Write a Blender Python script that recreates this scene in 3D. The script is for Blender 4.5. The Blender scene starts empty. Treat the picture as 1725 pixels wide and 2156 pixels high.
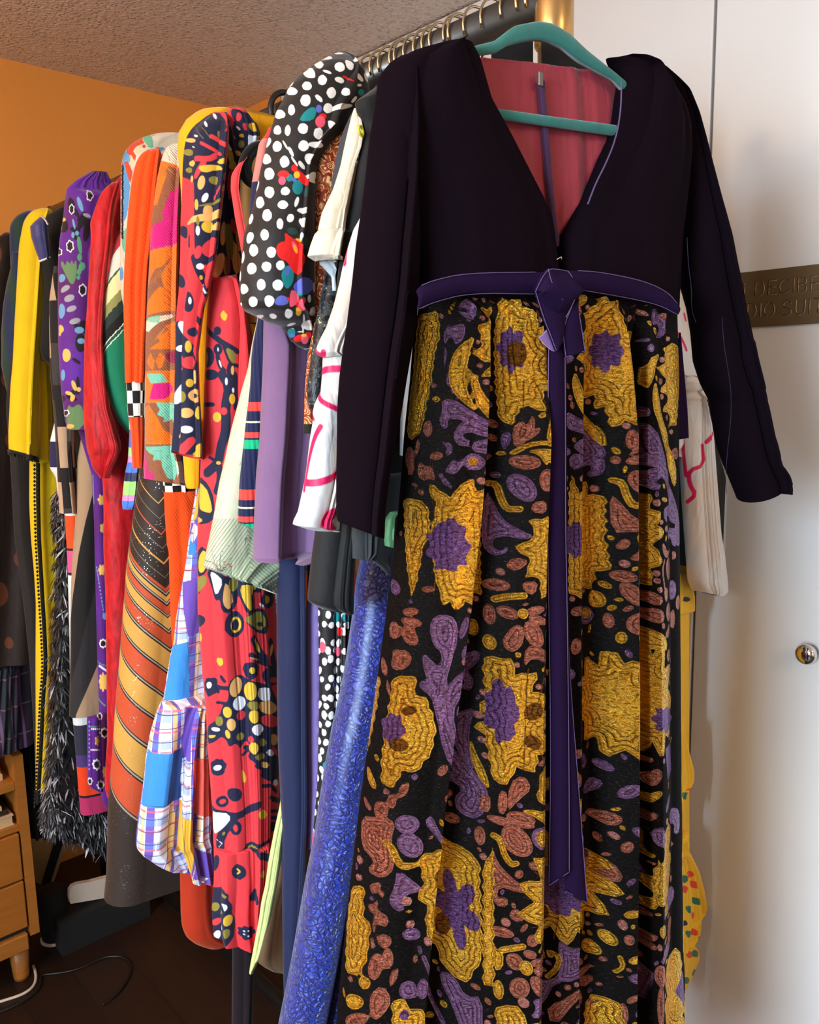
import bpy, bmesh, math, random
import numpy as np
sc = bpy.context.scene
col = sc.collection
# ------------------------------------------------------------------ camera
FPX = 1750.0
CEN = np.array([862.5, 1078.0])
CAMH = 1.45
def nrm(v): return v / np.linalg.norm(v)
_dy = nrm(np.array([-760 - CEN[0], 832 - CEN[1], FPX]))
_x2 = np.array([2802 - CEN[0], 764 - CEN[1], FPX])
_dx = nrm(_x2 - _dy * np.dot(_x2, _dy))
_dz = np.cross(_dy, _dx)
if _dz[1] > 0: _dz = -_dz
RM = np.array([_dx, _dy, _dz])
EYE = np.array([0.0, 0.0, CAMH])
def ray(p): return RM @ np.array([(p[0] - CEN[0]) / FPX, (p[1] - CEN[1]) / FPX, 1.0])
def proj(P):
    P = np.asarray(P, float)
    c = (P - EYE) @ RM
    return c[..., :2] / c[..., 2:3] * FPX + CEN
def at_y(p, y): d = ray(p); return EYE + d * (y / d[1])
def at_x(p, x): d = ray(p); return EYE + d * (x / d[0])
def at_z(p, z): d = ray(p); return EYE + d * ((z - CAMH) / d[2])
cam_d = bpy.data.cameras.new('camera'); cam_o = bpy.data.objects.new('camera', cam_d); col.objects.link(cam_o)
cam_d.sensor_fit = 'VERTICAL'; cam_d.sensor_height = 36.0; cam_d.lens = 36.0 * FPX / 2156.0
cam_d.clip_start = 0.02
from mathutils import Matrix, Vector
xr, yd, zf = RM[:, 0], RM[:, 1], RM[:, 2]
cam_o.matrix_world = Matrix(((xr[0], -yd[0], -zf[0], EYE[0]), (xr[1], -yd[1], -zf[1], EYE[1]), (xr[2], -yd[2], -zf[2], EYE[2]), (0, 0, 0, 1)))
sc.camera = cam_o
# ------------------------------------------------------------------ object helpers
def tag(o, label=None, cat=None, group=None, kind=None):
    if label: o['label'] = label
    if cat: o['category'] = cat
    if group: o['group'] = group
    if kind: o['kind'] = kind
    return o
def empty(name, loc, label, cat, group=None):
    o = bpy.data.objects.new(name, None); col.objects.link(o)
    o.location = loc; o.empty_display_size = 0.05
    return tag(o, label, cat, group)
def link(name, me, mat, parent=None):
    o = bpy.data.objects.new(name, me); col.objects.link(o)
    if mat is not None:
        for m in (mat if isinstance(mat, (list, tuple)) else [mat]): me.materials.append(m)
    if parent is not None:
        o.parent = parent
        base = parent
        loc = Vector(base.location)
        while base.parent is not None:
            base = base.parent; loc = loc + Vector(base.location)
        me.transform(Matrix.Translation(-loc))
    return o
def smooth(me):
    me.polygons.foreach_set('use_smooth', [True] * len(me.polygons))
def mesh_from(name, V, F, sm=True):
    me = bpy.data.meshes.new(name)
    me.from_pydata([tuple(map(float, v)) for v in V], [], [tuple(map(int, f)) for f in F])
    me.update()
    if sm: smooth(me)
    return me
class MB:
    """collects shapes that become one mesh"""
    def __init__(s): s.v = []; s.f = []; s.sm = []
    def add(s, V, F, sm=False):
        b = len(s.v); s.v += [tuple(map(float, v)) for v in V]; s.f += [tuple(int(i) + b for i in f) for f in F]; s.sm += [sm] * len(F)
        return s
    def box(s, lo, hi, bev=0.0):
        lo = np.array(lo, float); hi = np.array(hi, float)
        bm = bmesh.new(); bmesh.ops.create_cube(bm, size=1)
        for v in bm.verts: v.co = Vector(lo + (np.array(v.co) + .5) * (hi - lo))
        if bev > 0: bmesh.ops.bevel(bm, geom=bm.edges[:], offset=bev, segments=2, affect='EDGES', profile=.5)
        bm.verts.index_update()
        s.add([v.co[:] for v in bm.verts], [[v.index for v in f.verts] for f in bm.faces]); bm.free(); return s
    def tube(s, pts, r, seg=10, closed=False, cap=True):
        pts = np.array(pts, float); n = len(pts)
        rr = np.full(n, r) if np.isscalar(r) else np.array(r, float)
        if closed: T = np.roll(pts, -1, 0) - np.roll(pts, 1, 0)
        else: T = np.gradient(pts, axis=0)
        T /= np.linalg.norm(T, axis=1)[:, None] + 1e-12
        up = np.array([0, 0, 1.0]) if abs(T[0][2]) < .9 else np.array([1.0, 0, 0])
        V = []; N = nrm(np.cross(T[0], up))
        for i in range(n):
            N = N - T[i] * np.dot(N, T[i]); N = nrm(N); B = np.cross(T[i], N)
            for k in range(seg):
                a = 2 * math.pi * k / seg
                V.append(pts[i] + rr[i] * (math.cos(a) * N + math.sin(a) * B))
        F = []
        for i in range(n if closed else n - 1):
            j = (i + 1) % n
            for k in range(seg):
                k2 = (k + 1) % seg
                F.append((i * seg + k, i * seg + k2, j * seg + k2, j * seg + k))
        if cap and not closed:
            F.append(tuple(range(seg))[::-1]); F.append(tuple((n - 1) * seg + k for k in range(seg)))
        return s.add(V, F, True)
    def lathe(s, c, prof, seg=32, axis='z'):
        V = []; F = []; n = len(prof)
        for r, h in prof:
            for k in range(seg):
                a = 2 * math.pi * k / seg
                p = (r * math.cos(a), r * math.sin(a), h)
                if axis == 'x': p = (h, p[0], p[1])
                V.append((c[0] + p[0], c[1] + p[1], c[2] + p[2]))
        for i in range(n - 1):
            for k in range(seg):
                k2 = (k + 1) % seg
                F.append((i * seg + k, i * seg + k2, (i + 1) * seg + k2, (i + 1) * seg + k))
        F.append(tuple(range(seg))[::-1]); F.append(tuple((n - 1) * seg + k for k in range(seg)))
        return s.add(V, F, True)
    def prism(s, pts, off):
        """pts: planar polygon (3d), extruded by vector off"""
        n = len(pts); P = [np.array(p, float) for p in pts]; Q = [p + np.array(off, float) for p in P]
        F = [tuple(range(n)), tuple(range(2 * n - 1, n - 1, -1))] + [(i, (i + 1) % n, n + (i + 1) % n, n + i) for i in range(n)]
        return s.add(P + Q, F)
    def build(s, name, mat, parent=None, auto=True):
        me = bpy.data.meshes.new(name); me.from_pydata(s.v, [], s.f); me.update()
        me.polygons.foreach_set('use_smooth', s.sm)
        bm = bmesh.new(); bm.from_mesh(me); bmesh.ops.recalc_face_normals(bm, faces=bm.faces[:]); bm.to_mesh(me); bm.free()
        return link(name, me, mat, parent)
# ------------------------------------------------------------------ colours / nodes
def lin(c):
    c = np.array(c, float) / 255.0
    return tuple(np.where(c <= .04045, c / 12.92, ((c + .055) / 1.055) ** 2.4)) + (1.0,)
class NT:
    def __init__(s, name):
        s.m = bpy.data.materials.new(name); s.m.use_nodes = True; s.t = s.m.node_tree; s.n = s.t.nodes
        s.bsdf = s.n['Principled BSDF']
    def new(s, typ, **kw):
        n = s.n.new(typ)
        for k, v in kw.items(): setattr(n, k, v)
        return n
    def lk(s, a, b): s.t.links.new(a, b)
    def put(s, sock, v):
        if hasattr(v, 'is_linked') or hasattr(v, 'links'): s.lk(v, sock)
        else: sock.default_value = v
    def math(s, op, a, b=0.0, c=0.0, clamp=False):
        n = s.new('ShaderNodeMath', operation=op); n.use_clamp = clamp
        s.put(n.inputs[0], a); s.put(n.inputs[1], b)
        if len(n.inputs) > 2: s.put(n.inputs[2], c)
        return n.outputs[0]
    def mix(s, f, a, b, bt='MIX'):
        n = s.new('ShaderNodeMix', data_type='RGBA', blend_type=bt)
        s.put(n.inputs[0], f); s.put(n.inputs[6], a); s.put(n.inputs[7], b)
        return n.outputs[2]
    def uv(s):
        n = s.new('ShaderNodeUVMap'); n.uv_map = 'cloth'
        x = s.new('ShaderNodeSeparateXYZ'); s.lk(n.outputs[0], x.inputs[0])
        return n.outputs[0], x.outputs[0], x.outputs[1]
    def noise(s, vec, scale, detail=3, rough=.5, dist=0.0):
        n = s.new('ShaderNodeTexNoise'); n.inputs['Scale'].default_value = scale; n.inputs['Detail'].default_value = detail
        n.inputs['Roughness'].default_value = rough; n.inputs['Distortion'].default_value = dist
        if vec is not None: s.lk(vec, n.inputs['Vector'])
        return n.outputs[0], n.outputs[1]
    def mapping(s, vec, scale=(1, 1, 1), rot=(0, 0, 0), loc=(0, 0, 0)):
        n = s.new('ShaderNodeMapping'); n.inputs['Scale'].default_value = scale; n.inputs['Rotation'].default_value = rot; n.inputs['Location'].default_value = loc
        s.lk(vec, n.inputs['Vector']); return n.outputs[0]
    def ramp(s, f, stops, interp='LINEAR'):
        n = s.new('ShaderNodeValToRGB'); r = n.color_ramp; r.interpolation = interp
        while len(r.elements) < len(stops): r.elements.new(1.0)
        for e, (p, c) in zip(r.elements, stops): e.position = p; e.color = c
        s.put(n.inputs[0], f); return n.outputs[0]
    def bump(s, h, strength=.3, dist=.001, normal=None):
        n = s.new('ShaderNodeBump'); n.inputs['Strength'].default_value = strength; n.inputs['Distance'].default_value = dist
        s.lk(h, n.inputs['Height'])
        if normal is not None: s.lk(normal, n.inputs['Normal'])
        return n.outputs[0]
    def attr(s, name):
        n = s.new('ShaderNodeAttribute'); n.attribute_name = name; return n.outputs['Fac']
    def set(s, **kw):
        for k, v in kw.items():
            s.put(s.bsdf.inputs[k.replace('_', ' ')], v)
        return s
    def obj(s):
        return s.new('ShaderNodeTexCoord').outputs['Object']
def finish_cloth(t, colr, rough=.8, sheen=.25, weave=700, bump=.25, var=.10, wrinkle=.25, sheen_tint=None):
    uvv, u, v = t.uv()
    nz, _ = t.noise(uvv, 14, 4)
    k = t.math('MULTIPLY_ADD', nz, 2 * var, 1 - var)
    t.set(Base_Color=t.mix(1.0, colr, k_rgb(t, k), 'MULTIPLY'), Roughness=rough)
    t.bsdf.inputs['Sheen Weight'].default_value = sheen
    t.bsdf.inputs['Sheen Roughness'].default_value = .4
    if sheen_tint: t.bsdf.inputs['Sheen Tint'].default_value = sheen_tint
    t.bsdf.inputs['Specular IOR Level'].default_value = .25
    wv, _ = t.noise(t.mapping(uvv, (1, .45, 1)), weave, 2)
    wr, _ = t.noise(t.mapping(uvv, (1, .35, 1)), 28, 3, .55, .4)
    b1 = t.bump(wr, wrinkle, .012)
    t.lk(t.bump(wv, bump, .0006, b1), t.bsdf.inputs['Normal'])
    return t.m
def k_rgb(t, k):
    n = t.new('ShaderNodeCombineColor'); 
    for i in range(3): t.lk(k, n.inputs[i])
    return n.outputs[0]
def cloth(name, rgb, **kw):
    t = NT(name); return finish_cloth(t, lin(rgb), **kw)
def bands(t, coord, zs, cols):
    """stripes: cols[0] above zs[0], cols[k] between zs[k-1] and zs[k], cols[-1] below"""
    c = lin(cols[-1])
    for z, cc in list(zip(zs, cols))[::-1]:
        c = t.mix(t.math('GREATER_THAN', coord, z), c, lin(cc))
    return c
def layered(t, base, layers, soft=.0006):
    """layers: list of (attribute, colour); attribute = signed distance, positive inside"""
    c = base
    for a, cc in layers:
        f = t.math('MULTIPLY_ADD', t.attr(a), 1.0 / (2 * soft), .5, clamp=True)
        c = t.mix(f, c, cc)
    return c
def plain(name, rgb, rough=.5, metallic=0.0, noise=0.0, scale=20, bump=0.0, coat=0.0):
    t = NT(name); c = lin(rgb)
    if noise > 0:
        nz, _ = t.noise(t.obj(), scale, 4)
        c = t.mix(1.0, c, k_rgb(t, t.math('MULTIPLY_ADD', nz, 2 * noise, 1 - noise)), 'MULTIPLY')
        if bump > 0: t.lk(t.bump(nz, bump, .002), t.bsdf.inputs['Normal'])
    t.set(Base_Color=c, Roughness=rough, Metallic=metallic)
    t.bsdf.inputs['Coat Weight'].default_value = coat
    return t.m
# ------------------------------------------------------------------ garment shells
def resample(rows, n, sm=1):
    rows = np.array(rows, float)
    d = np.concatenate([[0], np.cumsum(np.linalg.norm(np.diff(rows, axis=0), axis=1) + 1e-6)])
    t = np.linspace(0, d[-1], n)
    out = np.stack([np.interp(t, d, rows[:, k]) for k in range(rows.shape[1])], 1)
    for _ in range(sm):
        out[1:-1] = out[1:-1] * .5 + (out[:-2] + out[2:]) * .25
    return out, t / d[-1]
class Plane:
    def __init__(s, p0, az):
        a = math.radians(az); s.p0 = np.array([p0[0], p0[1], 0.0])
        s.e = np.array([math.sin(a), math.cos(a), 0.0])          # along the hanger
        s.nv = np.array([math.cos(a), -math.sin(a), 0.0])        # away from the viewer? fixed below
        if np.dot(s.nv, [0, 1, 0]) > 0: s.nv = -s.nv             # n points to the viewer (-Y)
    def hit(s, p):
        d = ray(p); t = np.dot(s.p0 - EYE, s.nv) / np.dot(d, s.nv); P = EYE + d * t
        return np.array([np.dot(P - s.p0, s.e), P[2]])
    def pt(s, a, z, off=0.0):
        a = np.asarray(a, float)[..., None]; z = np.asarray(z, float)[..., None]; off = np.asarray(off, float)[..., None]
        return s.p0 + a * s.e + off * s.nv + z * np.array([0, 0, 1.0])
def pl(y, az=90): return Plane((0.0, y), az)
def wave(amp, seed=0, n=5, grow=.7, drift=.15):
    """default fold profile: vertical ridges that deepen downwards"""
    rg = np.random.RandomState(seed); ph = rg.rand(4) * 6.28; fr = n * np.array([1, 1.7, 2.6, .6]) * (.85 + .3 * rg.rand(4)); w = np.array([.5, .3, .15, .35])
    def fn(t, v):
        r = (1 - grow) + grow * np.clip(v, 0, 1)
        s = sum(w[i] * np.sin(6.283 * fr[i] * t + ph[i] + drift * 6 * np.sin(v * (2 + i) + ph[i])) for i in range(4))
        return amp * r * s
    return fn
def folds(keys, amp, seed=0, extra=.15):
    ks = np.array(keys, float); w = wave(amp * extra, seed, 9, .3)
    def fn(t, v):
        d = np.interp(t, ks[:, 0], ks[:, 1]); 
        return amp * d * (.35 + .65 * np.clip(v * 1.6, 0, 1)) + w(t, v)
    return fn
class Shell: pass
def shell(name, plane, rows, mat, parent, h=.028, nf=40, nv=60, fold=None, right=1.0, top=.05, fit=True, sm=1, bulge=.5, na=14, bow=0.0, hb=None, htaper=None, capbot=False):
    """a closed loft of cloth hanging in `plane`; rows (y,xl[,xr[,yr]]) trace its left and right edges in the photograph,
    right = default right edge along the plane when it is hidden behind the next garment"""
    R = []
    for r in rows:
        y, xl = r[0], r[1]
        L = plane.hit((xl, y))
        if len(r) < 3 or r[2] is None:
            Q = np.array([right, L[1]]); px = False
        elif len(r) < 4 or r[3] is None:
            yy = y
            for _ in range(4):
                Q = plane.hit((r[2], yy)); yy = proj(plane.pt(Q[0], L[1]))[1]
            Q = np.array([Q[0], L[1]]); px = True
        else:
            Q = plane.hit((r[2], r[3])); px = True
        if Q[0] < L[0] + .004: Q[0] = L[0] + .004
        R.append((L[0], L[1], Q[0], Q[1], float(px)))
    G, V = resample(R, nv, sm)
    al, zl, ar, zr, px = G.T
    hh = np.full(nv, h)
    if htaper is not None: hh = hh * np.interp(V, [k[0] for k in htaper], [k[1] for k in htaper])
    if top > 0: hh = hh * np.sqrt(np.clip(V / top, .02, 1))
    h_ = hh; nb = max(6, nf // 3)
    tL = -np.linspace(math.pi / 2, 0, na, endpoint=False)  # placeholder
    tl0, tr0 = proj(plane.pt(al, zl)), proj(plane.pt(ar, zr))
    def build(al, ar):
        w = ar - al; hh = np.minimum(h_, .62 * w); r = np.minimum(hh, w * .5)[:, None]
        A = []; B = []; T = []
        # left end, from back to front (half circle), then front, right end, back
        ang = np.linspace(math.pi / 2, -math.pi / 2, 2 * na + 1)
        c = al[:, None] + r
        A.append(c - r * np.cos(ang)); B.append(-hh[:, None] * np.sin(ang)); T.append(np.broadcast_to(np.linspace(-.12, 0, 2 * na + 1), A[-1].shape))
        s = np.linspace(0, 1, nf + 2)[1:-1]
        A.append(c + (ar[:, None] - r - c) * s); B.append(hh[:, None] * (1 + bulge * np.sin(math.pi * s))); T.append(np.broadcast_to(s, A[-1].shape))
        c2 = ar[:, None] - r
        A.append(c2 + r * np.cos(-ang)); B.append(hh[:, None] * np.sin(ang) * 1.0); T.append(np.broadcast_to(np.linspace(1, 1.12, 2 * na + 1), A[-1].shape))
        sb = np.linspace(1, 0, nb + 2)[1:-1]
        A.append(c + (c2 - c) * sb); B.append(np.broadcast_to(-hh[:, None] * (1 if hb is None else hb), A[-1].shape)); T.append(np.broadcast_to(1.12 + (1 - sb) * .76, A[-1].shape))
        return np.concatenate(A, 1), np.concatenate(B, 1), np.concatenate(T, 1)
    def frac(A): return np.clip((A - al[:, None]) / np.maximum(ar - al, 1e-4)[:, None], 0, 1)
    if fit:
        for _ in range(9):
            A, B, T = build(al, ar)
            Z = zl[:, None] + (zr - zl)[:, None] * frac(A)
            P = plane.pt(A, Z, B); X = proj(P)[..., 0]
            k = (proj(plane.pt(al + .001, zl))[:, 0] - proj(plane.pt(al, zl))[:, 0]) / .001
            el_, er_ = tl0[:, 0] - X.min(1), tr0[:, 0] - X.max(1)
            al = al + np.clip(.8 * el_ / k, -.02, .02)
            ar = np.where(px > .5, ar + np.clip(.8 * er_ / k, -.02, .02), ar)
            ar = np.maximum(ar, al + .004)
    A, B, T = build(al, ar)
    Z = zl[:, None] + (zr - zl)[:, None] * frac(A) - bow * np.sin(math.pi * frac(A)) * V[:, None]
    nl = A.shape[1]
    D = np.zeros_like(A)
    if fold is not None: D = fold(T, V[:, None] + 0 * T)
    hh = np.minimum(h_, .62 * (ar - al))
    # displacement along the loop's outward normal
    dA = np.roll(A, -1, 1) - np.roll(A, 1, 1); dB = np.roll(B, -1, 1) - np.roll(B, 1, 1)
    L = np.sqrt(dA ** 2 + dB ** 2) + 1e-9
    nA, nB = -dB / L, dA / L
    P = plane.pt(A + D * nA, Z, B + D * nB)
    # cloth coordinate: a along the front, unrolled round the left edge and back
    U = A.copy(); r = np.minimum(hh, (ar - al) * .5)
    seg = np.sqrt(np.diff(A, axis=1) ** 2 + np.diff(B, axis=1) ** 2)
    cum = np.concatenate([np.zeros((nv, 1)), np.cumsum(seg, 1)], 1)
    i0 = 2 * na + 1
    U = cum - cum[:, i0:i0 + 1] + A[:, i0:i0 + 1]
    me = bpy.data.meshes.new(name)
    verts = P.reshape(-1, 3)
    idx = np.arange(nv * nl).reshape(nv, nl); nx = np.roll(idx, -1, 1)
    q = np.stack([idx[:-1], nx[:-1], nx[1:], idx[1:]], -1).reshape(-1, 4)
    nq = len(q); ncap = nl
    tot = nq * 4 + ncap + (nl if capbot else 0)
    npoly = nq + 1 + (1 if capbot else 0)
    me.vertices.add(len(verts)); me.vertices.foreach_set('co', verts.ravel())
    loops = np.concatenate([q.ravel(), idx[0][::-1]] + ([idx[-1]] if capbot else []))
    me.loops.add(len(loops)); me.loops.foreach_set('vertex_index', loops.astype(np.int32))
    me.polygons.add(npoly)
    st = np.concatenate([np.arange(nq) * 4, [nq * 4]] + ([[nq * 4 + nl]] if capbot else [])).astype(np.int32)
    me.polygons.foreach_set('loop_start', st)
    me.polygons.foreach_set('use_smooth', np.ones(npoly, bool))
    me.update(calc_edges=True); me.validate()
    uvl = me.uv_layers.new(name='cloth')
    uu = U.ravel()[loops]; vv = Z.ravel()[loops]
    # keep the seam quad from wrapping
    qq = uu[:nq * 4].reshape(-1, 4); wrap = (qq.max(1) - qq.min(1)) > .12
    last = cum[:, -1] + .002
    if wrap.any():
        fix = qq.copy(); w4 = np.where(wrap)[0]
        fix[w4, 1] = fix[w4, 0] + .004; fix[w4, 2] = fix[w4, 3] + .004
        uu = uu.copy(); uu[:nq * 4] = fix.ravel()
    uvl.data.foreach_set('uv', np.stack([uu, vv], 1).ravel().astype(np.float32))
    o = link(name, me, mat, parent)
    s = Shell(); s.o = o; s.me = me; s.P = P; s.U = U; s.Z = Z; s.px = proj(plane.pt(A, Z, B)); s.nfront = i0 + nf + 2 * na + 1; s.i0 = i0; s.nf = nf; s.plane = plane; s.T = T
    gc = np.gradient(s.px, axis=1); gr = np.gradient(s.px, axis=0); s.face = gc[..., 0] * gr[..., 1] - gc[..., 1] * gr[..., 0]
    s.f0 = 0; s.f1 = i0 + nf + 2 * na
    return s
def band(name, S, j0, j1, r0, r1, off, mat, parent, thick=.002):
    pass
# ------------------------------------------------------------------ printed cloth: signed distances stored on the cloth
def el(cx, cy, rx, ry=None, rot=0, n=18, jag=0.0, seed=0):
    ry = rx if ry is None else ry
    rg = random.Random(seed * 7 + int(cx * 3 + cy)); a0 = math.radians(rot); out = []
    for k in range(n):
        a = 2 * math.pi * k / n; m = 1 + jag * (rg.random() - .5) * 2
        x, y = rx * m * math.cos(a), ry * m * math.sin(a)
        out.append((cx + x * math.cos(a0) - y * math.sin(a0), cy + x * math.sin(a0) + y * math.cos(a0)))
    return ('P', out)
def pg(*pts): return ('P', list(pts))
def st(w, *pts): return ('S', list(pts), w)
def tf(shapes, ox, oy, k, kw=None):
    """from a magnified view (origin ox,oy, factor 1/k) back to photograph pixels"""
    out = []
    for s in shapes:
        p = [(ox + x / k, oy + y / k) for x, y in s[1]]
        out.append(('P', p) if s[0] == 'P' else ('S', p, s[2] / k))
    return out
def flower(cx, cy, r, n=5, ry=None, depth=.45, rot=0, pts=6):
    ry = r if ry is None else ry; out = []
    for k in range(n * pts):
        a = 2 * math.pi * k / (n * pts) + math.radians(rot)
        m = (1 - depth) + depth * abs(math.cos(a * n / 2 - math.radians(rot) * n / 2))
        out.append((cx + r * m * math.cos(a), cy + ry * m * math.sin(a)))
    return ('P', out)
def star(cx, cy, rx, ry, n=14, inner=.72, jag=.12, seed=1, rot=0):
    rg = random.Random(seed); out = []
    for k in range(n * 4):
        a = 2 * math.pi * k / (n * 4) + math.radians(rot)
        m = (1.0, .93, inner, .90)[k % 4] + (rg.random() - .5) * jag
        out.append((cx + rx * m * math.cos(a), cy + ry * m * math.sin(a)))
    return ('P', out)
def to_cloth(S, pts):
    q = np.array(pts, float); ext = (q.max(0) - q.min(0)).max()
    if len(q) > 5 and ext < 46:
        c = q.mean(0); b = to_cloth_pts(S, [c, c + [2.0, 0], c + [0, 2.0]])
        return b[0] + (q - c) @ np.stack([(b[1] - b[0]) / 2, (b[2] - b[0]) / 2])
    return to_cloth_pts(S, pts)
def to_cloth_pts(S, pts):
    """pixel points -> (u,z) on the visible side of shell S: local affine fit through the nearest cloth vertices"""
    if not hasattr(S, 'tab'):
        S.mpp = float(np.median((S.P.reshape(-1, 3) - EYE) @ RM[:, 2])) / FPX
        j = S.i0 // 2; sg_ = np.sign(np.median(S.face[:, j + S.i0 // 4])); m_ = (S.face * sg_ > 0)[:, S.f0:S.f1]
        X = S.px[:, S.f0:S.f1][m_].astype(np.float32)
        S.tab = (X, np.stack([S.U[:, S.f0:S.f1][m_], S.Z[:, S.f0:S.f1][m_]], 1))
    X, W = S.tab; out = []; K = min(36, len(X) - 1)
    for p in pts:
        d = ((X - np.array(p, np.float32)) ** 2).sum(1); k = np.argpartition(d, K)[:K]
        x = X[k].astype(float); c = x.mean(0); q = W[k]; m = q.mean(0)
        w = 1 / (1 + d[k] / (d[k].mean() + 1e-6))
        A = (x - c) * w[:, None]; Bm = (q - m) * w[:, None]
        sol = np.linalg.lstsq(A, Bm, rcond=.02)[0]
        e = np.array(p) - c; L_ = np.linalg.norm(e)
        if L_ > 400: e = e * 400 / L_
        lim = 2.4 * S.mpp; sn = np.linalg.norm(sol, axis=1).max()
        if sn > lim: sol = sol * (lim / sn)
        out.append(m + e @ sol)
    return np.array(out)
def seg_dist(Q, poly, closed):
    d = np.full(len(Q), 1e9); n = len(poly)
    for i in range(n if closed else n - 1):
        a = poly[i]; b = poly[(i + 1) % n]; ab = b - a; L = ab @ ab + 1e-12
        t = np.clip((Q - a) @ ab / L, 0, 1); e = Q - a - t[:, None] * ab
        d = np.minimum(d, (e ** 2).sum(1))
    return np.sqrt(d)
def inside(Q, poly):
    c = np.zeros(len(Q), bool); n = len(poly); x, y = Q[:, 0], Q[:, 1]
    for i in range(n):
        x1, y1 = poly[i]; x2, y2 = poly[(i + 1) % n]
        if y1 == y2: continue
        k = ((y1 > y) != (y2 > y)) & (x < (x2 - x1) * (y - y1) / (y2 - y1) + x1)
        c ^= k
    return c
def chaikin(p, closed, it=1):
    for _ in range(it):
        if closed: q = np.roll(p, -1, 0); p = np.stack([p * .75 + q * .25, p * .25 + q * .75], 1).reshape(-1, p.shape[1])
        else:
            a, b = p[:-1], p[1:]; m = np.stack([a * .75 + b * .25, a * .25 + b * .75], 1).reshape(-1, p.shape[1]); p = np.concatenate([p[:1], m, p[-1:]])
    return p
def paint(S, attr, shapes, rnd=1, direct=False):
    """store the signed distance to the union of `shapes` on the cloth of S"""
    QU = np.stack([S.U.ravel(), S.Z.ravel()], 1)
    sd = np.full(len(QU), -.02)
    for s in shapes:
        p = np.array(s[1], float)
        uz = p if direct else to_cloth(S, p)
        if s[0] == 'P':
            if rnd: uz = chaikin(uz, True, rnd)
            m = .012
        else:
            if len(uz) > 2: uz = chaikin(uz, False, 1)
            if direct: w = s[2]
            else:
                pc = p.mean(0); j = np.argmin(((S.px.reshape(-1, 2) - pc) ** 2).sum(1)); depth = (S.P.reshape(-1, 3)[j] - EYE) @ RM[:, 2]
                w = s[2] * depth / FPX
            m = w + .012
        lo = uz.min(0) - m; hi = uz.max(0) + m
        k = np.where(((QU > lo) & (QU < hi)).all(1))[0]
        if not len(k): continue
        q = QU[k]
        if s[0] == 'P':
            d = seg_dist(q, uz, True); d = np.where(inside(q, uz), d, -d)
        else: d = w * .5 - seg_dist(q, uz, False)
        sd[k] = np.maximum(sd[k], d)
    a = S.me.attributes.get(attr) or S.me.attributes.new(attr, 'FLOAT', 'POINT')
    a.data.foreach_set('value', sd.astype(np.float32))
LIGHT_WIN = 28.0
LIGHT_SKY = 62.0
SKY_TILT, SKY_SPREAD = 70, 84
LIGHT_SHEEN = 9.0
LIGHT_LAMP = 52.0
LAMP_AT = (-1.1, 1.1, 2.05)
LIGHT_GLINT = 28.0
GLINT_AT = (.5, -1.3, 2.1)
LIGHT_CEIL_FILL = 120.0
UP_AT = (-.7, .9, 1.6)
EXPO = 0.0
# ------------------------------------------------------------------ room
XW, YF, XL, YB, HC = 1.55, 2.49, -2.2, -2.4, 2.324
def wall_mat(name, rgb, bump=.15, scale=160, rough=.75):
    t = NT(name); nz, _ = t.noise(t.obj(), scale, 4, .6); big, _ = t.noise(t.obj(), 3.0, 3)
    c = t.mix(1.0, lin(rgb), k_rgb(t, t.math('MULTIPLY_ADD', big, .10, .95)), 'MULTIPLY')
    t.set(Base_Color=c, Roughness=rough); t.lk(t.bump(nz, bump, .002), t.bsdf.inputs['Normal']); return t.m
M_orange = wall_mat('orange_paint', (240, 160, 72))
M_cream = wall_mat('cream_paint', (226, 208, 186))
M_door = wall_mat('white_door_paint', (230, 226, 222), .06, 60, .38)
# stippled ceiling
t = NT('stippled_ceiling'); o_ = t.obj()
n1, _ = t.noise(o_, 95, 3, .6); n2, _ = t.noise(o_, 38, 2, .5)
vo = t.new('ShaderNodeTexVoronoi'); vo.inputs['Scale'].default_value = 90; t.lk(o_, vo.inputs['Vector'])
bl = t.math('SUBTRACT', .42, vo.outputs['Distance'], clamp=True)
hgt = t.math('ADD', t.math('MULTIPLY', n1, .7), t.math('MULTIPLY', t.math('MULTIPLY', bl, n2), 2.6))
v3 = t.new('ShaderNodeTexVoronoi'); v3.inputs['Scale'].default_value = 75; t.lk(o_, v3.inputs['Vector']); n3, _ = t.noise(o_, 22, 2)
fk = t.math('MULTIPLY', t.math('LESS_THAN', v3.outputs['Distance'], .2), t.math('GREATER_THAN', n3, .5))
t.set(Base_Color=t.mix(fk, lin((228, 218, 212)), lin((255, 253, 250))), Roughness=t.math('MULTIPLY_ADD', fk, -.25, .6)); t.lk(t.bump(hgt, 1.0, .012), t.bsdf.inputs['Normal']); M_ceil = t.m
# dark plank floor
t = NT('dark_plank_floor'); o_ = t.obj(); sx = t.new('ShaderNodeSeparateXYZ'); t.lk(o_, sx.inputs[0])
gr, _ = t.noise(t.mapping(o_, (40, 3, 1)), 2.0, 5, .6, .6)
pk = t.math('FLOOR', t.math('MULTIPLY', sx.outputs[0], 8.0)); wn = t.new('ShaderNodeTexWhiteNoise', noise_dimensions='1D'); t.lk(pk, wn.inputs['W'])
fr = t.math('FRACT', t.math('MULTIPLY', sx.outputs[0], 8.0)); gap = t.math('LESS_THAN', fr, .025)
c = t.mix(gr, lin((22, 10, 6)), lin((46, 23, 11)))
c = t.mix(1.0, c, k_rgb(t, t.math('MULTIPLY_ADD', wn.outputs[0], .35, .7)), 'MULTIPLY'); c = t.mix(gap, c, lin((10, 6, 4)))
t.set(Base_Color=c, Roughness=.5); t.lk(t.bump(gr, .1, .002), t.bsdf.inputs['Normal']); M_floor = t.m

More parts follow.
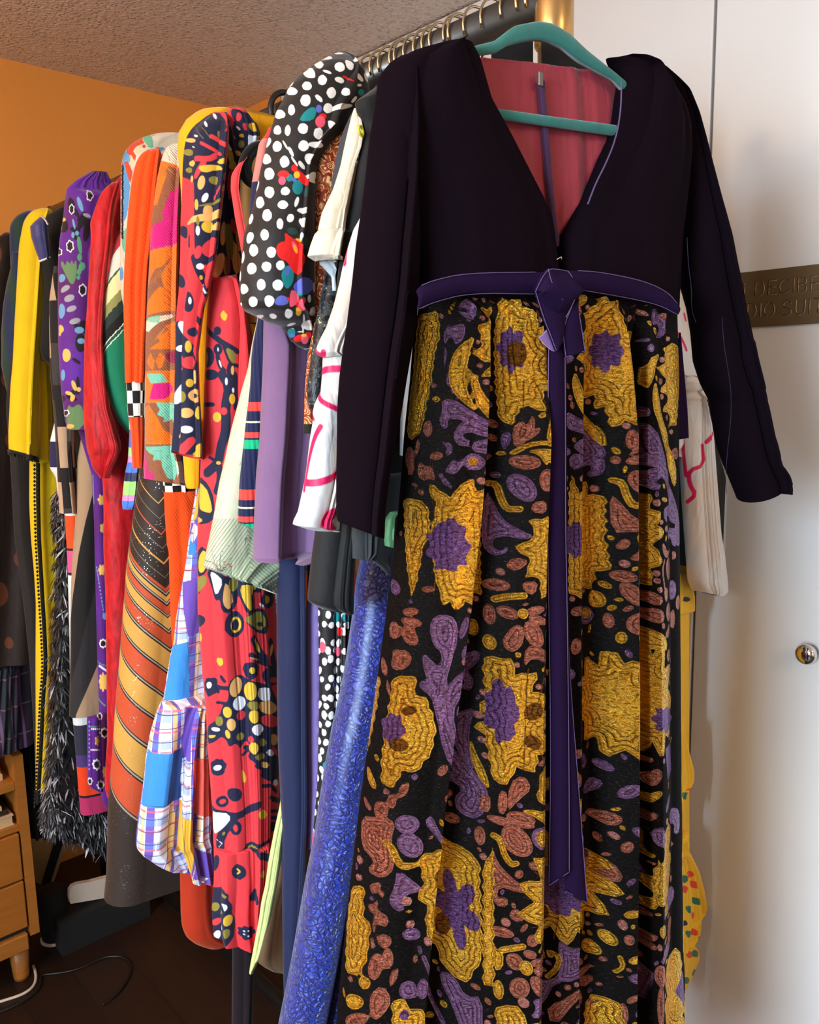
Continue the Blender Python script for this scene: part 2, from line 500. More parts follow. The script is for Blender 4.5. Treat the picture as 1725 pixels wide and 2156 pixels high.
def struct(name, mb, mat, parent=None):
    o = mb.build(name, mat, parent)
    if parent is None: o['kind'] = 'structure'
    return o
struct('floor', MB().box((XL - .1, YB - .1, -.1), (XW + .2, YF + .1, 0)), M_floor)
struct('ceiling', MB().box((XL - .1, YB - .1, HC), (XW + .2, YF + .1, HC + .1)), M_ceil)
struct('wall_far', MB().box((XL - .1, YF, 0), (XW + .2, YF + .1, HC)), M_orange)
BX0, BX1, BZ0, BZ1 = -1.25, -.55, .85, 1.85
struct('wall_back', MB().box((XL - .1, YB - .1, 0), (BX0, YB, HC)).box((BX1, YB - .1, 0), (XW + .2, YB, HC)).box((BX0, YB - .1, 0), (BX1, YB, BZ0)).box((BX0, YB - .1, BZ1), (BX1, YB, HC)), M_cream)
# right-hand wall: orange return beside the closet, closet opening filled by two flush doors
YD0 = at_x((590, 194), XW)[1]; YS = at_x((1505, 60), XW)[1]
struct('wall_right', MB().box((XW, YD0, 0), (XW + .1, YF, HC)), M_orange)
struct('wall_right_near', MB().box((XW, YB, 0), (XW + .1, -.75, HC)).box((XW + .06, -.75, 0), (XW + .1, YD0, HC)), M_cream)
d1 = MB().box((XW, YS + .003, .012), (XW + .035, YD0 - .003, HC - .004), .002); struct('door_1', d1, M_door)
d2o = MB().box((XW, YS - .003 - 1.0, .012), (XW + .035, YS - .003, HC - .004), .002); D2 = struct('door_2', d2o, M_door)
struct('door_3', MB().box((XW, -.745, .012), (XW + .035, YS - 1.009, HC - .004), .002), M_door)
M_chrome = plain('polished_steel', (205, 200, 195), .12, 1.0)
kx = at_x((1697, 1378), XW - .03)
kb = MB().lathe((XW, kx[1], kx[2]), [(.011, .0), (.010, -.012), (.0125, -.018), (.0185, -.024), (.0195, -.030), (.0165, -.036), (.006, -.0385)][::-1], 28, 'x')
kb.build('door_knob', M_chrome, D2)
# left-hand wall with the window that lights the room
WY0, WY1, WZ0, WZ1 = -.55, .55, .75, 2.05
struct('wall_left', MB().box((XL - .1, YB, 0), (XL, WY0, HC)).box((XL - .1, WY1, 0), (XL, YF, HC)).box((XL - .1, WY0, 0), (XL, WY1, WZ0)).box((XL - .1, WY0, WZ1), (XL, WY1, HC)), M_cream)
fm = MB()
for a, b in (((WY0, WZ0), (WY0 + .04, WZ1)), ((WY1 - .04, WZ0), (WY1, WZ1)), ((WY0, WZ0), (WY1, WZ0 + .04)), ((WY0, WZ1 - .04), (WY1, WZ1)), ((-.015, WZ0), (.015, WZ1))):
    fm.box((XL - .07, a[0], a[1]), (XL - .03, b[0], b[1]), .003)
W1 = struct('window_1', fm, M_door)
t = NT('window_glass'); t.set(Base_Color=(.95, .98, 1, 1), Roughness=.02); t.bsdf.inputs['Transmission Weight'].default_value = 1; t.bsdf.inputs['IOR'].default_value = 1.02
MB().box((XL - .055, WY0 + .04, WZ0 + .04), (XL - .05, WY1 - .04, WZ1 - .04)).build('pane', t.m, W1)
fm = MB()  # unseen window added behind the viewer to put a sheen on the brocade
for a, b in (((BX0, BZ0), (BX0 + .04, BZ1)), ((BX1 - .04, BZ0), (BX1, BZ1)), ((BX0, BZ0), (BX1, BZ0 + .04)), ((BX0, BZ1 - .04), (BX1, BZ1))):
    fm.box((a[0], YB - .07, a[1]), (b[0], YB - .03, b[1]), .003)
W2 = struct('added_window', fm, M_door)
MB().box((BX0 + .04, YB - .055, BZ0 + .04), (BX1 - .04, YB - .05, BZ1 - .04)).build('pane', t.m, W2)
# ------------------------------------------------------------------ light
w = bpy.data.worlds.new('world'); sc.world = w; w.use_nodes = True
bg = w.node_tree.nodes['Background']; bg.inputs[0].default_value = (.62, .80, 1, 1); bg.inputs[1].default_value = 1.0
def area(name, loc, rot, sx_, sy_, power, colr, spread=180):
    d = bpy.data.lights.new(name, 'AREA'); d.shape = 'RECTANGLE'; d.size = sx_; d.size_y = sy_; d.energy = power; d.color = colr; d.spread = math.radians(spread)
    o = bpy.data.objects.new(name, d); col.objects.link(o); o.location = loc; o.rotation_euler = rot; return o
# daylight through the window: sky light falling steeply, and the softer light of the whole opening
wc = (XL + .03, (WY0 + WY1) / 2, (WZ0 + WZ1) / 2)
area('window_daylight', wc, (0, math.radians(-84), 0), WZ1 - WZ0, WY1 - WY0, LIGHT_WIN, (.78, .90, 1.0), 170)
area('window_skylight', (wc[0] + .01, wc[1], wc[2]), (0, math.radians(-SKY_TILT), 0), WZ1 - WZ0, WY1 - WY0, LIGHT_SKY, (.55, .78, 1.0), SKY_SPREAD)
area('added_sheen_light', ((BX0 + BX1) / 2, YB + .03, (BZ0 + BZ1) / 2), (math.radians(90), 0, 0), BX1 - BX0, BZ1 - BZ0, LIGHT_SHEEN, (.74, .86, 1.0), 170)  # added light at the added rear window, for sheen on the skirt folds
def lamp(name, loc, power, colr, r):
    d = bpy.data.lights.new(name, 'POINT'); d.energy = power; d.color = colr; d.shadow_soft_size = r
    o = bpy.data.objects.new(name, d); col.objects.link(o); o.location = loc; return o
lamp('room_lamp', LAMP_AT, LIGHT_LAMP, (1.0, .74, .48), .14)
d_ = bpy.data.lights.new('added_ceiling_fill', 'SPOT'); d_.energy = LIGHT_CEIL_FILL; d_.color = (1.0, .91, .82); d_.spot_size = math.radians(150); d_.spot_blend = .8; d_.shadow_soft_size = .1  # added spot, no such lamp known, only brightens the ceiling
o_ = bpy.data.objects.new('added_ceiling_fill', d_); col.objects.link(o_); o_.location = UP_AT; o_.rotation_euler = (math.radians(180), 0, 0)
lamp('added_glint_light', GLINT_AT, LIGHT_GLINT, (1.0, .78, .55), .10)  # added warm light, no such lamp known, gives the brocade gold glints
sc.view_settings.view_transform = 'Standard'; sc.view_settings.look = 'None'; sc.view_settings.gamma = 1.0; sc.view_settings.use_curve_mapping = False
sc.view_settings.exposure = EXPO
sc.cycles.use_denoising = True; sc.cycles.max_bounces = 6; sc.cycles.diffuse_bounces = 3; sc.cycles.use_adaptive_sampling = True; sc.cycles.adaptive_threshold = .025; sc.cycles.glossy_bounces = 3; sc.cycles.transmission_bounces = 4
sc.cycles.sample_clamp_indirect = 6; sc.cycles.caustics_reflective = False; sc.cycles.caustics_refractive = False
# ------------------------------------------------------------------ sign on the door
M_sign = plain('bronze_plate', (104, 84, 54), .42, .35, .10, 30, .05)
M_cut = plain('engraved_letter', (62, 46, 28), .5, .3)
M_letter_lit = plain('letter_lit_edge', (196, 168, 132), .35, .6)  # light caught on the engraved lower edges, painted as a paler line
xs = XW - .006
zt = at_x((1640, 565), xs)[2]; zb = at_x((1640, 685.5), xs)[2]; ys0 = at_x((1500, 590), xs)[1]
sg = empty('wall_sign', (xs, ys0, zb), 'dark bronze wall sign with engraved stencil lettering on the white closet door', 'sign')
MB().box((XW - .006, ys0 - .62, zb), (XW - .0005, ys0, zt), .001).build('plate', M_sign, sg)
G_ = {'1': [[(.3, .78), (.55, 1)], [(.5, .8), (.5, 0)]],
 'D': [[(0, 0), (0, 1)], [(.08, 1), (.55, 1), (.85, .86), (1, .5), (.88, .18), (.6, .02), (.45, 0)]],
 'E': [[(1, 1), (0, 1), (0, 0), (1, 0)], [(0.06, .53), (.9, .53)]],
 'C': [[(1, .78), (.82, .95), (.5, 1), (.2, .9), (.02, .6), (.02, .38), (.2, .1), (.5, 0), (.8, .06), (1, .24)]],
 'I': [[(.5, 0), (.5, 1)]],
 'B': [[(0, 0), (0, 1)], [(.35, 1), (.7, .98), (.92, .82), (.88, .62), (.7, .53), (.06, .53)], [(.75, .5), (.98, .36), (.96, .14), (.7, .01), (.4, 0)]],
 'O': [[(.42, 1), (.15, .85), (0, .55), (.06, .25), (.3, .04)], [(.58, 1), (.85, .85), (1, .5), (.92, .2), (.65, .02)]],
 'S': [[(.95, .8), (.75, .97), (.4, 1), (.1, .85), (.12, .62), (.5, .52), (.85, .42), (1, .22), (.8, .03), (.45, 0), (.15, .08), (0, .25)]],
 'U': [[(0, 1), (0, .3), (.18, .05), (.5, 0), (.82, .06), (1, .32), (1, 1)]],
 'T': [[(0, 1), (1, 1)], [(.5, .94), (.5, 0)]], 'A': [[(0, 0), (.46, 1)], [(.54, 1), (1, 0)], [(.2, .36), (.8, .36)]], 'L': [[(0, 1), (0, 0), (.9, 0)]]}
zl1 = (at_x((1598, 622), xs)[2], at_x((1598, 592.5), xs)[2]); zl2 = (at_x((1585, 668.5), xs)[2], at_x((1585, 638.5), xs)[2])
def letters(line, zz):
    for ch, x0, x1 in line:
        y0 = at_x((1540 + x0 / 9.324, 620), xs)[1]; y1 = at_x((1540 + x1 / 9.324, 620), xs)[1]
        mb = MB(); lp = MB()
        for s in G_[ch]:
            P = chaikin(np.array(s, float), False, 2) if len(s) > 3 and ch not in 'EL' else np.array(s, float)
            Q = [(xs - .0002, y0 + (y1 - y0) * a, zz[0] + (zz[1] - zz[0]) * b) for a, b in P]
            mb.tube(Q, .00085, 6); lp.tube([(q[0] + .0001, q[1] - .0011, q[2] - .0010) for q in Q], .0006, 6)
        o = mb.build('letter', M_cut, sg); lp.build('letter_highlight', M_letter_lit, o)
letters([('1', 185, 315), ('D', 470, 640), ('E', 725, 880), ('C', 935, 1135), ('I', 1195, 1235), ('B', 1300, 1470), ('E', 1555, 1720), ('L', 1790, 1950)], zl1)
letters([('A', -120, 60), ('U', 110, 265), ('D', 330, 500), ('I', 565, 605), ('O', 655, 865), ('S', 1015, 1190), ('U', 1275, 1455), ('I', 1530, 1560), ('T', 1625, 1810), ('E', 1880, 2040)], zl2)
# ------------------------------------------------------------------ clothes rack
XR, ZR = .812, 1.872
M_pipe = plain('dark_steel_pipe', (92, 86, 80), .34, .85, .22, 45, .12)
M_brass = plain('aged_brass', (186, 146, 92), .3, .9, .12, 30)
RY0, RY1 = .640, 2.16
rack = empty('clothes_rack', (XR, (RY0 + RY1) / 2, 0), 'dark metal pipe clothes rack with a brass end post carrying all the garments', 'clothes rack')
MB().tube([(XR, RY0, ZR), (XR, RY1, ZR)], .0205, 24).build('rail', M_pipe, rack)
pb = at_y((1167, 55), RY0 - .008)
b_ = MB().lathe((pb[0], pb[1], 0), [(.0185, .05), (.0185, ZR + .05)], 28)
post = b_.build('upright', M_brass, rack)
MB().lathe((pb[0], pb[1], 0), [(.0185, ZR - .055), (.0222, ZR - .05), (.0222, ZR - .025), (.0222, ZR + .03), (.0185, ZR + .034)], 28).build('collar', M_brass, post)
MB().lathe((XR, RY1 + .02, 0), [(.0185, .05), (.0185, ZR + .012), (.012, ZR + .02)], 24).build('upright', M_pipe, rack)
M_bpipe = plain('blackened_pipe', (30, 28, 26), .5, .6)
MB().tube([(.93, RY0 - .008, .032), (.93, RY1 + .02, .032)], .016, 14).build('base_rail', M_bpipe, rack)
for yy, x0, x1 in ((RY0 - .008, XR - .2, XR + .27), (RY1 + .02, XR - .03, XR + .27)):
    MB().tube([(x0, yy, .035), (x1, yy, .035)], .02, 16).build('foot_bar', M_pipe, rack)
    for xx in (x0 + .03, x1 - .03):
        MB().lathe((xx, yy, 0), [(.02, 0), (.024, .004), (.024, .012), (.012, .018)], 20).build('foot_pad', plain('rubber', (20, 20, 20), .8), rack)
# hangers: hook over the rail, shoulder bar inside the garment
M_wire = plain('brushed_wire', (196, 176, 140), .22, 1.0)
M_blackplastic = plain('black_plastic', (18, 17, 16), .4)
ORD = ['first', 'second', 'third', 'fourth', 'fifth', 'sixth', 'seventh', 'eighth', 'ninth', 'tenth', 'eleventh', 'twelfth', 'thirteenth', 'fourteenth', 'fifteenth', 'sixteenth', 'seventeenth', 'eighteenth', 'nineteenth', 'twentieth', 'twenty-first', 'twenty-second', 'twenty-third', 'twenty-fourth']
def hook_pts(y, x0, r=.0265, lean=0.0, drop=.05):
    P = []
    for k in range(19):
        a = math.radians(205 - k * 13.2); P.append((x0 + r * math.cos(a), y + lean * .3, ZR + .0035 + (r - .0005) * math.sin(a) - .0025))
    # curl back under the rail to the stem
    for s in (.3, .65, 1.0):
        e = P[18]; P.append((e[0] + (x0 - e[0]) * s, y + lean * (.3 + .7 * s), e[2] - (.012 * s + .016 * s * s)))
    P.append((x0, y + lean, P[-1][2] - drop * .5)); P.append((x0, y + lean, P[-1][2] - drop * .5))
    return P
def hanger(y, i, lean=0.0, black=False):
    t_ = empty('clothes_hanger', (XR, y, ZR), ('black plastic hanger hook over the rail, left of the polka dot sleeve' if black else
        'thin wire hanger hook over the rail, %s along from the brass post' % ORD[i]), 'hanger', 'hangers on the rack rail')
    m = M_blackplastic if black else M_wire
    MB().tube(hook_pts(y, XR, .0265 if not black else .031, lean), .0017 if not black else .0048, 8).build('hook', m, t_)
    zz = 1.772
    MB().tube([(XR - .10, y + lean, zz - .025), (XR - .05, y + lean, zz - .004), (XR, y + lean, zz + .004), (XR + .05, y + lean, zz - .004), (XR + .10, y + lean, zz - .025)], .004, 8).build('shoulder_bar', m, t_)
for i, y in enumerate((.664, .690, .718, .748, .772, .783, .806, .822, .835, .856, .872, .884, .905, .925, .945, .975, .992, 1.02)):
    hanger(y, i, (.010, -.006, .012, 0, .014, -.004)[i % 6] * .5)
hanger(1.16, 0, 0, True)
# ------------------------------------------------------------------ garments, far end of the rail to the near end
GRP = 'garments hanging on the rack'
def G(name, label, cat, y, z=1.0): return empty(name, (XR, y, z), label, cat, GRP)
def zA(y, x): return (x / 4.3125, 420 + y / 4.3125)

# 1 sheer dark brown dotted dress + 2 dark plaid skirt
Y = 2.0
t = NT('sheer_brown_dots'); uvv, u, v = t.uv()
vo = t.new('ShaderNodeTexVoronoi'); vo.inputs['Scale'].default_value = 17; vo.inputs['Randomness'].default_value = .55; t.lk(t.mapping(uvv, (1, .62, 1)), vo.inputs['Vector'])
dots = t.math('LESS_THAN', vo.outputs['Distance'], .30)
M_sheer = finish_cloth(t, t.mix(dots, lin((34, 22, 17)), lin((92, 48, 26))), rough=.6)
g = G('brown_dress', 'dark brown dress with dim orange dots at the far left end of the rail', 'dress', Y)
shell('body', pl(Y), [(490, 14), (500, -6), (540, -25), (700, -45), (1000, -70), (1420, -95)], M_sheer, g, h=.03, fold=wave(.012, 1, 5))
t = NT('dark_purple_plaid'); uvv, u, v = t.uv()
s1 = t.math('SINE', t.math('MULTIPLY', u, 95)); s2 = t.math('SINE', t.math('MULTIPLY', u, 230)); h1 = t.math('LESS_THAN', t.math('FRACT', t.math('MULTIPLY', v, 14)), .05)
c = t.mix(t.math('MULTIPLY_ADD', s1, .5, .5), lin((44, 24, 50)), lin((42, 52, 60))); c = t.mix(t.math('GREATER_THAN', s2, .8), c, lin((100, 76, 112))); c = t.mix(h1, c, lin((110, 82, 100)))
M_dplaid = finish_cloth(t, c, rough=.55)
g = G('plaid_skirt', 'dark violet plaid skirt hanging low behind the wooden cabinet', 'skirt', 2.03, .6)
shell('body', pl(2.03), [(1405, -60, 62), (1450, -68, 63), (1500, -75, 64), (1560, -84, 66), (1604, -90, 66)], M_dplaid, g, h=.03, fold=wave(.008, 2, 6, .2))
g = G('black_gown', 'long plain black gown at the far end of the rail behind the feathered gown', 'gown', 2.1, .6)
shell('body', pl(2.1), [(560, 40, 150), (900, 20, 160), (1300, 10, 165), (1600, 30, 165), (1742, 45, 165), (1762, 50, 165, 1752)], cloth('soot_crepe', (20, 18, 18), rough=.9), g, h=.02, fold=wave(.01, 77, 6), nv=80)
# 3 navy green coat
Y = 1.935
t = NT('navy_green_velvet'); uvv, u, v = t.uv()
ss = t.math('SINE', t.math('MULTIPLY', t.math('ADD', u, t.math('MULTIPLY', v, .12)), 120))
M_navyg = finish_cloth(t, t.mix(t.math('MULTIPLY_ADD', ss, .6, .4, clamp=True), lin((28, 46, 82)), lin((34, 62, 50))), rough=.75, sheen=.5)
g = G('velvet_coat', 'navy and green striped coat sleeve just left of the yellow coat', 'coat', Y, 1.2)
shell('body', pl(Y), [(442, 62), (447, 46), (456, 32), (473, 22), (513, 22), (556, 24), (700, 40), (930, 55)], M_navyg, g, h=.025, fold=wave(.006, 3, 4))
shell('sleeve', pl(Y - .03), [(530, 26, 45), (560, 23, 52), (600, 12, 56), (645, 3, 58), (700, -2, 58), (770, -2, 56), (815, 8, 52), (845, 18, 48)], M_navyg, g, h=.035, fold=wave(.008, 4, 4))
# 4 charcoal gown
Y = 1.872
M_char = cloth('charcoal_crepe', (38, 36, 36), rough=.8)
g = G('charcoal_gown', 'narrow charcoal gown hanging straight behind the yellow coat', 'gown', Y, .9)
shell('body', pl(Y), [(520, 60), (700, 30), (850, 12), (970, 22), (1132, 30), (1248, 46), (1400, 61), (1560, 70), (1690, 76)], M_char, g, h=.012, fold=wave(.006, 5, 5))
# 5 yellow coat
Y = 1.805
M_yel = cloth('yellow_wool', (226, 192, 18), rough=.8, sheen=.3, wrinkle=.2)
M_lace = cloth('black_braid', (22, 18, 14), rough=.7, bump=.8, weave=900)
g = G('yellow_coat', 'bright yellow long coat edged with black lace braid, far left of the rail', 'coat', Y, .9)
shell('body', pl(Y + .01), [(445, 100), (470, 72), (560, 60), (800, 55), (940, 60), (976, 59), (1062, 58), (1132, 61), (1201, 67), (1271, 71), (1400, 70), (1540, 70), (1670, 69)], M_yel, g, h=.02, fold=wave(.006, 6, 5), right=.93, nv=90)
shell('tail', pl(Y - .024), [(760, 80, 104, 762), (814, 82, 106), (907, 82, 111), (950, 78, 111), (966, 78, 111, 973)], M_yel, g, h=.014)
SV = shell('sleeve', pl(Y - .038), [(438, 88, 104, 440), (442, 68, 112, 446), (452, 57, 110, 458), (466, 49, 106), (513, 40, 100), (605, 34, 95), (680, 29, 90), (754, 25, 84), (814, 19, 84), (907, 14, 83), (930, 14, 82, 948), (946, 15, 80, 962)], M_yel, g, h=.029, fold=wave(.005, 7, 3, .8), top=.06, nv=80)
def picot(S, i, mat, parent, name, drop=.009, n=46, r=.003):
    """scalloped lace edging along row i of a shell"""
    mb = MB(); ring = S.P[i]; js = np.linspace(0, len(ring) - 1, n).astype(int)
    P = ring[js]; mb.tube(P - [0, 0, drop * .35], .0032, 6, closed=True)
    for k, p in enumerate(P): mb.lathe((p[0], p[1], p[2] - drop), [(.0008, -r), (r, -r * .3), (r, r * .4), (.001, r)], 7)
    return mb.build(name, mat, parent)
picot(SV, -1, M_lace, g, 'cuff_lace')
mb = MB(); pts = []
for (y, x) in ((975, 80), (1039, 80), (1132, 82), (1201, 86), (1271, 90), (1317, 93), (1387, 96), (1420, 95), (1466, 91), (1559, 87), (1651, 82), (1690, 80)):
    pts.append(at_y((x, y), Y - .022))
pts, _ = resample(np.array(pts), 90, 1)
mb.tube(pts, .0042, 6)
for k, p in enumerate(pts):
    for s_ in (-1, 0): mb.lathe((p[0] + s_ * .006 - .002, p[1] - .002, p[2] + .004 * s_), [(.0008, -.003), (.003, 0), (.0008, .003)], 6)
mb.build('front_lace', M_lace, g)
# 6 black dress with navy cap sleeve
Y = 1.722
M_blk = cloth('black_crepe', (26, 23, 21), rough=.8)
M_navs = cloth('indigo_satin', (62, 62, 112), rough=.5, sheen=.4)
M_wht = cloth('white_trim', (232, 226, 222), rough=.7)
g = G('black_dress', 'black dress with an indigo short sleeve piped in white, right of the yellow coat', 'dress', Y, 1.3)
shell('body', pl(Y), [(437, 124, 131, 437), (452, 100), (470, 92), (550, 84), (600, 94), (690, 87), (740, 83), (756, 82), (768, 104)], M_blk, g, h=.013, fold=wave(.004, 8, 5))
SV = shell('sleeve', pl(Y - .045), [(457, 84, 92, 460), (466, 72, 97, 464), (476, 63, 101, 474), (500, 66, 103), (530, 76, 105, 528), (550, 83, 105, 542)], M_navs, g, h=.022, top=.3)
mb = MB().tube(SV.P[-1], .0022, 6, closed=True); mb.build('sleeve_piping', M_wht, g)
mb = MB().tube(chaikin(np.array([at_y(p, Y - .075) for p in ((87, 455), (95, 462), (101, 473))]), False, 2), .0016, 6); mb.build('shoulder_piping', M_wht, g)
# 8 feather dress
Y = 1.70
M_fur = cloth('black_feather_base', (24, 23, 23), rough=.9, bump=.8)
g = G('feather_dress', 'shaggy black and white feathered gown, right of the yellow coat', 'gown', Y, .8)
S8 = shell('body', pl(Y), [(900, 122), (1048, 116, 150), (1115, 112), (1178, 110), (1236, 108), (1340, 106), (1373, 103), (1443, 98), (1535, 96), (1628, 90), (1698, 84), (1728, 88, 240, 1790), (1740, 100, 240, 1806)], M_fur, g, h=.025, na=24, fold=wave(.012, 9, 6), right=.86, nv=90)
t = NT('feather_barbs'); rv = t.new('ShaderNodeAttribute'); rv.attribute_name = 'shade'
t.set(Base_Color=t.ramp(rv.outputs['Fac'], [(0, lin((14, 14, 14))), (.48, lin((26, 25, 26))), (.70, lin((70, 70, 74))), (1, lin((190, 190, 198)))]), Roughness=.6); M_barb = t.m
rg = np.random.RandomState(4); V = []; F = []; SH = []
nv_, nl_ = S8.U.shape
ok_ = np.argwhere((S8.px[..., 0] > 66) & (S8.px[..., 0] < 236) & (S8.px[..., 1] > 1030)); ok_ = ok_[(ok_[:, 1] > 3) & (ok_[:, 1] < S8.nfront - 6) & (ok_[:, 0] > 2) & (ok_[:, 0] < nv_ - 1)]
for k in range(6500):
    i, j = ok_[rg.randint(len(ok_))]
    p = S8.P[i, j] + rg.randn(3) * .002
    nn = S8.P[i, min(j + 1, nl_ - 1)] - S8.P[i, j - 1]; out = nrm(np.array([nn[1], -nn[0], 0]) + 1e-6); side = nrm(nn + 1e-9)
    L = rg.uniform(.012, .030); wd = rg.uniform(.0008, .0026); sw = side * rg.randn() * .010
    d = out * rg.uniform(.003, .014) + sw
    a = p; b = p + d * .6 + [0, 0, -L * .5]; c = p + d * 1.0 + [0, 0, -L]
    w_ = side * wd
    n0 = len(V); V += [a - w_ * .3, a + w_ * .3, b + w_, b - w_, c + w_ * .25, c - w_ * .25]
    F += [(n0, n0 + 1, n0 + 2, n0 + 3), (n0 + 3, n0 + 2, n0 + 4, n0 + 5)]
    s_ = rg.rand() ** 1.3; SH += [s_ * .9, s_ * .9, s_, s_, min(1, s_ * 1.1), min(1, s_ * 1.1)]
for k in range(60):  # long loose strands
    i = rg.randint(10, nv_ - 8); j = rg.randint(6, S8.i0 + 2); p = S8.P[i, j]
    d = np.array([-rg.uniform(.01, .03), -rg.uniform(0, .01), -rg.uniform(.01, .03)]); w_ = np.array([.0004, 0, .0004])
    n0 = len(V); V += [p - w_, p + w_, p + d + w_ * .4, p + d - w_ * .4]; F += [(n0, n0 + 1, n0 + 2, n0 + 3)]; SH += [rg.rand() * .4] * 4
me = mesh_from('feathers', V, F); a = me.attributes.new('shade', 'FLOAT', 'POINT'); a.data.foreach_set('value', np.array(SH, np.float32))
link('feathers', me, M_barb, g)['kind'] = 'stuff'
# 7 colour block dress
Y = 1.645
t = NT('colour_block_knit'); uvv, u, v = t.uv()
zs = [at_y((150, y), Y)[2] for y in (927, 980, 1084, 1153, 1158, 1204, 1210, 1516, 1528, 1593, 1619, 1681, 1686, 1715)]
cols = [(236, 232, 230), (34, 34, 70), (236, 232, 230), (240, 80, 30), (30, 24, 34), (226, 84, 140), (30, 24, 34), (214, 228, 226), (222, 228, 228), (42, 42, 58), (74, 50, 110), (226, 62, 22), (26, 20, 26), (176, 44, 92), (176, 44, 92)]
M_block = finish_cloth(t, bands(t, v, zs, cols), rough=.75, wrinkle=.15)
g = G('colour_block_dress', 'colour block shift with orange, pink, white and navy bands showing beside the feathered gown', 'dress', Y, .9)
shell('body', pl(Y), [(880, 117), (900, 113), (930, 105), (990, 104), (1000, 118), (1040, 121), (1080, 136), (1150, 140), (1211, 142), (1350, 145), (1466, 146), (1515, 151), (1620, 160), (1690, 166), (1717, 169)], M_block, g, h=.018, fold=wave(.004, 10, 4), right=.95, nv=90)
# 9 checked jacket
Y = 1.605
t = NT('block_check'); uvv, u, v = t.uv()
cu = t.math('FLOOR', t.math('MULTIPLY', u, 1 / .0215)); 
off = t.math('MULTIPLY', t.math('MODULO', t.math('ADD', cu, 100), 2), 1.35)
cv = t.math('MODULO', t.math('FLOOR', t.math('ADD', t.math('MULTIPLY', v, 1 / .0765), t.math('ADD', off, 40))), 4)
c = t.ramp(t.math('DIVIDE', cv, 4), [(0, lin((28, 25, 24))), (.24, lin((182, 152, 122))), (.49, lin((28, 25, 24))), (.74, lin((58, 54, 52)))], 'CONSTANT')
M_check = finish_cloth(t, c, rough=.8)
g = G('checked_jacket', 'black, charcoal and tan block check jacket sleeve, left of the purple floral dress', 'jacket', Y, 1.2)
shell('body', pl(Y + .012), [(470, 132), (520, 124), (640, 122), (900, 126), (985, 150)], M_check, g, h=.012)
shell('sleeve', pl(Y - .01), [(560, 114, 136), (568, 109, 136), (629, 104, 138), (675, 103), (733, 103, 140), (791, 103), (844, 108, 148), (907, 114, 152), (953, 116, 154), (1016, 119, 157), (1074, 120, 166), (1081, 123, 167)], M_check, g, h=.02, fold=wave(.004, 11, 3))
# 10 taupe and black gored skirt
Y = 1.57
t = NT('gored_panels')
c = layered(t, lin((40, 38, 40)), [('taupe', lin((164, 136, 106))), ('black', lin((22, 20, 20)))])
M_gore = finish_cloth(t, c, rough=.8)
g = G('gored_skirt', 'taupe, black and charcoal gored skirt below the red velvet sleeve', 'skirt', Y, .9)
S = shell('body', pl(Y), [(860, 182), (923, 171), (970, 163), (1039, 161), (1109, 159), (1178, 154), (1248, 151), (1387, 149), (1466, 147), (1510, 146)], M_gore, g, h=.024, na=30, fold=wave(.003, 12, 4), right=.92, nv=110, nf=70)
paint(S, 'taupe', [pg((150, 850), (215, 860), (206, 985), (194, 1044), (181, 1097), (167, 1167), (158, 1236), (151, 1300), (140, 1300)), pg((214, 1380), (205, 1401), (160, 1505), (158, 1520), (230, 1520))], 0)
paint(S, 'black', [pg((194, 1044), (181, 1097), (167, 1167), (158, 1236), (150, 1320), (140, 1400), (150, 1440), (165, 1385), (184, 1300), (205, 1225), (215, 1100))], 0)
# 11 purple floral dress
Y = 1.53
t = NT('purple_floral_print')
nzc, _ = t.noise(t.uv()[0], 9, 2)
base = t.mix(t.math('MULTIPLY_ADD', nzc, 3.0, -1.0, clamp=True), lin((92, 36, 150)), lin((84, 24, 92)))
c = layered(t, base, [('black', lin((24, 14, 22))), ('sage', lin((96, 128, 84))), ('mint', lin((78, 150, 112))), ('sky', lin((104, 152, 190))), ('grey', lin((152, 152, 160))), ('gold', lin((224, 178, 90))), ('petal', lin((240, 232, 236))), ('core', lin((26, 14, 26)))])
M_purp = finish_cloth(t, c, rough=.7, sheen=.3)
g = G('purple_dress', 'purple dress printed with flowers and leaves, left of the red velvet dress', 'dress', Y, 1.1)
k1 = (100, 360, 7.7)
rg = random.Random(3)
def fl(x, y, r, rr=None): return flower(x, y, r, 6, rr or r * 1.25, .26, rg.random() * 60)
S = shell('sleeve', pl(Y - .025), [(361, 190, 225, 363), (363, 178, 243, 372), (372, 158, 240), (384, 147, 238), (397, 140, 236), (417, 136), (455, 132, 232), (501, 125), (536, 122, 226), (629, 121), (721, 122, 218), (791, 126), (837, 130, 212), (884, 137), (905, 142, 205, 905)], M_purp, g, h=.036, na=36, fold=wave(.005, 13, 5), nf=90, nv=190, top=.08)
zz = lambda sh: tf(sh, *k1)
paint(S, 'black', zz([pg((500, 90), (600, 60), (640, 20), (800, 20), (840, 60), (740, 110), (750, 160), (680, 130)), el(390, 560, 60, 130, -10), el(430, 620, 40, 150, -30), el(560, 800, 60, 150, 20), el(620, 820, 150, 60, 20), el(640, 960, 60, 190, 10), el(450, 950, 90, 45, 10), el(470, 1060, 60, 60), el(250, 870, 60, 130)]) + [el(176, 688, 9, 14), el(170, 722, 12, 20), el(165, 690, 14, 6, 40), el(160, 760, 12, 4, 30), el(156, 825, 14, 6, -20), el(163, 812, 5, 20), el(148, 838, 14, 5, 20), el(130, 840, 6, 8)])
paint(S, 'sage', zz([pg((210, 1500), (250, 1450), (300, 1560), (310, 1440), (370, 1520), (400, 1420), (420, 1540), (460, 1420), (480, 1560), (460, 1760), (400, 1860), (330, 1760), (260, 1600)), pg((450, 100), (540, 90), (560, 190)), pg((930, 70), (1110, 90), (1000, 160))]) + [pg((140, 850), (150, 860), (162, 850), (175, 858), (175, 905), (140, 905))])
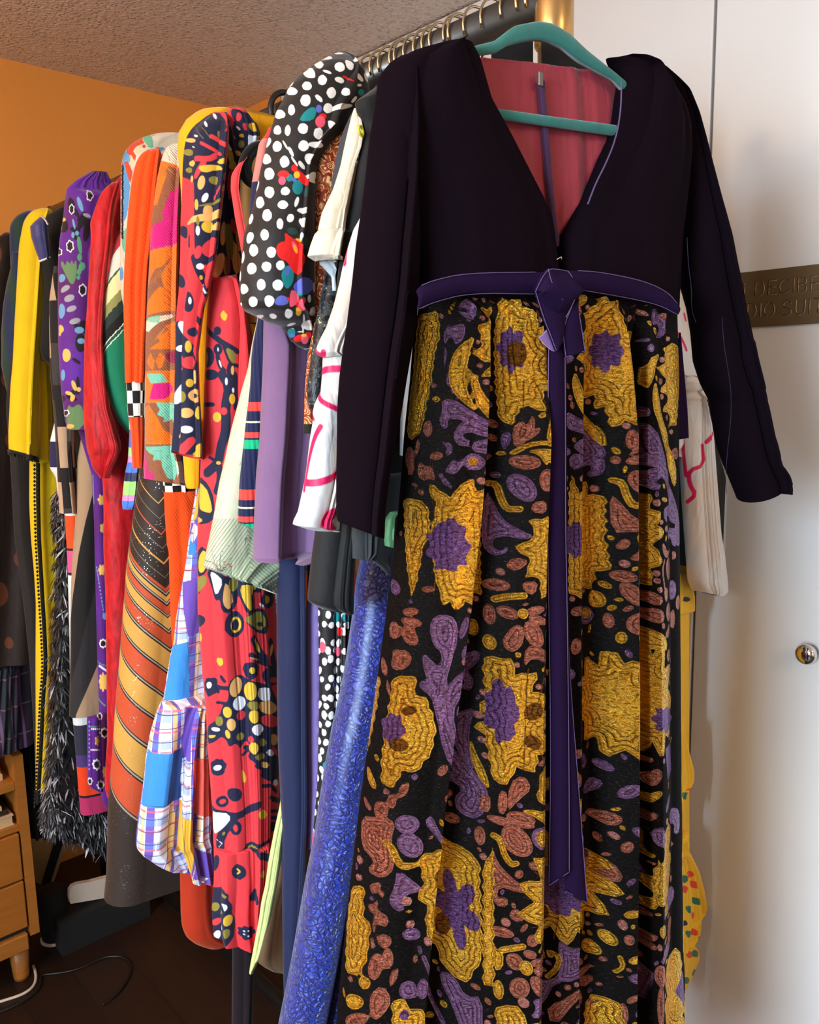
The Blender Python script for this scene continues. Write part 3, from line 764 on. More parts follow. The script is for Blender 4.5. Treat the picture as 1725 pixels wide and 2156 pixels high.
paint(S, 'mint', zz([el(520, 1200, 35, 150, -8), el(520, 1400, 40, 60), el(560, 1550, 55, 70, 20), el(510, 1640, 40, 50), el(500, 1730, 35, 35)]))
paint(S, 'sky', zz([el(530, 540, 35, 130, -18), el(430, 860, 18, 90, -12), el(480, 1010, 30, 40), el(415, 1040, 25, 50), el(230, 1740, 55, 70, 20)] + [el(360 + 40 * k, 222, 15, 22) for k in range(16)]) + [el(129, 655, 7, 16), el(167, 695, 11, 7), el(171, 718, 9, 6), el(131, 790, 4, 12)])
paint(S, 'grey', zz([el(280, 1910, 90, 45, -35), el(360, 2060, 80, 50, -30), el(640, 720, 70, 30, 20)]) + [el(145, 628, 12, 7, -20), el(150, 650, 12, 6, -20), el(157, 676, 13, 6, -15)])
paint(S, 'gold', zz([el(265, 790, 35, 30, -40), el(212, 920, 18, 45)]) + [el(128, 692, 5, 8), el(138, 748, 9, 14), el(126, 700, 3, 8), el(154, 812, 5, 12, -20), el(150, 838, 5, 8, 20), el(142, 828, 8, 4, 15), el(144, 898, 7, 5), el(165, 820, 5, 5)])
F0 = zz([fl(690, 390, 62, 100), fl(395, 620, 48, 90), fl(365, 1220, 68, 105), fl(190, 1310, 45, 70), fl(570, 1930, 72, 110)]) + [fl(137, 870, 6, 8)]
paint(S, 'petal', F0, 0)
paint(S, 'core', [('P', [(c0[0] + (x - c0[0]) * .74, c0[1] + (y - c0[1]) * .80) for x, y in f_[1]]) for f_ in F0 for c0 in [np.mean(np.array(f_[1]), 0)]], 0)
S = shell('skirt', pl(Y + .012), [(890, 160), (1000, 193), (1100, 198), (1200, 200), (1400, 205), (1500, 208), (1660, 210), (1690, 216), (1702, 222)], M_purp, g, h=.012, na=24, nf=70, nv=220, right=.9)
S2 = shell('sash_end', pl(Y - .012), [(1510, 183, 212), (1520, 183, 213), (1650, 185, 216), (1660, 192, 217), (1668, 207, 218)], M_purp, g, h=.006, nf=30, nv=70)
for Q in (S, S2):
    Fz = [flower(212, y, 11, 6, 12) for y in (1115, 1060)] + [flower(217, 1355, 9, 8, 11, .3), flower(220, 1543, 10, 8, 12, .3), flower(204, 1610, 9, 8, 13, .3), flower(212, 1653, 7, 8, 11, .3), flower(189, 1645, 6, 7, 9, .3), flower(211, 1508, 5, 6, 9, .3)]
    paint(Q, 'petal', Fz[2:] + [el(210 + 3 * k, 1402 + 2.2 * k, 2.2, 2.6) for k in range(6)] + [el(193 + 4 * k, 1535, 1.8, 2.2) for k in range(5)] + [el(192 + 4 * k, 1579, 1.8, 2.2) for k in range(5)])
    paint(Q, 'core', [('P', [(np.mean(np.array(f_[1]), 0)[0] + (x - np.mean(np.array(f_[1]), 0)[0]) * .66, np.mean(np.array(f_[1]), 0)[1] + (y - np.mean(np.array(f_[1]), 0)[1]) * .66) for x, y in f_[1]]) for f_ in Fz[2:]])
    paint(Q, 'gold', [flower(214, 1052, 9, 6, 13), flower(217, 1112, 7, 5, 12), flower(214, 1200, 8, 6, 13), flower(217, 1436, 11, 8, 21, .35), flower(205, 1560, 5, 5, 12), flower(221, 1625, 6, 6, 14)])
    paint(Q, 'sky', [el(214, 1055, 6, 9), el(217, 1115, 4, 8), el(213, 1201, 5, 8), el(216, 1437, 5, 5)] + [el(204 + 1.2 * k, 1195 + 8 * k, 1.8, 2.4) for k in range(14)] + [el(188, 1520 + 9 * k, 1.6, 2.4) for k in range(12)] + [el(221, 1298, 5, 7)])
    paint(Q, 'mint', [st(3, (196, 1000), (198, 1060)), st(3, (206, 1392), (224, 1402)), st(3, (207, 1467), (222, 1486)), st(3, (188, 1530), (210, 1528)), el(216, 1437, 8, 9)])
    for a_ in ('black', 'sage', 'grey'): paint(Q, a_, [])
# 12 red velvet dress
Y = 1.425
t = NT('crushed_red_velvet'); uvv, u, v = t.uv()
cr, _ = t.noise(t.mapping(uvv, (1, .3, 1)), 60, 5, .65, 1.2)
c = t.mix(t.math('MULTIPLY_ADD', cr, 2.4, -.75, clamp=True), lin((140, 4, 14)), lin((214, 28, 36)))
M_velv = finish_cloth(t, c, rough=.55, sheen=.7, sheen_tint=(1, .45, .4, 1), wrinkle=.5)
g = G('red_velvet_dress', 'crimson crushed velvet dress with a puffed cuff, right of the purple floral dress', 'dress', Y, 1.1)
shell('body', pl(Y + .02), [(370, 256), (393, 230), (420, 225), (536, 222), (800, 215), (960, 214), (1030, 220), (1085, 221), (1155, 220), (1225, 223), (1294, 225), (1387, 226), (1559, 228), (1640, 223), (1663, 222), (1684, 229)], M_velv, g, h=.025, fold=wave(.006, 14, 4), right=.93, nv=120)
shell('sleeve', pl(Y - .02), [(384, 236, 252, 384), (394, 222, 250), (410, 211, 246), (428, 204, 242), (447, 198, 240), (466, 191, 238), (497, 193, 236), (536, 190, 231), (582, 186, 226), (652, 180, 221), (721, 173, 219), (791, 172, 223), (861, 174, 232), (895, 176, 243), (907, 178, 246), (930, 181, 253), (946, 183, 256), (963, 188, 249), (986, 194, 236), (1000, 205, 228), (1007, 210, 226)], M_velv, g, h=.034, fold=wave(.006, 15, 4, .9, .4), nv=110, top=.06)
# 13 serape
Y = 1.385
zref = lambda x, y: at_y((x, y), Y)[2]
t = NT('serape_stripes'); uvv, u, v = t.uv()
u0 = at_y((240, 640), Y)[0]
nz, _ = t.noise(t.mapping(uvv, (1, 6, 1)), 40, 3); 
wv_ = t.math('ADD', t.math('SUBTRACT', v, t.math('MULTIPLY', t.math('SUBTRACT', u, u0), 1.05)), t.math('MULTIPLY_ADD', nz, .006, -.003))
zl_ = [(zref(240, y)) for y in (506, 533, 574, 580, 618, 640, 665, 688, 691, 699, 702)]
cl_ = [(88, 26, 34), (178, 40, 48), (222, 206, 190), (62, 92, 56), (224, 206, 150), (136, 136, 78), (40, 52, 46), (24, 24, 22), (224, 226, 208), (24, 84, 60), (224, 226, 208), (26, 120, 86)]
M_serape = finish_cloth(t, bands(t, wv_, zl_, cl_), rough=.9, weave=500, bump=.5)
g = G('serape_poncho', 'green wool poncho with cream, olive and red stripes, right of the red velvet sleeve', 'poncho', Y, 1.3)
shell('body', pl(Y), [(470, 262), (482, 254), (497, 247), (529, 238), (571, 230), (617, 223), (675, 219), (710, 217), (768, 219), (814, 225), (849, 234), (888, 250), (907, 263), (914, 271)], M_serape, g, h=.02, fold=wave(.003, 16, 2), right=.9)
# 14 geometric dress
Y = 1.335
t = NT('geometric_print')
c = layered(t, lin((206, 196, 176)), [('blue', lin((84, 142, 190))), ('rust', lin((198, 66, 40))), ('teal', lin((104, 168, 138))), ('cream', lin((214, 190, 146))), ('line', lin((20, 20, 24)))], .0005)
M_geo = finish_cloth(t, c, rough=.6)
g = G('geometric_dress', 'silk dress printed with blue, rust and teal shapes, shoulder behind the orange knit', 'dress', Y, 1.4)
S = shell('body', pl(Y), [(283, 318, 376, 290), (287, 300), (292, 286), (299, 276), (308, 267), (317, 261), (334, 256), (400, 254), (487, 254), (536, 253), (592, 252), (617, 255), (652, 262), (760, 268), (905, 272)], M_geo, g, h=.034, na=30, nf=80, nv=150, top=.06)
k2 = (240, 280, 5.99)
q = lambda sh: tf(sh, *k2)
sh_blue = [pg((110, 220), (190, 230), (215, 330), (200, 400), (150, 330), (140, 420), (210, 600), (190, 900), (160, 1110), (105, 1110), (130, 900), (120, 500)), pg((70, 1700), (130, 1690), (130, 1860), (70, 1860)), pg((500, 190), (640, 170), (640, 240), (520, 240))]
sh_rust = [pg((150, 200), (360, 30), (420, 200), (380, 210), (340, 150), (235, 205), (290, 300), (270, 360)), pg((140, 350), (190, 370), (240, 500), (210, 640), (160, 480)), pg((70, 1640), (120, 1690), (75, 1700)), pg((85, 420), (130, 350), (125, 430), (100, 470))]
sh_teal = [pg((360, 30), (475, 25), (510, 195), (430, 190)), pg((160, 1190), (95, 1330), (110, 1420), (150, 1530), (200, 1500), (200, 1190))]
paint(S, 'blue', q(sh_blue), 1); paint(S, 'rust', q(sh_rust), 0); paint(S, 'teal', q(sh_teal), 1)
paint(S, 'cream', q([pg((245, 200), (330, 152), (375, 210), (300, 280)), pg((100, 1240), (130, 1180), (110, 1160)), pg((195, 270), (240, 300), (260, 400), (225, 440))]), 0)
paint(S, 'line', [('S', s_[1] + s_[1][:1], .9) for s_ in q(sh_blue + sh_rust + sh_teal)] + [st(1.2, *[(257 + .2 * k, 300 + 12 * k) for k in range(22)]), st(1, (320, 287), (376, 292)), st(1, (256, 616), (266, 640))], 0)
mb = MB(); rg = random.Random(5)
for k in range(90):
    p = at_y((257.2 - .6 * (k / 90) + rg.random() * 1.8, 350 + k * 1.7), Y - .028); mb.lathe(p, [(.0004, -.0018), (.0018, 0), (.0004, .0018)], 6)
mb.build('beaded_edge', plain('black_bead', (16, 16, 18), .15, .2), g)
# 14b blue striped sleeve
Y = 1.35
t = NT('blue_lime_stripe'); uvv, u, v = t.uv()
zz_ = [at_y((268, y), Y)[2] for y in (942, 960, 973, 994, 1012, 1040, 1052)]
cc_ = [(74, 116, 200), (168, 226, 130), (212, 140, 196), (70, 116, 206), (24, 32, 72), (160, 226, 120), (214, 140, 190), (70, 118, 214)]
M_bls = finish_cloth(t, bands(t, v, zz_, cc_), rough=.5, sheen=.3)
g = G('blue_blouse', 'bright blue blouse sleeve end with lime and pink stripes beside the orange ribbed cuff', 'blouse', Y, 1.0)
shell('sleeve', pl(Y - .004), [(840, 270, 292), (907, 272, 292), (970, 269, 292), (1002, 262, 291), (1030, 259, 289), (1062, 256, 284), (1072, 258, 280)], M_bls, g, h=.012, fold=folds([(-.12, 0), (.3, .2), (.48, -1), (.62, .2), (1.12, 0)], .010))
shell('body', pl(Y + .012), [(470, 300), (600, 290), (820, 292), (960, 296)], M_bls, g, h=.008)
# 15 chevron lurex gown
Y = 1.305
g = G('chevron_gown', 'brown, gold and rust chevron striped lurex gown reaching almost to the floor', 'gown', Y, .8)
CH = shell('body', pl(Y), [(880, 305), (990, 294), (1020, 290), (1081, 282), (1143, 274), (1199, 267), (1271, 262), (1340, 256), (1400, 252), (1466, 245), (1547, 240), (1628, 234), (1698, 228), (1744, 226), (1850, 224), (1901, 219)], None, g, h=.045, na=30, fold=wave(.002, 17, 2), right=.92, nv=160, nf=80)
t = NT('chevron_lurex'); uvv, u, v = t.uv()
xa = to_cloth(CH, [(334, 1060)])[0, 0]; slope = 1.02
W_ = t.math('SUBTRACT', v, t.math('MULTIPLY', t.math('ABSOLUTE', t.math('SUBTRACT', u, xa)), slope))
za = lambda y: to_cloth(CH, [(334, y)])[0, 1]
RU, GO, BR, SI, BK = (182, 72, 36), (196, 146, 66), (44, 33, 26), (150, 140, 120), (22, 18, 16)
cut = [(1058, BR), (1061, GO), (1091, BR), (1093, (120, 108, 88)), (1123, BR), (1127, RU), (1154, BR), (1156, (120, 108, 88)), (1185, BR), (1190, GO), (1217, BR), (1219, (120, 108, 88)), (1241, BR), (1249, RU), (1251, BK), (1255, SI), (1259, BK), (1270, GO), (1272, BK), (1276, SI), (1280, BK), (1297, RU), (1299, BK), (1302, SI), (1305, BK), (1329, GO), (1332, BK), (1336, SI), (1339, BK), (1368, RU), (1371, BK), (1375, SI), (1379, BK), (1422, GO), (1425, BK), (1429, SI), (1433, BK), (1482, RU), (1485, BK), (1489, SI), (1493, BK), (1548, GO), (1551, BK), (1555, SI), (1559, BK), (1622, RU), (1625, BK), (1630, SI), (1634, BK), (1706, GO), (1709, BK)]
stop2 = [(1714, SI), (1718, BK), (1800, RU), (1803, BK), (1808, SI), (1812, BR), (2300, BR)]
allc = cut + stop2
c = bands(t, W_, [za(y) for y, _ in allc], [c_ for _, c_ in allc] + [BR])
vo = t.new('ShaderNodeTexVoronoi'); vo.inputs['Scale'].default_value = 380; t.lk(uvv, vo.inputs['Vector'])
gl, _ = t.noise(uvv, 18, 3)
spark = t.math('MULTIPLY', t.math('LESS_THAN', vo.outputs['Distance'], .20), t.math('GREATER_THAN', gl, .50))
wn = t.new('ShaderNodeSeparateColor'); t.lk(vo.outputs['Color'], wn.inputs[0])
spark = t.math('MULTIPLY', spark, t.math('GREATER_THAN', wn.outputs[0], .55))
M_chev = finish_cloth(t, t.mix(spark, c, lin((255, 240, 200))), rough=.62, sheen=.2, wrinkle=.1)
t.put(t.bsdf.inputs['Metallic'], spark); t.put(t.bsdf.inputs['Roughness'], t.math('MULTIPLY_ADD', spark, -.35, .62))
CH.me.materials.append(M_chev)
# 16 orange knit
Y = 1.275
t = NT('orange_knit'); uvv, u, v = t.uv()
ribs = t.math('SINE', t.math('MULTIPLY', t.math('ADD', u, t.math('MULTIPLY', v, .5)), 1500))
M_or = finish_cloth(t, lin((232, 74, 14)), rough=.85, sheen=.5, sheen_tint=(1, .6, .4, 1), bump=.4, weave=500)
b = t.bump(ribs, .25, .0012); t.lk(b, [n for n in t.n if n.type == 'BUMP'][0].inputs['Normal'])
t = NT('orange_rib'); uvv, u, v = t.uv(); M_rib = finish_cloth(t, lin((222, 70, 12)), rough=.85, sheen=.4)
t.lk(t.bump(t.math('SINE', t.math('MULTIPLY', u, 620)), .5, .003), [n for n in t.n if n.type == 'BUMP'][0].inputs['Normal'])
t = NT('black_white_check'); uvv, u, v = t.uv()
ck = t.new('ShaderNodeTexChecker'); ck.inputs['Scale'].default_value = 1; ck.inputs['Color1'].default_value = lin((238, 230, 216)); ck.inputs['Color2'].default_value = lin((18, 16, 16))
t.lk(t.mapping(uvv, (68, 52, 1)), ck.inputs['Vector']); M_bw = finish_cloth(t, ck.outputs[0], rough=.8)
g = G('orange_knit_dress', 'vivid orange knit dress with black and white checked cuff, left of the embroidered jacket', 'dress', Y, 1.1)
shell('sleeve', pl(Y - .02), [(315, 312, 336, 317), (319, 301, 340, 320), (328, 293, 341), (341, 286, 340), (376, 278, 337), (435, 271, 332), (487, 267, 326), (559, 263, 316), (600, 262, 313), (652, 262, 311), (721, 264, 308), (791, 265, 306), (806, 266, 305)], M_or, g, h=.032, fold=folds([(-.12, 0), (-.075, .2), (-.052, .6), (-.036, .5), (-.029, -.9), (-.018, .5), (0, .5), (.5, .2), (1.12, 0)], .007, 18), nv=80, top=.07)
cf = shell('cuff', pl(Y - .02), [(804, 266, 305), (830, 267, 305), (860, 268, 304), (878, 270, 304)], M_bw, g, h=.032, top=0)
shell('ribbing', pl(Y - .02), [(876, 270, 304), (895, 274, 304), (940, 276, 303), (970, 278, 302), (986, 279, 301)], M_rib, g, h=.024, top=0)
shell('body', pl(Y + .012), [(322, 330), (345, 318), (500, 312), (700, 318), (900, 332), (1010, 343)], M_or, g, h=.012)
shell('waistband', pl(Y - .012), [(1010, 342, 400), (1037, 343, 402)], M_bw, g, h=.02, top=0, nv=8)
shell('skirt', pl(Y - .012), [(1036, 343, 420), (1085, 345), (1160, 349), (1163, 352), (1248, 353), (1317, 355), (1364, 358), (1450, 360), (1520, 364)], M_or, g, h=.026, top=0, fold=folds([(-.12, 0), (-.07, .2), (-.045, .5), (-.02, -.6), (0, .5), (.5, .2), (1.12, 0)], .007, 3), nv=80, sm=0)
# pale striped sash showing between the gown and the orange skirt
t = NT('pale_stripe'); uvv, u, v = t.uv()
s_ = t.math('LESS_THAN', t.math('FRACT', t.math('MULTIPLY', t.math('ADD', v, t.math('MULTIPLY', u, -.6)), 70)), .22)
zc = at_y((350, 1341), Y)[2]
M_pst = finish_cloth(t, t.mix(s_, t.mix(t.math('GREATER_THAN', v, zc), lin((172, 200, 220)), lin((232, 224, 160))), lin((40, 44, 54))), rough=.7)
g = G('striped_scarf', 'small pale blue and yellow striped scarf end left of the orange knit skirt', 'scarf', Y + .025, .8)
shell('body', pl(Y - .005), [(1280, 351, 362), (1313, 347, 362), (1341, 346, 362), (1380, 344, 362), (1388, 348, 360)], M_pst, g, h=.006, nv=30, nf=16)
# 17 embroidered patchwork jacket
Y = 1.205
t = NT('embroidered_patchwork')
c = layered(t, lin((140, 82, 52)), [('orange', lin((222, 108, 12))), ('cream', lin((220, 206, 182))), ('pink', lin((198, 8, 112))), ('plum', lin((140, 20, 60))), ('teal', lin((112, 188, 160))), ('thread', lin((214, 138, 52))), ('dark', lin((120, 54, 14)))], .0007)
M_emb = finish_cloth(t, c, rough=.6, sheen=.4, bump=.3)
uvv, u, v = t.uv()
sat = t.math('SINE', t.math('MULTIPLY', t.math('ADD', u, t.math('MULTIPLY', v, .8)), 1600)); wr2, _ = t.noise(t.mapping(uvv, (1, .5, 1), (0, 0, .6)), 160, 3)
t.lk(t.bump(t.math('ADD', t.math('MULTIPLY', sat, .15), wr2), .8, .003), [n for n in t.n if n.type == 'BUMP'][0].inputs['Normal'])
g = G('embroidered_jacket', 'patchwork jacket embroidered with orange leaves, magenta and teal on brown', 'jacket', Y, 1.2)
shell('body', pl(Y + .02), [(318, 372), (345, 352), (500, 340), (800, 330), (960, 335)], M_emb, g, h=.01)
S = shell('sleeve', pl(Y - .015), [(303, 362, 384, 305), (306, 352, 388, 312), (316, 346, 386), (337, 339, 384), (374, 331, 382), (420, 325, 380), (478, 318, 378), (548, 315, 377), (594, 312, 376), (652, 309, 376), (719, 306, 376), (812, 305, 374), (882, 304, 374), (951, 303, 376), (985, 301, 384), (1009, 302, 388, 1020)], M_emb, g, h=.034, na=36, fold=wave(.002, 19, 2), nf=90, nv=200, top=.05)
dD = lambda sh: tf(sh, 300, 200, 4.3125); dE = lambda sh: tf(sh, 300, 650, 4.3125)
SA = dD([pg((150, 600), (330, 590), (330, 700), (240, 640), (180, 760), (230, 700), (140, 1000), (100, 1000), (130, 760)), pg((70, 1400), (330, 1350), (330, 1960), (230, 1900), (170, 1640), (230, 1540), (260, 1450), (180, 1560), (120, 1580), (60, 1720)), pg((45, 1900), (80, 1830), (160, 1740), (330, 1900), (330, 1980), (230, 1960), (45, 2010))])
SA += dE([pg((330, 90), (200, 150), (230, 190), (180, 230), (140, 260), (160, 300), (60, 370), (310, 370)), pg((40, 480), (75, 400), (110, 470), (100, 550), (75, 545)), pg((120, 470), (160, 395), (205, 440), (180, 530), (150, 545)), pg((20, 570), (300, 560), (300, 850), (20, 850)), pg((20, 1220), (20, 900), (60, 870), (130, 980), (200, 1110), (270, 1160), (270, 1230)), pg((-20, 250), (20, 300), (-20, 340))])
paint(S, 'orange', SA, 0)
paint(S, 'pink', dD([pg((250, 880), (330, 830), (345, 1350), (190, 1390), (70, 1420), (80, 1200), (200, 1140), (180, 1080)), ]) + dE([pg((100, 680), (240, 670), (275, 730), (200, 820), (60, 825)), pg((-10, 1280), (30, 1300), (40, 1420), (70, 1490), (110, 1490), (100, 1560), (-10, 1560))]), 0)
paint(S, 'plum', dE([pg((220, 390), (310, 375), (310, 500), (240, 500), (205, 440))]), 1)
paint(S, 'cream', dD([pg((150, 400), (345, 400), (345, 690), (260, 620), (150, 590)), pg((20, 2060), (250, 1990), (270, 2010), (160, 2060), (60, 2150), (20, 2140))]) + dE([pg((310, 1380), (400, 1380), (400, 1600), (340, 1560), (290, 1440))]), 0)
paint(S, 'teal', dE([pg((40, 590), (180, 590), (225, 665), (80, 680)), pg((120, 850), (310, 860), (310, 1110), (260, 1000), (190, 1030), (200, 990), (130, 960), (160, 920)), pg((20, 1250), (270, 1240), (300, 1480), (280, 1560), (230, 1540), (180, 1440), (170, 1370), (90, 1380), (110, 1330), (60, 1310)), pg((40, 90), (170, 60), (150, 130), (60, 120))]), 0)
rg = random.Random(8); th = []
for (x0, y0, x1, y1) in ((200, 640, 330, 760), (110, 980, 210, 700), (75, 1420, 330, 1350), (60, 1720, 300, 1480), (60, 2050, 330, 1990)):
    for k in range(16):
        f_ = k / 15; x = x0 + (x1 - x0) * f_; y = y0 + (y1 - y0) * f_; th.append(st(5, (x - 10, y - 12 + rg.random() * 8), (x + 12, y + 10)))
th = dD(th)
for yy in (565, 845, 1225): th += dE([st(7, *[(x, yy + (8 if k % 2 else -8)) for k, x in enumerate(range(20, 305, 16))])])
th += dE([st(5, (60 + k * 16, 330 - k * 18), (90 + k * 16, 320 - k * 18)) for k in range(12)])
paint(S, 'thread', th, 0)
dk = dD([st(7, (330 - 0, 1780 + 60 * k), (270, 1740 + 50 * k), (225 - 8 * k, 1640 + 60 * k)) for k in range(-1, 5)]) + dE([st(5, (310, 180 + 50 * k), (240, 160 + 50 * k)) for k in range(4)] + [st(5, (40, 900 + 50 * k), (75, 960 + 50 * k), (125, 930 + 50 * k)) for k in range(6)] + [st(5, (60, 420 + 35 * k), (75, 450 + 35 * k), (95, 420 + 35 * k)) for k in range(3)] + [st(5, (135, 420 + 35 * k), (152, 450 + 35 * k), (185, 420 + 35 * k)) for k in range(3)] + [st(4, (150, 890), (250, 870)), st(4, (170, 950), (290, 900)), st(4, (200, 1010), (300, 950)), st(4, (90, 1290), (180, 1290)), st(4, (120, 1370), (240, 1330)), st(4, (200, 1450), (290, 1420))])
paint(S, 'dark', dk + dD([st(6, (190, 470), (240, 540), (250, 600)), st(6, (240, 450), (330, 690))]), 0)
# 19 madras patchwork dress
Y = 1.165
t = NT('madras_patchwork'); uvv, u, v = t.uv()
def lines(coord, per, w, ph=0.0): return t.math('LESS_THAN', t.math('FRACT', t.math('ADD', t.math('MULTIPLY', coord, 1 / per), ph)), w)
wob, _ = t.noise(uvv, 5, 2); uu_ = t.math('ADD', u, t.math('MULTIPLY', v, -.12)); vv_ = t.math('ADD', v, t.math('MULTIPLY', u, -.10))
pl1 = t.mix(lines(uu_, 0.0322, .42), lin((222, 220, 236)), lin((112, 84, 170)))
pl1 = t.mix(t.math('MULTIPLY', lines(vv_, 0.0372, .36), .55), pl1, lin((76, 130, 200))); pl1 = t.mix(t.math('MULTIPLY', lines(uu_, 0.0434, .15, .3), .8), pl1, lin((232, 190, 96)))
pl1 = t.mix(t.math('MULTIPLY', lines(vv_, 0.0285, .10, .2), .8), pl1, lin((204, 92, 110))); pl1 = t.mix(lines(uu_, 0.0161, .07), pl1, lin((238, 236, 244))); pl1 = t.mix(t.math('MULTIPLY', lines(vv_, 0.0186, .07, .5), .9), pl1, lin((86, 50, 110)))
c = layered(t, pl1, [('violet', lin((104, 74, 166))), ('blue', lin((56, 132, 202))), ('navy', lin((34, 62, 112))), ('mustard', lin((218, 166, 52))), ('coral', lin((230, 92, 76))), ('white', lin((226, 226, 240))), ('seam', lin((44, 34, 60)))], .0005)
M_madras = finish_cloth(t, c, rough=.85, sheen=.2, wrinkle=.4)
g = G('madras_dress', 'blue, violet and mustard madras patchwork dress flaring left of the red printed dress', 'dress', Y, .8)
S = shell('body', pl(Y), [(700, 420), (900, 412), (1040, 412), (1100, 402), (1193, 391), (1239, 382), (1309, 370), (1355, 366), (1390, 358), (1436, 351), (1483, 344)], M_madras, g, h=.02, na=26, right=.80, nf=80, nv=180, fold=wave(.002, 20, 3))
R_ = shell('ruffle', pl(Y - .012), [(1480, 344, 450), (1506, 331, 452), (1552, 318, 456), (1600, 309, 458), (1640, 306, 460), (1680, 301, 460), (1724, 295, 462), (1767, 291, 462), (1788, 290, 464), (1800, 300, 466), (1812, 320, 470, 1850)], M_madras, g, h=.034, na=36, top=.02, nf=110, nv=130, fold=folds([(-.12, .1), (-.07, .2), (-.045, .5), (-.02, .5), (-.004, -.4), (.08, -.9), (.2, .6), (.35, .8), (.5, -.8), (.6, .5), (.9, .8), (1.12, 0)], .014, 21, .1))
fF = lambda sh: tf(sh, 250, 1100, 4.3125); fG = lambda sh: tf(sh, 250, 1550, 3.45)
def paint_part(Q, a_, L, r_):
    up = Q is S
    paint(Q, a_, [q_ for q_ in L if (np.mean([v_[1] for v_ in q_[1]]) < 1492) == up], r_)
for Q in (S, R_):
    paint_part(Q, 'violet', fF([pg((585, 545), (720, 500), (730, 1000), (630, 1040)), pg((590, 1670), (690, 1690), (660, 2156), (560, 2156), (590, 1900)), pg((660, 0), (690, 0), (630, 190))]) + fG([pg((460, -10), (530, 0), (520, 140), (460, 160)), pg((560, 820), (690, 870), (690, 1010), (550, 1010))]), 0)
    paint_part(Q, 'blue', fF([pg((490, 1110), (635, 1080), (645, 1590), (400, 1660), (440, 1440)), pg((650, 150), (700, 200), (700, 290), (630, 300))]) + fG([pg((220, 90), (400, 115), (365, 500), (180, 480))]), 0)
    paint_part(Q, 'navy', fG([pg((400, 105), (460, 90), (440, 330), (440, 470), (350, 500))]), 0)
    paint_part(Q, 'mustard', fF([pg((640, 1590), (790, 1550), (790, 1690), (650, 1690))]) + fG([pg((430, 480), (460, 500), (480, 870), (405, 855)), pg((465, 570), (530, 590), (540, 970), (500, 950), (480, 860))]) + [pg((417, 1030), (424, 1030), (414, 1090), (406, 1100))], 0)
    paint_part(Q, 'coral', fG([pg((540, 160), (655, 155), (690, 590), (560, 570))]), 0)
    paint_part(Q, 'white', fF([pg((690, 10), (720, 40), (715, 110), (680, 180)), pg((400, 1640), (560, 1610), (630, 1590), (620, 1660), (480, 1680))]), 0)
    paint_part(Q, 'seam', fF([st(6, (585, 545), (720, 495)), st(6, (490, 1110), (630, 1060)), st(6, (640, 1045), (740, 1000)), st(6, (400, 1660), (640, 1590), (790, 1540)), st(5, (585, 545), (635, 1080), (645, 1590))]) + fG([st(5, (220, 90), (330, 110), (400, 115)), st(5, (180, 470), (280, 500), (440, 470)), st(4, (455, 160), (650, 160)), st(4, (465, 570), (690, 590)), st(3, (460, 0), (460, 500), (480, 870)), st(3, (540, 160), (550, 600), (540, 970)), st(3, (400, 115), (365, 500))]), 0)
# 18 mustard coat
Y = 1.135
M_must = cloth('mustard_wool', (238, 168, 16), rough=.85, sheen=.35)
g = G('mustard_coat', 'mustard yellow coat edging the shoulder of the red and navy printed dress', 'coat', Y, 1.4)
shell('body', pl(Y), [(229, 430, 470, 240), (231, 415), (236, 403), (242, 391), (250, 381), (260, 375), (275, 371), (316, 372), (362, 378), (420, 381), (560, 378), (700, 376), (860, 372), (950, 380)], M_must, g, h=.03, fold=wave(.003, 22, 3), top=.06, right=.9)
shell('sleeve', pl(Y - .012), [(880, 374, 424), (950, 384, 423), (980, 387, 422), (1015, 389, 421), (1029, 393, 420)], M_must, g, h=.02, nv=40)
# 20 rust velvet gown
Y = 1.145
M_rust = cloth('rust_velvet', (168, 42, 12), rough=.7, sheen=.5, sheen_tint=(1, .5, .3, 1))
g = G('rust_gown', 'rust orange velvet gown with a rounded hem, low behind the madras ruffle', 'gown', Y + .02, .6)
shell('body', pl(Y + .012), [(1400, 420), (1700, 379), (1802, 380), (1880, 382), (1927, 384), (1956, 387), (1975, 395), (1987, 412), (1993, 432)], M_rust, g, h=.022, right=.72, nv=80, fold=wave(.006, 23, 3))
# 21 red and navy printed dress
Y = 1.075
REDL = [('nav', lin((27, 28, 54))), ('red', lin((208, 56, 62))), ('yel', lin((216, 170, 52))), ('pea', lin((226, 168, 98))), ('oli', lin((130, 118, 48))), ('whi', lin((232, 230, 236))), ('dot', lin((24, 25, 50)))]
t = NT('red_navy_print'); M_red = finish_cloth(t, layered(t, lin((212, 52, 58)), REDL, .0005), rough=.75, sheen=.2, wrinkle=.2)
def prt(S, **kw):
    for a, _ in REDL: paint(S, a, kw.get(a, []), 1)
g = G('red_print_dress', 'red maxi dress with bold navy, yellow and white doodle print, beneath the polka dot sleeve', 'dress', Y, .9)
dD = lambda sh: tf(sh, 300, 200, 4.3125); dE = lambda sh: tf(sh, 300, 650, 4.3125); fF = lambda sh: tf(sh, 250, 1100, 4.3125); fG = lambda sh: tf(sh, 250, 1550, 3.45)
S = shell('sleeve', pl(Y - .01), [(237, 446, 470, 240), (243, 434, 476), (250, 424, 480), (258, 412, 482), (268, 403, 483), (281, 395, 483), (304, 390, 482), (339, 387, 478), (385, 386, 474), (455, 383, 466), (548, 382, 455), (617, 379, 440), (650, 375, 430), (743, 372, 418), (835, 370, 421), (882, 369, 424), (930, 365, 427), (952, 363, 427, 967)], M_red, g, h=.034, na=36, nf=110, nv=230, top=.06, fold=folds([(-.12, 0), (-.075, .3), (-.063, -.9), (-.052, -.6), (-.036, .7), (-.01, .5), (.3, .2), (1.12, 0)], .007, 24))
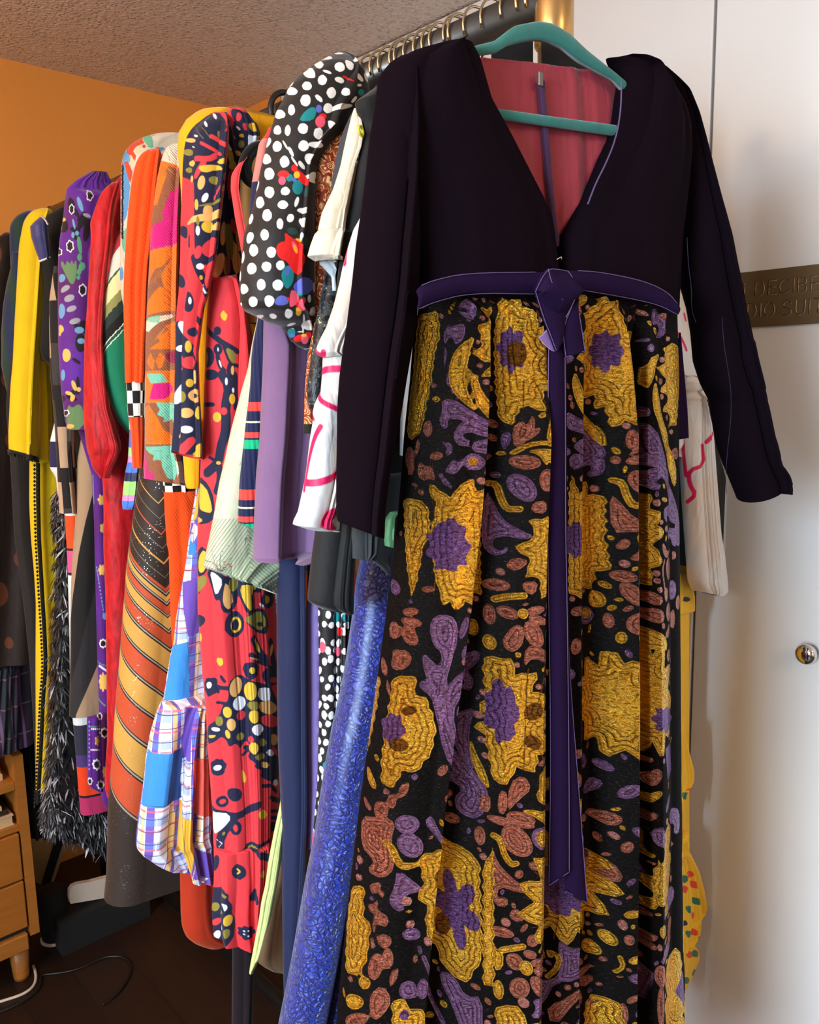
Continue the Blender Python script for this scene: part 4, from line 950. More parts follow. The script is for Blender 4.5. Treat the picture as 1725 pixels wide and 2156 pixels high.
prt(S, nav=dD([pg((390, 350), (500, 240), (640, 150), (740, 230), (760, 330), (700, 330), (780, 450), (740, 540), (820, 650), (800, 800), (700, 840), (740, 1200), (740, 1400), (640, 1500), (560, 1560), (490, 1490), (480, 1300), (480, 800), (440, 780), (360, 740), (380, 500)), pg((400, 1260), (430, 1270), (420, 1340), (440, 1380), (390, 1390), (385, 1330)), el(425, 1880, 42, 95), el(350, 1690, 12, 60), pg((360, 1180), (385, 1200), (380, 1320), (350, 1260)), st(60, (480, 1480), (520, 1620), (560, 1800), (560, 1980), (600, 2100))]) + dE([pg((310, 60), (400, 250), (480, 400), (500, 600), (540, 900), (560, 1180), (560, 1390), (480, 1380), (340, 1310), (240, 1330), (290, 900), (290, 450)), el(470, 215, 40, 45), st(50, (500, 90), (540, 300))]),
    red=dD([st(46, (490, 580), (600, 590), (660, 550)), st(44, (560, 620), (490, 740)), el(755, 740, 32, 42), el(610, 1390, 52, 95, 20), el(510, 1430, 30, 62, 10), el(660, 900, 20, 72), st(40, (630, 380), (700, 440), (760, 620)), st(30, (540, 440), (640, 500), (690, 550)), pg((590, 1580), (620, 1640), (600, 1780), (560, 1640))]) + dE([el(440, 490, 44, 58), pg((275, 1340), (360, 1240), (440, 1150), (475, 1190), (450, 1250), (370, 1350)), st(26, (330, 600), (345, 560), (370, 545)), st(22, (350, 400), (385, 470))]),
    yel=dD([el(735, 605, 28, 42), pg((575, 715), (590, 650), (640, 640), (700, 640), (700, 710), (650, 680)), el(600, 1200, 34, 58, 15), el(440, 620, 40, 25), el(500, 1000, 15, 52), el(530, 1660, 14, 22)]) + dE([el(420, 345, 24, 55), el(430, 675, 28, 38), pg((410, 1360), (520, 1200), (545, 1210), (545, 1360)), pg((485, 880), (520, 870), (525, 1000), (480, 1000)), el(350, 490, 10, 18), el(310, 1150, 12, 30, 20)]),
    pea=dD([el(540, 800, 30, 66, 10), el(430, 410, 42, 20), el(595, 1060, 42, 62), el(700, 1080, 36, 34), el(440, 760, 22, 32), el(740, 850, 42, 26), el(450, 620, 24, 30), el(690, 1190, 18, 60)]) + dE([el(475, 620, 22, 66), el(475, 790, 36, 64), el(405, 945, 54, 46)]),
    oli=dD([el(650, 780, 32, 40), el(410, 520, 34, 30), el(410, 680, 30, 26), el(720, 950, 42, 22), el(510, 1145, 14, 42), st(8, (470, 280), (560, 400)), st(7, (540, 290), (620, 400)), el(680, 360, 12, 40, -30)]) + dE([el(368, 800, 34, 55)]),
    whi=dD([el(570, 935, 24, 46, 25), el(660, 195, 13, 30, -20), el(580, 265, 12, 30, -20), el(480, 370, 32, 10, 15), el(510, 1235, 17, 46), el(525, 1560, 32, 28), el(700, 1385, 24, 14), el(455, 470, 22, 6, 20), el(440, 1870, 12, 34), st(20, (540, 1730), (560, 1800)), st(18, (590, 1780), (580, 1960))]) + dE([el(345, 220, 16, 110, -8), el(405, 1095, 52, 34), el(318, 760, 14, 110, 8), el(325, 360, 14, 34)]),
    dot=dE([el(475, 790, 16, 22)]))
B = shell('bodice', pl(Y + .022), [(236, 470, 520, 250), (246, 455, 545), (262, 440, 552), (300, 430, 548), (420, 420, 540), (548, 430, 535), (600, 436, 530)], M_red, g, h=.016, nf=90, nv=120, fold=wave(.005, 25, 4), top=.04)
prt(B, nav=[pg((430, 240), (560, 240), (560, 620), (425, 620))], red=dD([pg((800, 650), (850, 760), (790, 1000), (770, 800)), el(830, 1190, 30, 70, -10), pg((740, 1480), (800, 1450), (800, 1640), (740, 1640))]), pea=dD([el(735, 1260, 26, 110, 4), el(870, 1300, 20, 120, -4), el(690, 1550, 50, 120, 16), el(845, 1480, 36, 150, -6), el(820, 1390, 20, 80)]), oli=dD([el(790, 1330, 36, 170, -4), el(760, 1560, 24, 80)]), yel=dD([el(800, 540, 24, 90, -12), el(820, 640, 30, 40)]), whi=dD([el(790, 470, 12, 40, -35)]))
K = shell('skirt', pl(Y - .022), [(586, 444, 498, 578), (600, 442, 505), (652, 437, 520), (720, 434, 535), (789, 432, 545), (882, 429, 555), (998, 423, 560), (1090, 418, 565), (1170, 417, 570), (1285, 418, 580), (1401, 426, 586), (1494, 435, 590), (1587, 440, 590), (1724, 450, 588), (1788, 452, 586)], M_red, g, h=.03, na=36, nf=120, nv=320, top=.015, fold=folds([(-.12, 0), (-.075, .2), (-.055, .5), (-.035, -.4), (-.015, .5), (.12, -.5), (.35, .6), (.55, -.5), (.8, .5), (1.12, 0)], .006, 26))
prt(K, nav=dE([st(50, (590, 170), (640, 240), (700, 290), (800, 350), (860, 390)), el(680, 200, 34, 40), el(685, 370, 42, 52), st(44, (680, 430), (700, 520), (740, 560)), el(600, 440, 42, 95), st(80, (720, 600), (790, 700), (750, 900), (760, 1000), (750, 1150), (710, 1250), (690, 1400), (590, 1490)), st(60, (690, 1400), (710, 1550), (670, 1660)), st(40, (560, 870), (640, 870)), el(800, 560, 36, 80), st(60, (830, 600), (850, 900)), pg((510, 1520), (570, 1540), (630, 1660), (660, 1820), (640, 1940), (510, 1960)), st(26, (610, 1350), (700, 1400)), st(34, (740, 340), (800, 500), (860, 520)), el(620, 600, 60, 50)]) +
    fF([pg((715, 280), (790, 190), (810, 420), (770, 490), (720, 480)), pg((790, 420), (900, 440), (980, 500), (1060, 470), (1130, 520), (1300, 560), (1290, 620), (1240, 660), (1240, 830), (1160, 830), (1110, 700), (1080, 660), (1070, 760), (1000, 830), (930, 800), (920, 690), (880, 720), (840, 600)), el(1335, 695, 66, 90), pg((1130, 870), (1240, 780), (1310, 780), (1370, 920), (1330, 1020), (1230, 990)), el(1050, 925, 92, 120), pg((945, 960), (1000, 900), (1000, 1020)), el(1210, 1340, 85, 82, 0, 18, .12), st(70, (1230, 1060), (1290, 1200), (1340, 1270)), st(66, (1370, 1080), (1390, 1230), (1420, 1330)), st(50, (1200, 1200), (1280, 1260), (1350, 1290)), el(1370, 1390, 62, 90), el(830, 1490, 56, 90, 0, 18, .15), st(30, (930, 1400), (960, 1440)), st(40, (890, 1500), (980, 1500)), st(26, (900, 1550), (910, 1490)), st(28, (890, 1640), (960, 1640)), pg((985, 1450), (1080, 1375), (1170, 1420), (1440, 1500), (1450, 2160), (1200, 2130), (1190, 2020), (1150, 1980), (1100, 2060), (1060, 1990), (1000, 2040), (980, 1970), (920, 1950), (880, 1990), (820, 2010), (815, 1860), (900, 1780), (950, 1650), (1000, 1600)), st(28, (1130, 2110), (1190, 2060)), el(745, 890, 34, 60), st(26, (740, 640), (790, 520))]) +
    fG([el(720, 230, 56, 62, 0, 18, .14), el(840, 420, 54, 50), ('S', el(752, 478, 34, 30)[1] + el(752, 478, 34, 30)[1][:1], 24), st(52, (690, 520), (830, 580), (920, 550), (1015, 495)), st(66, (830, 600), (740, 730), (740, 810)), ('S', el(848, 662, 30, 40)[1] + el(848, 662, 30, 40)[1][:1], 26), st(28, (1050, 365), (1100, 350), (1140, 400)), st(34, (1090, 440), (1160, 470)), st(26, (1090, 545), (1150, 540)), st(28, (1090, 590), (1150, 590)), el(1115, 655, 34, 36), pg((1020, 290), (1050, 250), (980, 220), (1000, 190), (930, 160), (960, 110), (900, 100), (910, 60), (1150, 20), (1160, 360), (1090, 330)), pg((950, 760), (1050, 780), (1100, 730), (1120, 860), (1080, 890), (980, 860), (860, 860)), el(1090, 800, 40, 60)]),
    yel=dE([pg((700, 60), (715, 30), (745, 10), (750, 40), (775, 50), (760, 110), (730, 105)), el(675, 985, 40, 46), el(812, 820, 26, 50), pg((525, 1570), (580, 1610), (620, 1760), (630, 1860), (560, 1840), (525, 1800)), pg((515, 1880), (570, 1920), (515, 1950)), el(690, 1400, 26, 16)]) + fF([pg((735, 330), (792, 225), (795, 400), (770, 460), (738, 440)), pg((1120, 550), (1270, 585), (1200, 640), (1215, 790), (1180, 800), (1100, 640)), el(1335, 700, 26, 38), el(920, 1265, 32, 36, 0, 12, .2), el(1210, 1340, 26, 30), el(1195, 1530, 58, 85), el(985, 1720, 40, 50), el(1230, 1760, 48, 60), el(990, 1920, 22, 40, -15), el(1225, 2045, 42, 52), el(850, 1940, 30, 14), el(755, 1040, 12, 40), ('S', el(1060, 930, 42, 62)[1], 22), el(1265, 1120, 13, 70, -20)]) + fG([el(1050, 570, 32, 36), el(905, 290, 16, 50, -15), ('S', el(1060, 1000, 1, 1)[1][:2], 20), el(985, 85, 24, 44)]),
    pea=dE([el(815, 560, 14, 44)]) + fF([pg((970, 530), (1050, 690), (1000, 800), (940, 740), (950, 600)), el(1060, 1490, 54, 92, 12), el(1360, 1680, 48, 62), el(1020, 1830, 38, 56), el(1400, 1970, 38, 52), el(1380, 1160, 11, 60, 8), el(1240, 1240, 50, 10, 20)]) + fG([el(1065, 210, 22, 22)]),
    oli=dE([pg((745, 340), (850, 400), (840, 500), (800, 490)), el(580, 480, 20, 70, 10)]) + fF([el(1035, 560, 46, 66), pg((1150, 880), (1250, 810), (1300, 810), (1340, 920), (1300, 990), (1230, 950)), el(1225, 1660, 56, 40), el(910, 1810, 36, 45), el(1100, 1940, 38, 38), el(1310, 2000, 34, 36), el(1290, 2130, 46, 30), el(745, 560, 30, 80, 20)]) + fG([el(975, 815, 40, 20, 10), el(1040, 145, 30, 22), el(760, 710, 10, 14, 30)]),
    whi=dE([el(685, 370, 7, 22), el(762, 660, 12, 36), el(820, 740, 10, 26), el(705, 500, 8, 40, -20)]) + fF([pg((820, 450), (880, 460), (950, 530), (885, 680), (850, 560)), el(1330, 1560, 48, 62), el(1090, 1640, 60, 64), el(1270, 1880, 56, 52), el(880, 1880, 36, 18, 20), el(1370, 2090, 24, 32), el(826, 1475, 18, 30), el(1290, 750, 9, 22, -30)]) + fG([el(718, 230, 25, 20), pg((685, 530), (760, 555), (825, 590), (760, 670), (700, 712)), el(1100, 130, 18, 18), el(1135, 335, 16, 24), st(6, (720, 740), (745, 770)), st(6, (735, 800), (755, 775))]),
    red=dE([el(710, 740, 26, 34), el(740, 930, 30, 36)]) + fF([el(1105, 1750, 44, 44), el(1370, 1800, 48, 60), el(1200, 1970, 28, 32), el(1410, 2070, 16, 50, -25), el(1255, 670, 28, 34), el(1400, 1430, 34, 26)]) + fG([el(752, 478, 12, 10), el(848, 662, 10, 18)]),
    dot=fF([el(1285, 925, 20, 22), el(1052, 940, 30, 40)]) + fG([el(842, 420, 16, 16)]))
RF = shell('ruffle', pl(Y - .024), [(1786, 452, 586), (1800, 452, 588), (1860, 453, 586), (1927, 449, 582), (1975, 452, 578), (1983, 455, 574, 1972)], M_red, g, h=.034, na=36, nf=110, nv=100, top=.03, fold=folds([(-.12, 0), (-.075, .4), (-.055, -.5), (-.038, .8), (-.022, -.6), (-.004, .7), (.12, -.8), (.3, .8), (.5, -.8), (.75, .7), (.9, -.6), (1.12, 0)], .009, 27))
prt(RF, nav=fG([el(872, 990, 52, 56, 0, 18, .1), pg((670, 1080), (760, 1100), (810, 1140), (800, 1180), (830, 1230), (820, 1290), (850, 1340), (830, 1500), (700, 1520), (670, 1300)), flower(925, 1420, 62, 7, 54, .25), pg((940, 1190), (985, 1100), (1030, 1180), (1010, 1230)), el(705, 920, 18, 60), el(1080, 880, 30, 30)]), yel=fG([el(800, 1330, 28, 40), st(12, (860, 970), (885, 985), (862, 1005)), el(1055, 1005, 20, 26, 0, 10, .2)]), oli=fG([el(765, 1155, 30, 12), el(700, 1240, 14, 34), el(790, 1420, 22, 34), el(745, 1280, 18, 12, -30)]), whi=fG([pg((735, 1220), (790, 1200), (800, 1240), (780, 1260), (770, 1230)), el(710, 1450, 12, 32), el(745, 1395, 10, 18)] + [el(925 + 22 * math.cos(a), 1420 + 20 * math.sin(a), 7, 6) for a in (0, 1.25, 2.5, 3.75, 5)]), red=fG([el(705, 1350, 16, 24)]))
# tied print collar
TB = shell('neck_tie', pl(Y - .03), [(228, 484, 500, 229), (233, 478, 514), (243, 480, 528), (258, 486, 540), (280, 490, 546), (310, 494, 536), (330, 499, 520)], M_red, g, h=.014, nf=60, nv=80, fold=folds([(-.12, 0), (.2, .9), (.35, -1), (.6, .7), (1.12, 0)], .006, 28), top=.08)
k6 = lambda sh: tf(sh, 460, 180, 9.8)
prt(TB, nav=k6([pg((280, 480), (380, 500), (560, 560), (760, 760), (1060, 790), (900, 1150), (640, 1320), (420, 1620), (330, 1400), (270, 960), (360, 760), (250, 560))]), red=k6([pg((390, 540), (470, 600), (470, 700), (420, 760), (370, 720)), pg((480, 800), (560, 770), (620, 900), (540, 960)), el(310, 720, 40, 20, 40)]), yel=k6([pg((430, 1030), (500, 990), (540, 1080), (460, 1080)), pg((350, 1370), (410, 1340), (490, 1390), (460, 1490), (400, 1420)), pg((650, 750), (780, 900), (720, 980), (650, 860)), pg((820, 1020), (890, 1090), (810, 1190), (760, 1100)), pg((260, 1500), (320, 1380), (380, 1600), (260, 1760))]), oli=k6([el(480, 1220, 56, 80)]), whi=k6([pg((370, 850), (400, 840), (470, 910), (440, 945)), pg((580, 1110), (710, 1010), (790, 1190), (640, 1310)), st(16, (330, 1030), (365, 1110)), pg((770, 820), (840, 790), (980, 990), (930, 1060))]))
# 22 tan coat with black collar and coral jacket
Y = 1.03
M_tan = cloth('camel_wool', (158, 108, 56), rough=.85); M_bv = cloth('black_velvet', (24, 21, 18), rough=.85, sheen=.4)
g = G('camel_coat', 'camel coat with a rounded black velvet collar, half hidden behind the polka dot sleeve', 'coat', Y, 1.3)
shell('body', pl(Y), [(300, 540), (330, 520), (380, 505), (455, 503), (560, 512), (680, 520)], M_tan, g, h=.014, top=.05)
cp = [at_y(p, Y - .028) for p in ((556, 305), (540, 309), (527, 320), (518, 335), (514, 352), (517, 369), (526, 383), (540, 393))]
cp = chaikin(np.array(cp), False, 2)
mb = MB(); 
for s_ in (-1, 0, 1): mb.tube(cp + np.array([s_ * .0045, -.001 * abs(s_), 0]), .0055, 8)
mb.build('collar', M_bv, g)
Y = 1.0
M_coral = cloth('coral_wool', (212, 66, 64), rough=.8, sheen=.35)
g = G('coral_jacket', 'coral red jacket front edge between the printed dress and the polka dot sleeve', 'jacket', Y, 1.3)
shell('body', pl(Y), [(330, 514, 524, 328), (342, 504, 514), (352, 496, 510), (367, 487, 506), (397, 486, 503), (455, 495, 513), (501, 504, 522), (529, 509, 527), (640, 522, 545)], M_coral, g, h=.012, top=.05, fold=folds([(-.12, .2), (.3, .5), (.6, -.5), (1.12, 0)], .002))
# colour block strip
Y = .94
t = NT('pink_navy_blocks'); uvv, u, v = t.uv(); zc = at_y((538, 384), Y)[2]; zd = at_y((556, 293), Y)[2]
M_pn = finish_cloth(t, t.mix(t.math('GREATER_THAN', v, zd), t.mix(t.math('GREATER_THAN', v, zc), lin((32, 32, 62)), lin((210, 124, 112))), lin((206, 60, 58))), rough=.8)
g = G('pink_navy_top', 'dusty pink and navy colour block sleeve edge, left side of the polka dot sleeve', 'top', Y, 1.3)
shell('sleeve', pl(Y), [(268, 566, 578), (280, 561, 578), (292, 551, 570), (300, 545, 566), (340, 538, 560), (384, 530, 552), (435, 526, 548), (520, 520, 540), (620, 516, 536)], M_pn, g, h=.012, top=.04)
# 23 pale green painted dress
Y = .985
t = NT('pale_green_painted_silk'); uvv, u, v = t.uv()
nz, _ = t.noise(uvv, 7, 3); c0 = t.mix(t.math('MULTIPLY_ADD', nz, 2.6, -.85, clamp=True), lin((170, 184, 150)), lin((206, 200, 176)))
zs_ = at_y((445, 1092), Y)[2]; ux = at_y((503, 1190), Y)[0]
her = t.math('ADD', t.math('MULTIPLY', t.math('SUBTRACT', v, t.math('MULTIPLY', t.math('ABSOLUTE', t.math('SUBTRACT', u, ux)), -1.15)), 1.0), 0)
ln = t.math('MULTIPLY', t.math('LESS_THAN', t.math('FRACT', t.math('MULTIPLY', her, 165)), .30), t.math('LESS_THAN', v, zs_))
c1 = t.mix(t.math('MULTIPLY', ln, .65), c0, lin((96, 92, 66)))
c = layered(t, c1, [('grass', lin((44, 44, 36))), ('bloom', lin((176, 110, 100)))], .0004)
M_pale = finish_cloth(t, c, rough=.55, sheen=.3, wrinkle=.3)
g = G('pale_green_dress', 'pale green dress with ink painted grasses and ribbed hem, left of the navy striped knit', 'dress', Y, 1.1)
S = shell('body', pl(Y), [(640, 548, 580), (671, 543), (720, 532), (777, 523), (824, 509), (870, 497), (917, 485), (963, 476), (1021, 462), (1079, 453), (1144, 440), (1170, 434), (1193, 430, 586, 1246), (1199, 436, 588, 1250)], M_pale, g, h=.024, na=26, right=.80, nf=100, nv=230, fold=folds([(-.12, 0), (.25, .5), (.38, -.6), (.5, .5), (1.12, 0)], .005, 29))
gr = fF([st(7, (900, 440), (860, 330), (850, 250), (880, 190), (910, 165)), st(7, (930, 460), (915, 340), (940, 260), (1000, 205)), st(5, (920, 450), (870, 360), (790, 340)), st(5, (940, 440), (980, 350), (1020, 320)), st(5, (900, 430), (890, 330), (870, 290)), st(6, (930, 460), (970, 420), (990, 380))] + [st(4, (1160, 130), (1160 + 90 * math.cos(a), 130 + 60 * math.sin(a))) for a in (.2, .7, 1.2, 1.7, 2.3, 2.9, 3.5, -.3)] + [st(4, (930, 440), (930 + 70 * math.cos(a), 440 - 60 * math.sin(a))) for a in (.3, .8, 1.2, 1.8, 2.2, 2.6)]) + dE([st(6, (900, 735), (940, 735), (975, 760)), st(6, (905, 800), (930, 765), (970, 770)), st(7, (900, 960), (925, 920), (955, 895)), st(7, (885, 1420), (895, 1390), (905, 1370)), st(5, (680, 1750), (720, 1740)), st(5, (650, 2130), (690, 2110))])
paint(S, 'grass', gr, 0); paint(S, 'bloom', fF([el(x, y, 14, 10) for x, y in ((870, 380), (885, 410), (1000, 380), (1015, 400), (960, 360), (1130, 110), (1190, 90))]), 0)
# 24 navy striped rib knit
Y = .955
t = NT('navy_striped_rib'); uvv, u, v = t.uv()
zz_ = lambda y: at_y((518, y), Y)[2]
NV, RD, CR, GR = (26, 30, 66), (222, 66, 56), (222, 206, 160), (14, 166, 112)
cut = [(845, NV), (864, RD), (885, NV), (889, CR), (908, NV), (920, RD), (924, NV), (943, GR), (1027, NV), (1049, RD), (1063, NV), (1067, CR), (1083, NV), (1095, RD), (1098, NV)]
M_rk = finish_cloth(t, bands(t, v, [zz_(y + 2) for y, _ in cut], [c_ for _, c_ in cut] + [GR]), rough=.85, sheen=.3)
t.lk(t.bump(t.math('SINE', t.math('MULTIPLY', u, 900)), .35, .0025), [n for n in t.n if n.type == 'BUMP'][0].inputs['Normal'])
g = G('striped_knit_dress', 'navy ribbed knit sleeve with red, green and cream stripes, left of the mauve coat', 'dress', Y, 1.2)
shell('sleeve', pl(Y), [(640, 548, 575), (671, 543), (720, 533), (750, 527), (757, 530), (765, 530), (812, 527), (847, 523), (882, 518), (928, 514), (986, 507), (1044, 502), (1095, 501), (1101, 501, 548, 1112), (1106, 506, 552, 1122)], M_rk, g, h=.016, right=.72, nv=90, top=.03)
# 26 navy gown, 27 lavender gown
Y = .945
M_nvg = cloth('navy_crepe', (26, 32, 64), rough=.75, sheen=.3)
g = G('navy_gown', 'long straight navy gown hanging below the mauve coat', 'gown', Y, .6)
shell('body', pl(Y), [(1120, 584, 640), (1179, 583, 642), (1400, 583, 645), (1579, 585, 646), (1724, 592, 645), (1927, 594, 636), (2043, 596, 622), (2160, 599, 612), (2240, 602, 612)], M_nvg, g, h=.022, fold=folds([(-.12, 0), (.25, .7), (.55, .3), (.7, -.9), (1.12, 0)], .006, 30), nv=90)
Y = .925
M_lav = cloth('lavender_wool', (140, 116, 176), rough=.85, sheen=.4)
g = G('lavender_gown', 'slim lavender gown strip between the navy gown and the polka dot skirt', 'gown', Y, .7)
shell('body', pl(Y), [(1120, 648, 690), (1170, 647, 690), (1214, 648, 688), (1299, 644, 684), (1550, 645, 680), (1650, 645, 676), (1753, 646, 668), (1788, 645, 658)], M_lav, g, h=.012, nv=70)
# 25 mauve coat
Y = .915
M_mau = cloth('mauve_wool', (122, 90, 124), rough=.9, sheen=.4, weave=450, bump=.4)
g = G('mauve_coat', 'mauve wool coat hanging in deep folds below the polka dot puff sleeve', 'coat', Y, 1.1)
shell('body', pl(Y), [(640, 560), (673, 555), (766, 554), (847, 550), (928, 547), (998, 540), (1090, 536), (1172, 534), (1178, 535, 664, 1172)], M_mau, g, h=.028, na=30, right=.77, nv=100, nf=90, fold=folds([(-.12, 0), (-.07, .1), (-.045, .6), (-.018, .7), (-.006, -.6), (.12, -1), (.2, -.8), (.25, .5), (.4, .9), (.7, .4), (1.12, 0)], .022, 31, .03))
M_pl = cloth('violet_lining', (92, 70, 150), rough=.5)
# 38 pale green sash, 39 taupe gown, plum gown
g = G('lime_sash', 'long pale lime sash tapering to a point near the floor', 'sash', .965, .5)
M_lime = cloth('lime_silk', (196, 206, 128), rough=.6, wrinkle=.5)
shell('body', pl(.958), [(1660, 594, 598), (1698, 589, 599), (1753, 577, 597), (1811, 566, 594), (1869, 558, 584), (1898, 551, 579), (1941, 545, 570), (1999, 534, 550), (2030, 528, 539), (2050, 525, 530)], M_lime, g, h=.004, nv=80, nf=24, fold=folds([(-.12, 0), (.5, .8), (1.12, 0)], .004))
g = G('taupe_gown', 'sheer taupe gown hem behind the pale lime sash', 'gown', .985, .5)
M_tau = cloth('taupe_chiffon', (98, 72, 48), rough=.6)
shell('body', pl(.985), [(1300, 592, 640), (1760, 590, 640), (1850, 572, 640), (1900, 556, 640), (2010, 540, 640), (2031, 541, 640, 2030), (2042, 562, 640, 2036)], M_tau, g, h=.014, nv=60)
g = G('plum_gown', 'very dark plum gown reaching below the red printed dress hem', 'gown', 1.115, .4)
shell('body', pl(1.115), [(1500, 500, 560), (1900, 490, 540), (2160, 488, 532), (2230, 488, 532)], cloth('plum_velvet', (24, 10, 16), rough=.9), g, h=.012, nv=50)
# 29 polka dot dress
Y = .875
POL = [('white', lin((240, 230, 220))), ('teal', lin((18, 122, 124))), ('dgreen', lin((36, 62, 56))), ('blue', lin((88, 96, 178))), ('red', lin((222, 28, 26))), ('coral', lin((234, 84, 104))), ('yellow', lin((242, 174, 40)))]
t = NT('polka_dot_print'); M_pol = finish_cloth(t, layered(t, lin((32, 27, 25)), POL, .0004), rough=.6, sheen=.2, wrinkle=.2)
g = G('polka_dot_dress', 'black dress with white polka dots and painted flowers, big puffed sleeve', 'dress', Y, 1.1)
S = shell('sleeve', pl(Y), [(111, 702, 726, 112), (114, 690, 740), (119, 676, 752), (131, 648, 764), (149, 626, 775), (171, 606, 781), (198, 594, 770), (222, 581, 748), (258, 571, 738), (293, 561, 697), (344, 549, 667), (394, 539, 664), (435, 529, 662), (491, 513, 662), (531, 510, 662), (582, 504, 663), (612, 505, 664), (636, 506, 665), (650, 514, 665), (662, 540, 665), (676, 563, 665), (688, 592, 665), (702, 604, 664), (714, 610, 663), (728, 626, 662), (738, 648, 658, 742)], M_pol, g, h=.044, na=70, nf=90, nv=330, top=.05, sm=2, fold=folds([(-.12, 0), (.3, .3), (.62, .4), (.74, -.3), (.84, .2), (1.12, 0)], .002, 32, .1), bulge=.15)
kH = lambda sh: tf(sh, 480, 80, 4.93); kI = lambda sh: tf(sh, 480, 450, 4.93)
DH = [(1010, 205, 60, 25), (1150, 160, 50, 10), (935, 265, 55, 35, 15), (1160, 300, 55, 50, 30), (1265, 275, 38, 58, -25), (1365, 235, 52, 24, 40), (1440, 395, 32, 62), (1370, 410, 22, 52, -35), (1030, 350, 50, 15, 20), (835, 350, 55, 56), (980, 435, 47, 56), (1160, 435, 52, 30, 20), (820, 495, 50, 45), (645, 460, 38, 42, 20), (700, 360, 18, 45, 35), (655, 550, 58, 42), (1075, 570, 48, 58), (1225, 560, 46, 42), (945, 625, 24, 50, -45), (805, 645, 54, 60), (530, 650, 18, 58, 20), (1180, 710, 52, 36, 20), (1040, 730, 48, 52), (660, 745, 36, 58), (530, 790, 56, 48), (1080, 905, 42, 52), (780, 940, 54, 55), (940, 990, 48, 62), (510, 955, 42, 48), (620, 960, 30, 58), (785, 1120, 54, 58), (510, 1125, 48, 56), (415, 1085, 26, 56, 15), (595, 1110, 10, 58, -30), (655, 1180, 18, 58, -25), (690, 1280, 11, 62, -35), (585, 1285, 50, 62), (395, 1255, 44, 56, 10), (855, 1260, 46, 50), (765, 1320, 22, 52, -35), (425, 1410, 52, 64), (855, 1460, 18, 58, -35), (430, 1600, 52, 60), (595, 1590, 48, 45), (305, 1540, 18, 62, 15), (330, 1705, 44, 60), (570, 1730, 56, 45), (715, 1700, 20, 56, 15), (805, 1790, 46, 32), (405, 1840, 48, 66), (240, 1880, 20, 56, 15), (650, 1870, 38, 46, 20), (780, 1915, 34, 46), (890, 1430, 30, 40), (950, 1100, 34, 40), (1365, 490, 24, 14), (1310, 640, 16, 42, 40)]
DI = [(540, 105, 36, 56), (775, 100, 38, 50), (380, 220, 42, 60), (228, 250, 36, 62, 15), (755, 240, 20, 46), (265, 380, 47, 62), (450, 400, 50, 58), (545, 535, 45, 50), (245, 570, 52, 58), (400, 550, 52, 52), (160, 455, 13, 62, 8), (345, 738, 45, 60), (520, 740, 56, 58), (165, 780, 42, 54), (130, 650, 11, 52), (260, 915, 47, 56), (430, 905, 52, 62), (630, 1038, 42, 50), (470, 1065, 40, 26, 20), (330, 1070, 35, 20, 20), (840, 1160, 38, 52), (895, 760, 18, 50), (845, 880, 18, 42), (890, 1010, 24, 46), (790, 1085, 10, 44), (655, 1150, 46, 14, -15), (780, 1200, 8, 42), (755, 1225, 36, 7), (670, 1215, 20, 28), (795, 1405, 34, 30), (140, 940, 14, 20)]
mk = lambda L: [el(d[0], d[1], d[2], d[3], d[4] if len(d) > 4 else 0, 16, .07) for d in L]
paint(S, 'white', kH(mk(DH)) + kI(mk(DI)))
paint(S, 'teal', kH([pg((735, 862), (770, 790), (850, 720), (910, 720), (920, 780), (880, 860)), el(640, 1450, 38, 40), el(725, 1550, 55, 76), el(1385, 565, 30, 34)]) + kI([pg((600, 530), (660, 560), (690, 620), (670, 730), (610, 790), (570, 720), (550, 620)), el(655, 1240, 40, 50), el(780, 810, 40, 34)]))
paint(S, 'dgreen', kH([el(825, 1590, 28, 52)]) + kI([el(670, 180, 56, 36, 15), el(815, 300, 26, 60)]))
paint(S, 'blue', kH([el(945, 735, 32, 42), el(690, 1470, 24, 26)]) + kI([el(620, 590, 22, 56, 20), el(790, 745, 54, 88, 8), pg((480, 950), (500, 870), (570, 840), (640, 890), (610, 950)), el(670, 1265, 26, 20)]))
paint(S, 'red', kH([el(985, 812, 40, 30), el(575, 1415, 60, 42), el(690, 1350, 32, 38), pg((740, 1350), (800, 1420), (845, 1520), (820, 1540), (780, 1530), (740, 1460)), pg((1170, 390), (1230, 395), (1300, 440), (1325, 465), (1260, 440))]) + kI([pg((585, 185), (660, 250), (740, 290), (800, 400), (810, 510), (740, 635), (690, 620), (640, 540), (610, 490), (540, 470), (500, 400), (510, 320), (560, 290), (600, 285)), el(735, 930, 36, 40), el(750, 1290, 90, 34, -15), el(835, 1260, 34, 34), el(625, 885, 16, 20)]))
paint(S, 'coral', kH([el(960, 868, 52, 62), el(562, 1480, 38, 45)]) + kI([el(695, 345, 24, 66, -22), pg((650, 800), (690, 790), (740, 850), (735, 900), (690, 960), (640, 970)), el(782, 930, 28, 72), el(800, 1300, 40, 54)]))
paint(S, 'yellow', kH([el(715, 1420, 32, 36)]) + kI([el(700, 365, 18, 52, -20), el(735, 1015, 28, 46), el(735, 275, 26, 12, 40), el(790, 1262, 28, 16)]))
K = shell('skirt', pl(Y + .03), [(800, 668, 720), (1100, 672, 740), (1290, 668, 748), (1420, 669, 746), (1550, 667, 740), (1660, 664, 730), (1760, 655, 720), (1850, 646, 700), (1905, 638, 690)], M_pol, g, h=.014, nf=70, nv=220, fold=wave(.004, 33, 4))
rg = random.Random(11); dots = []
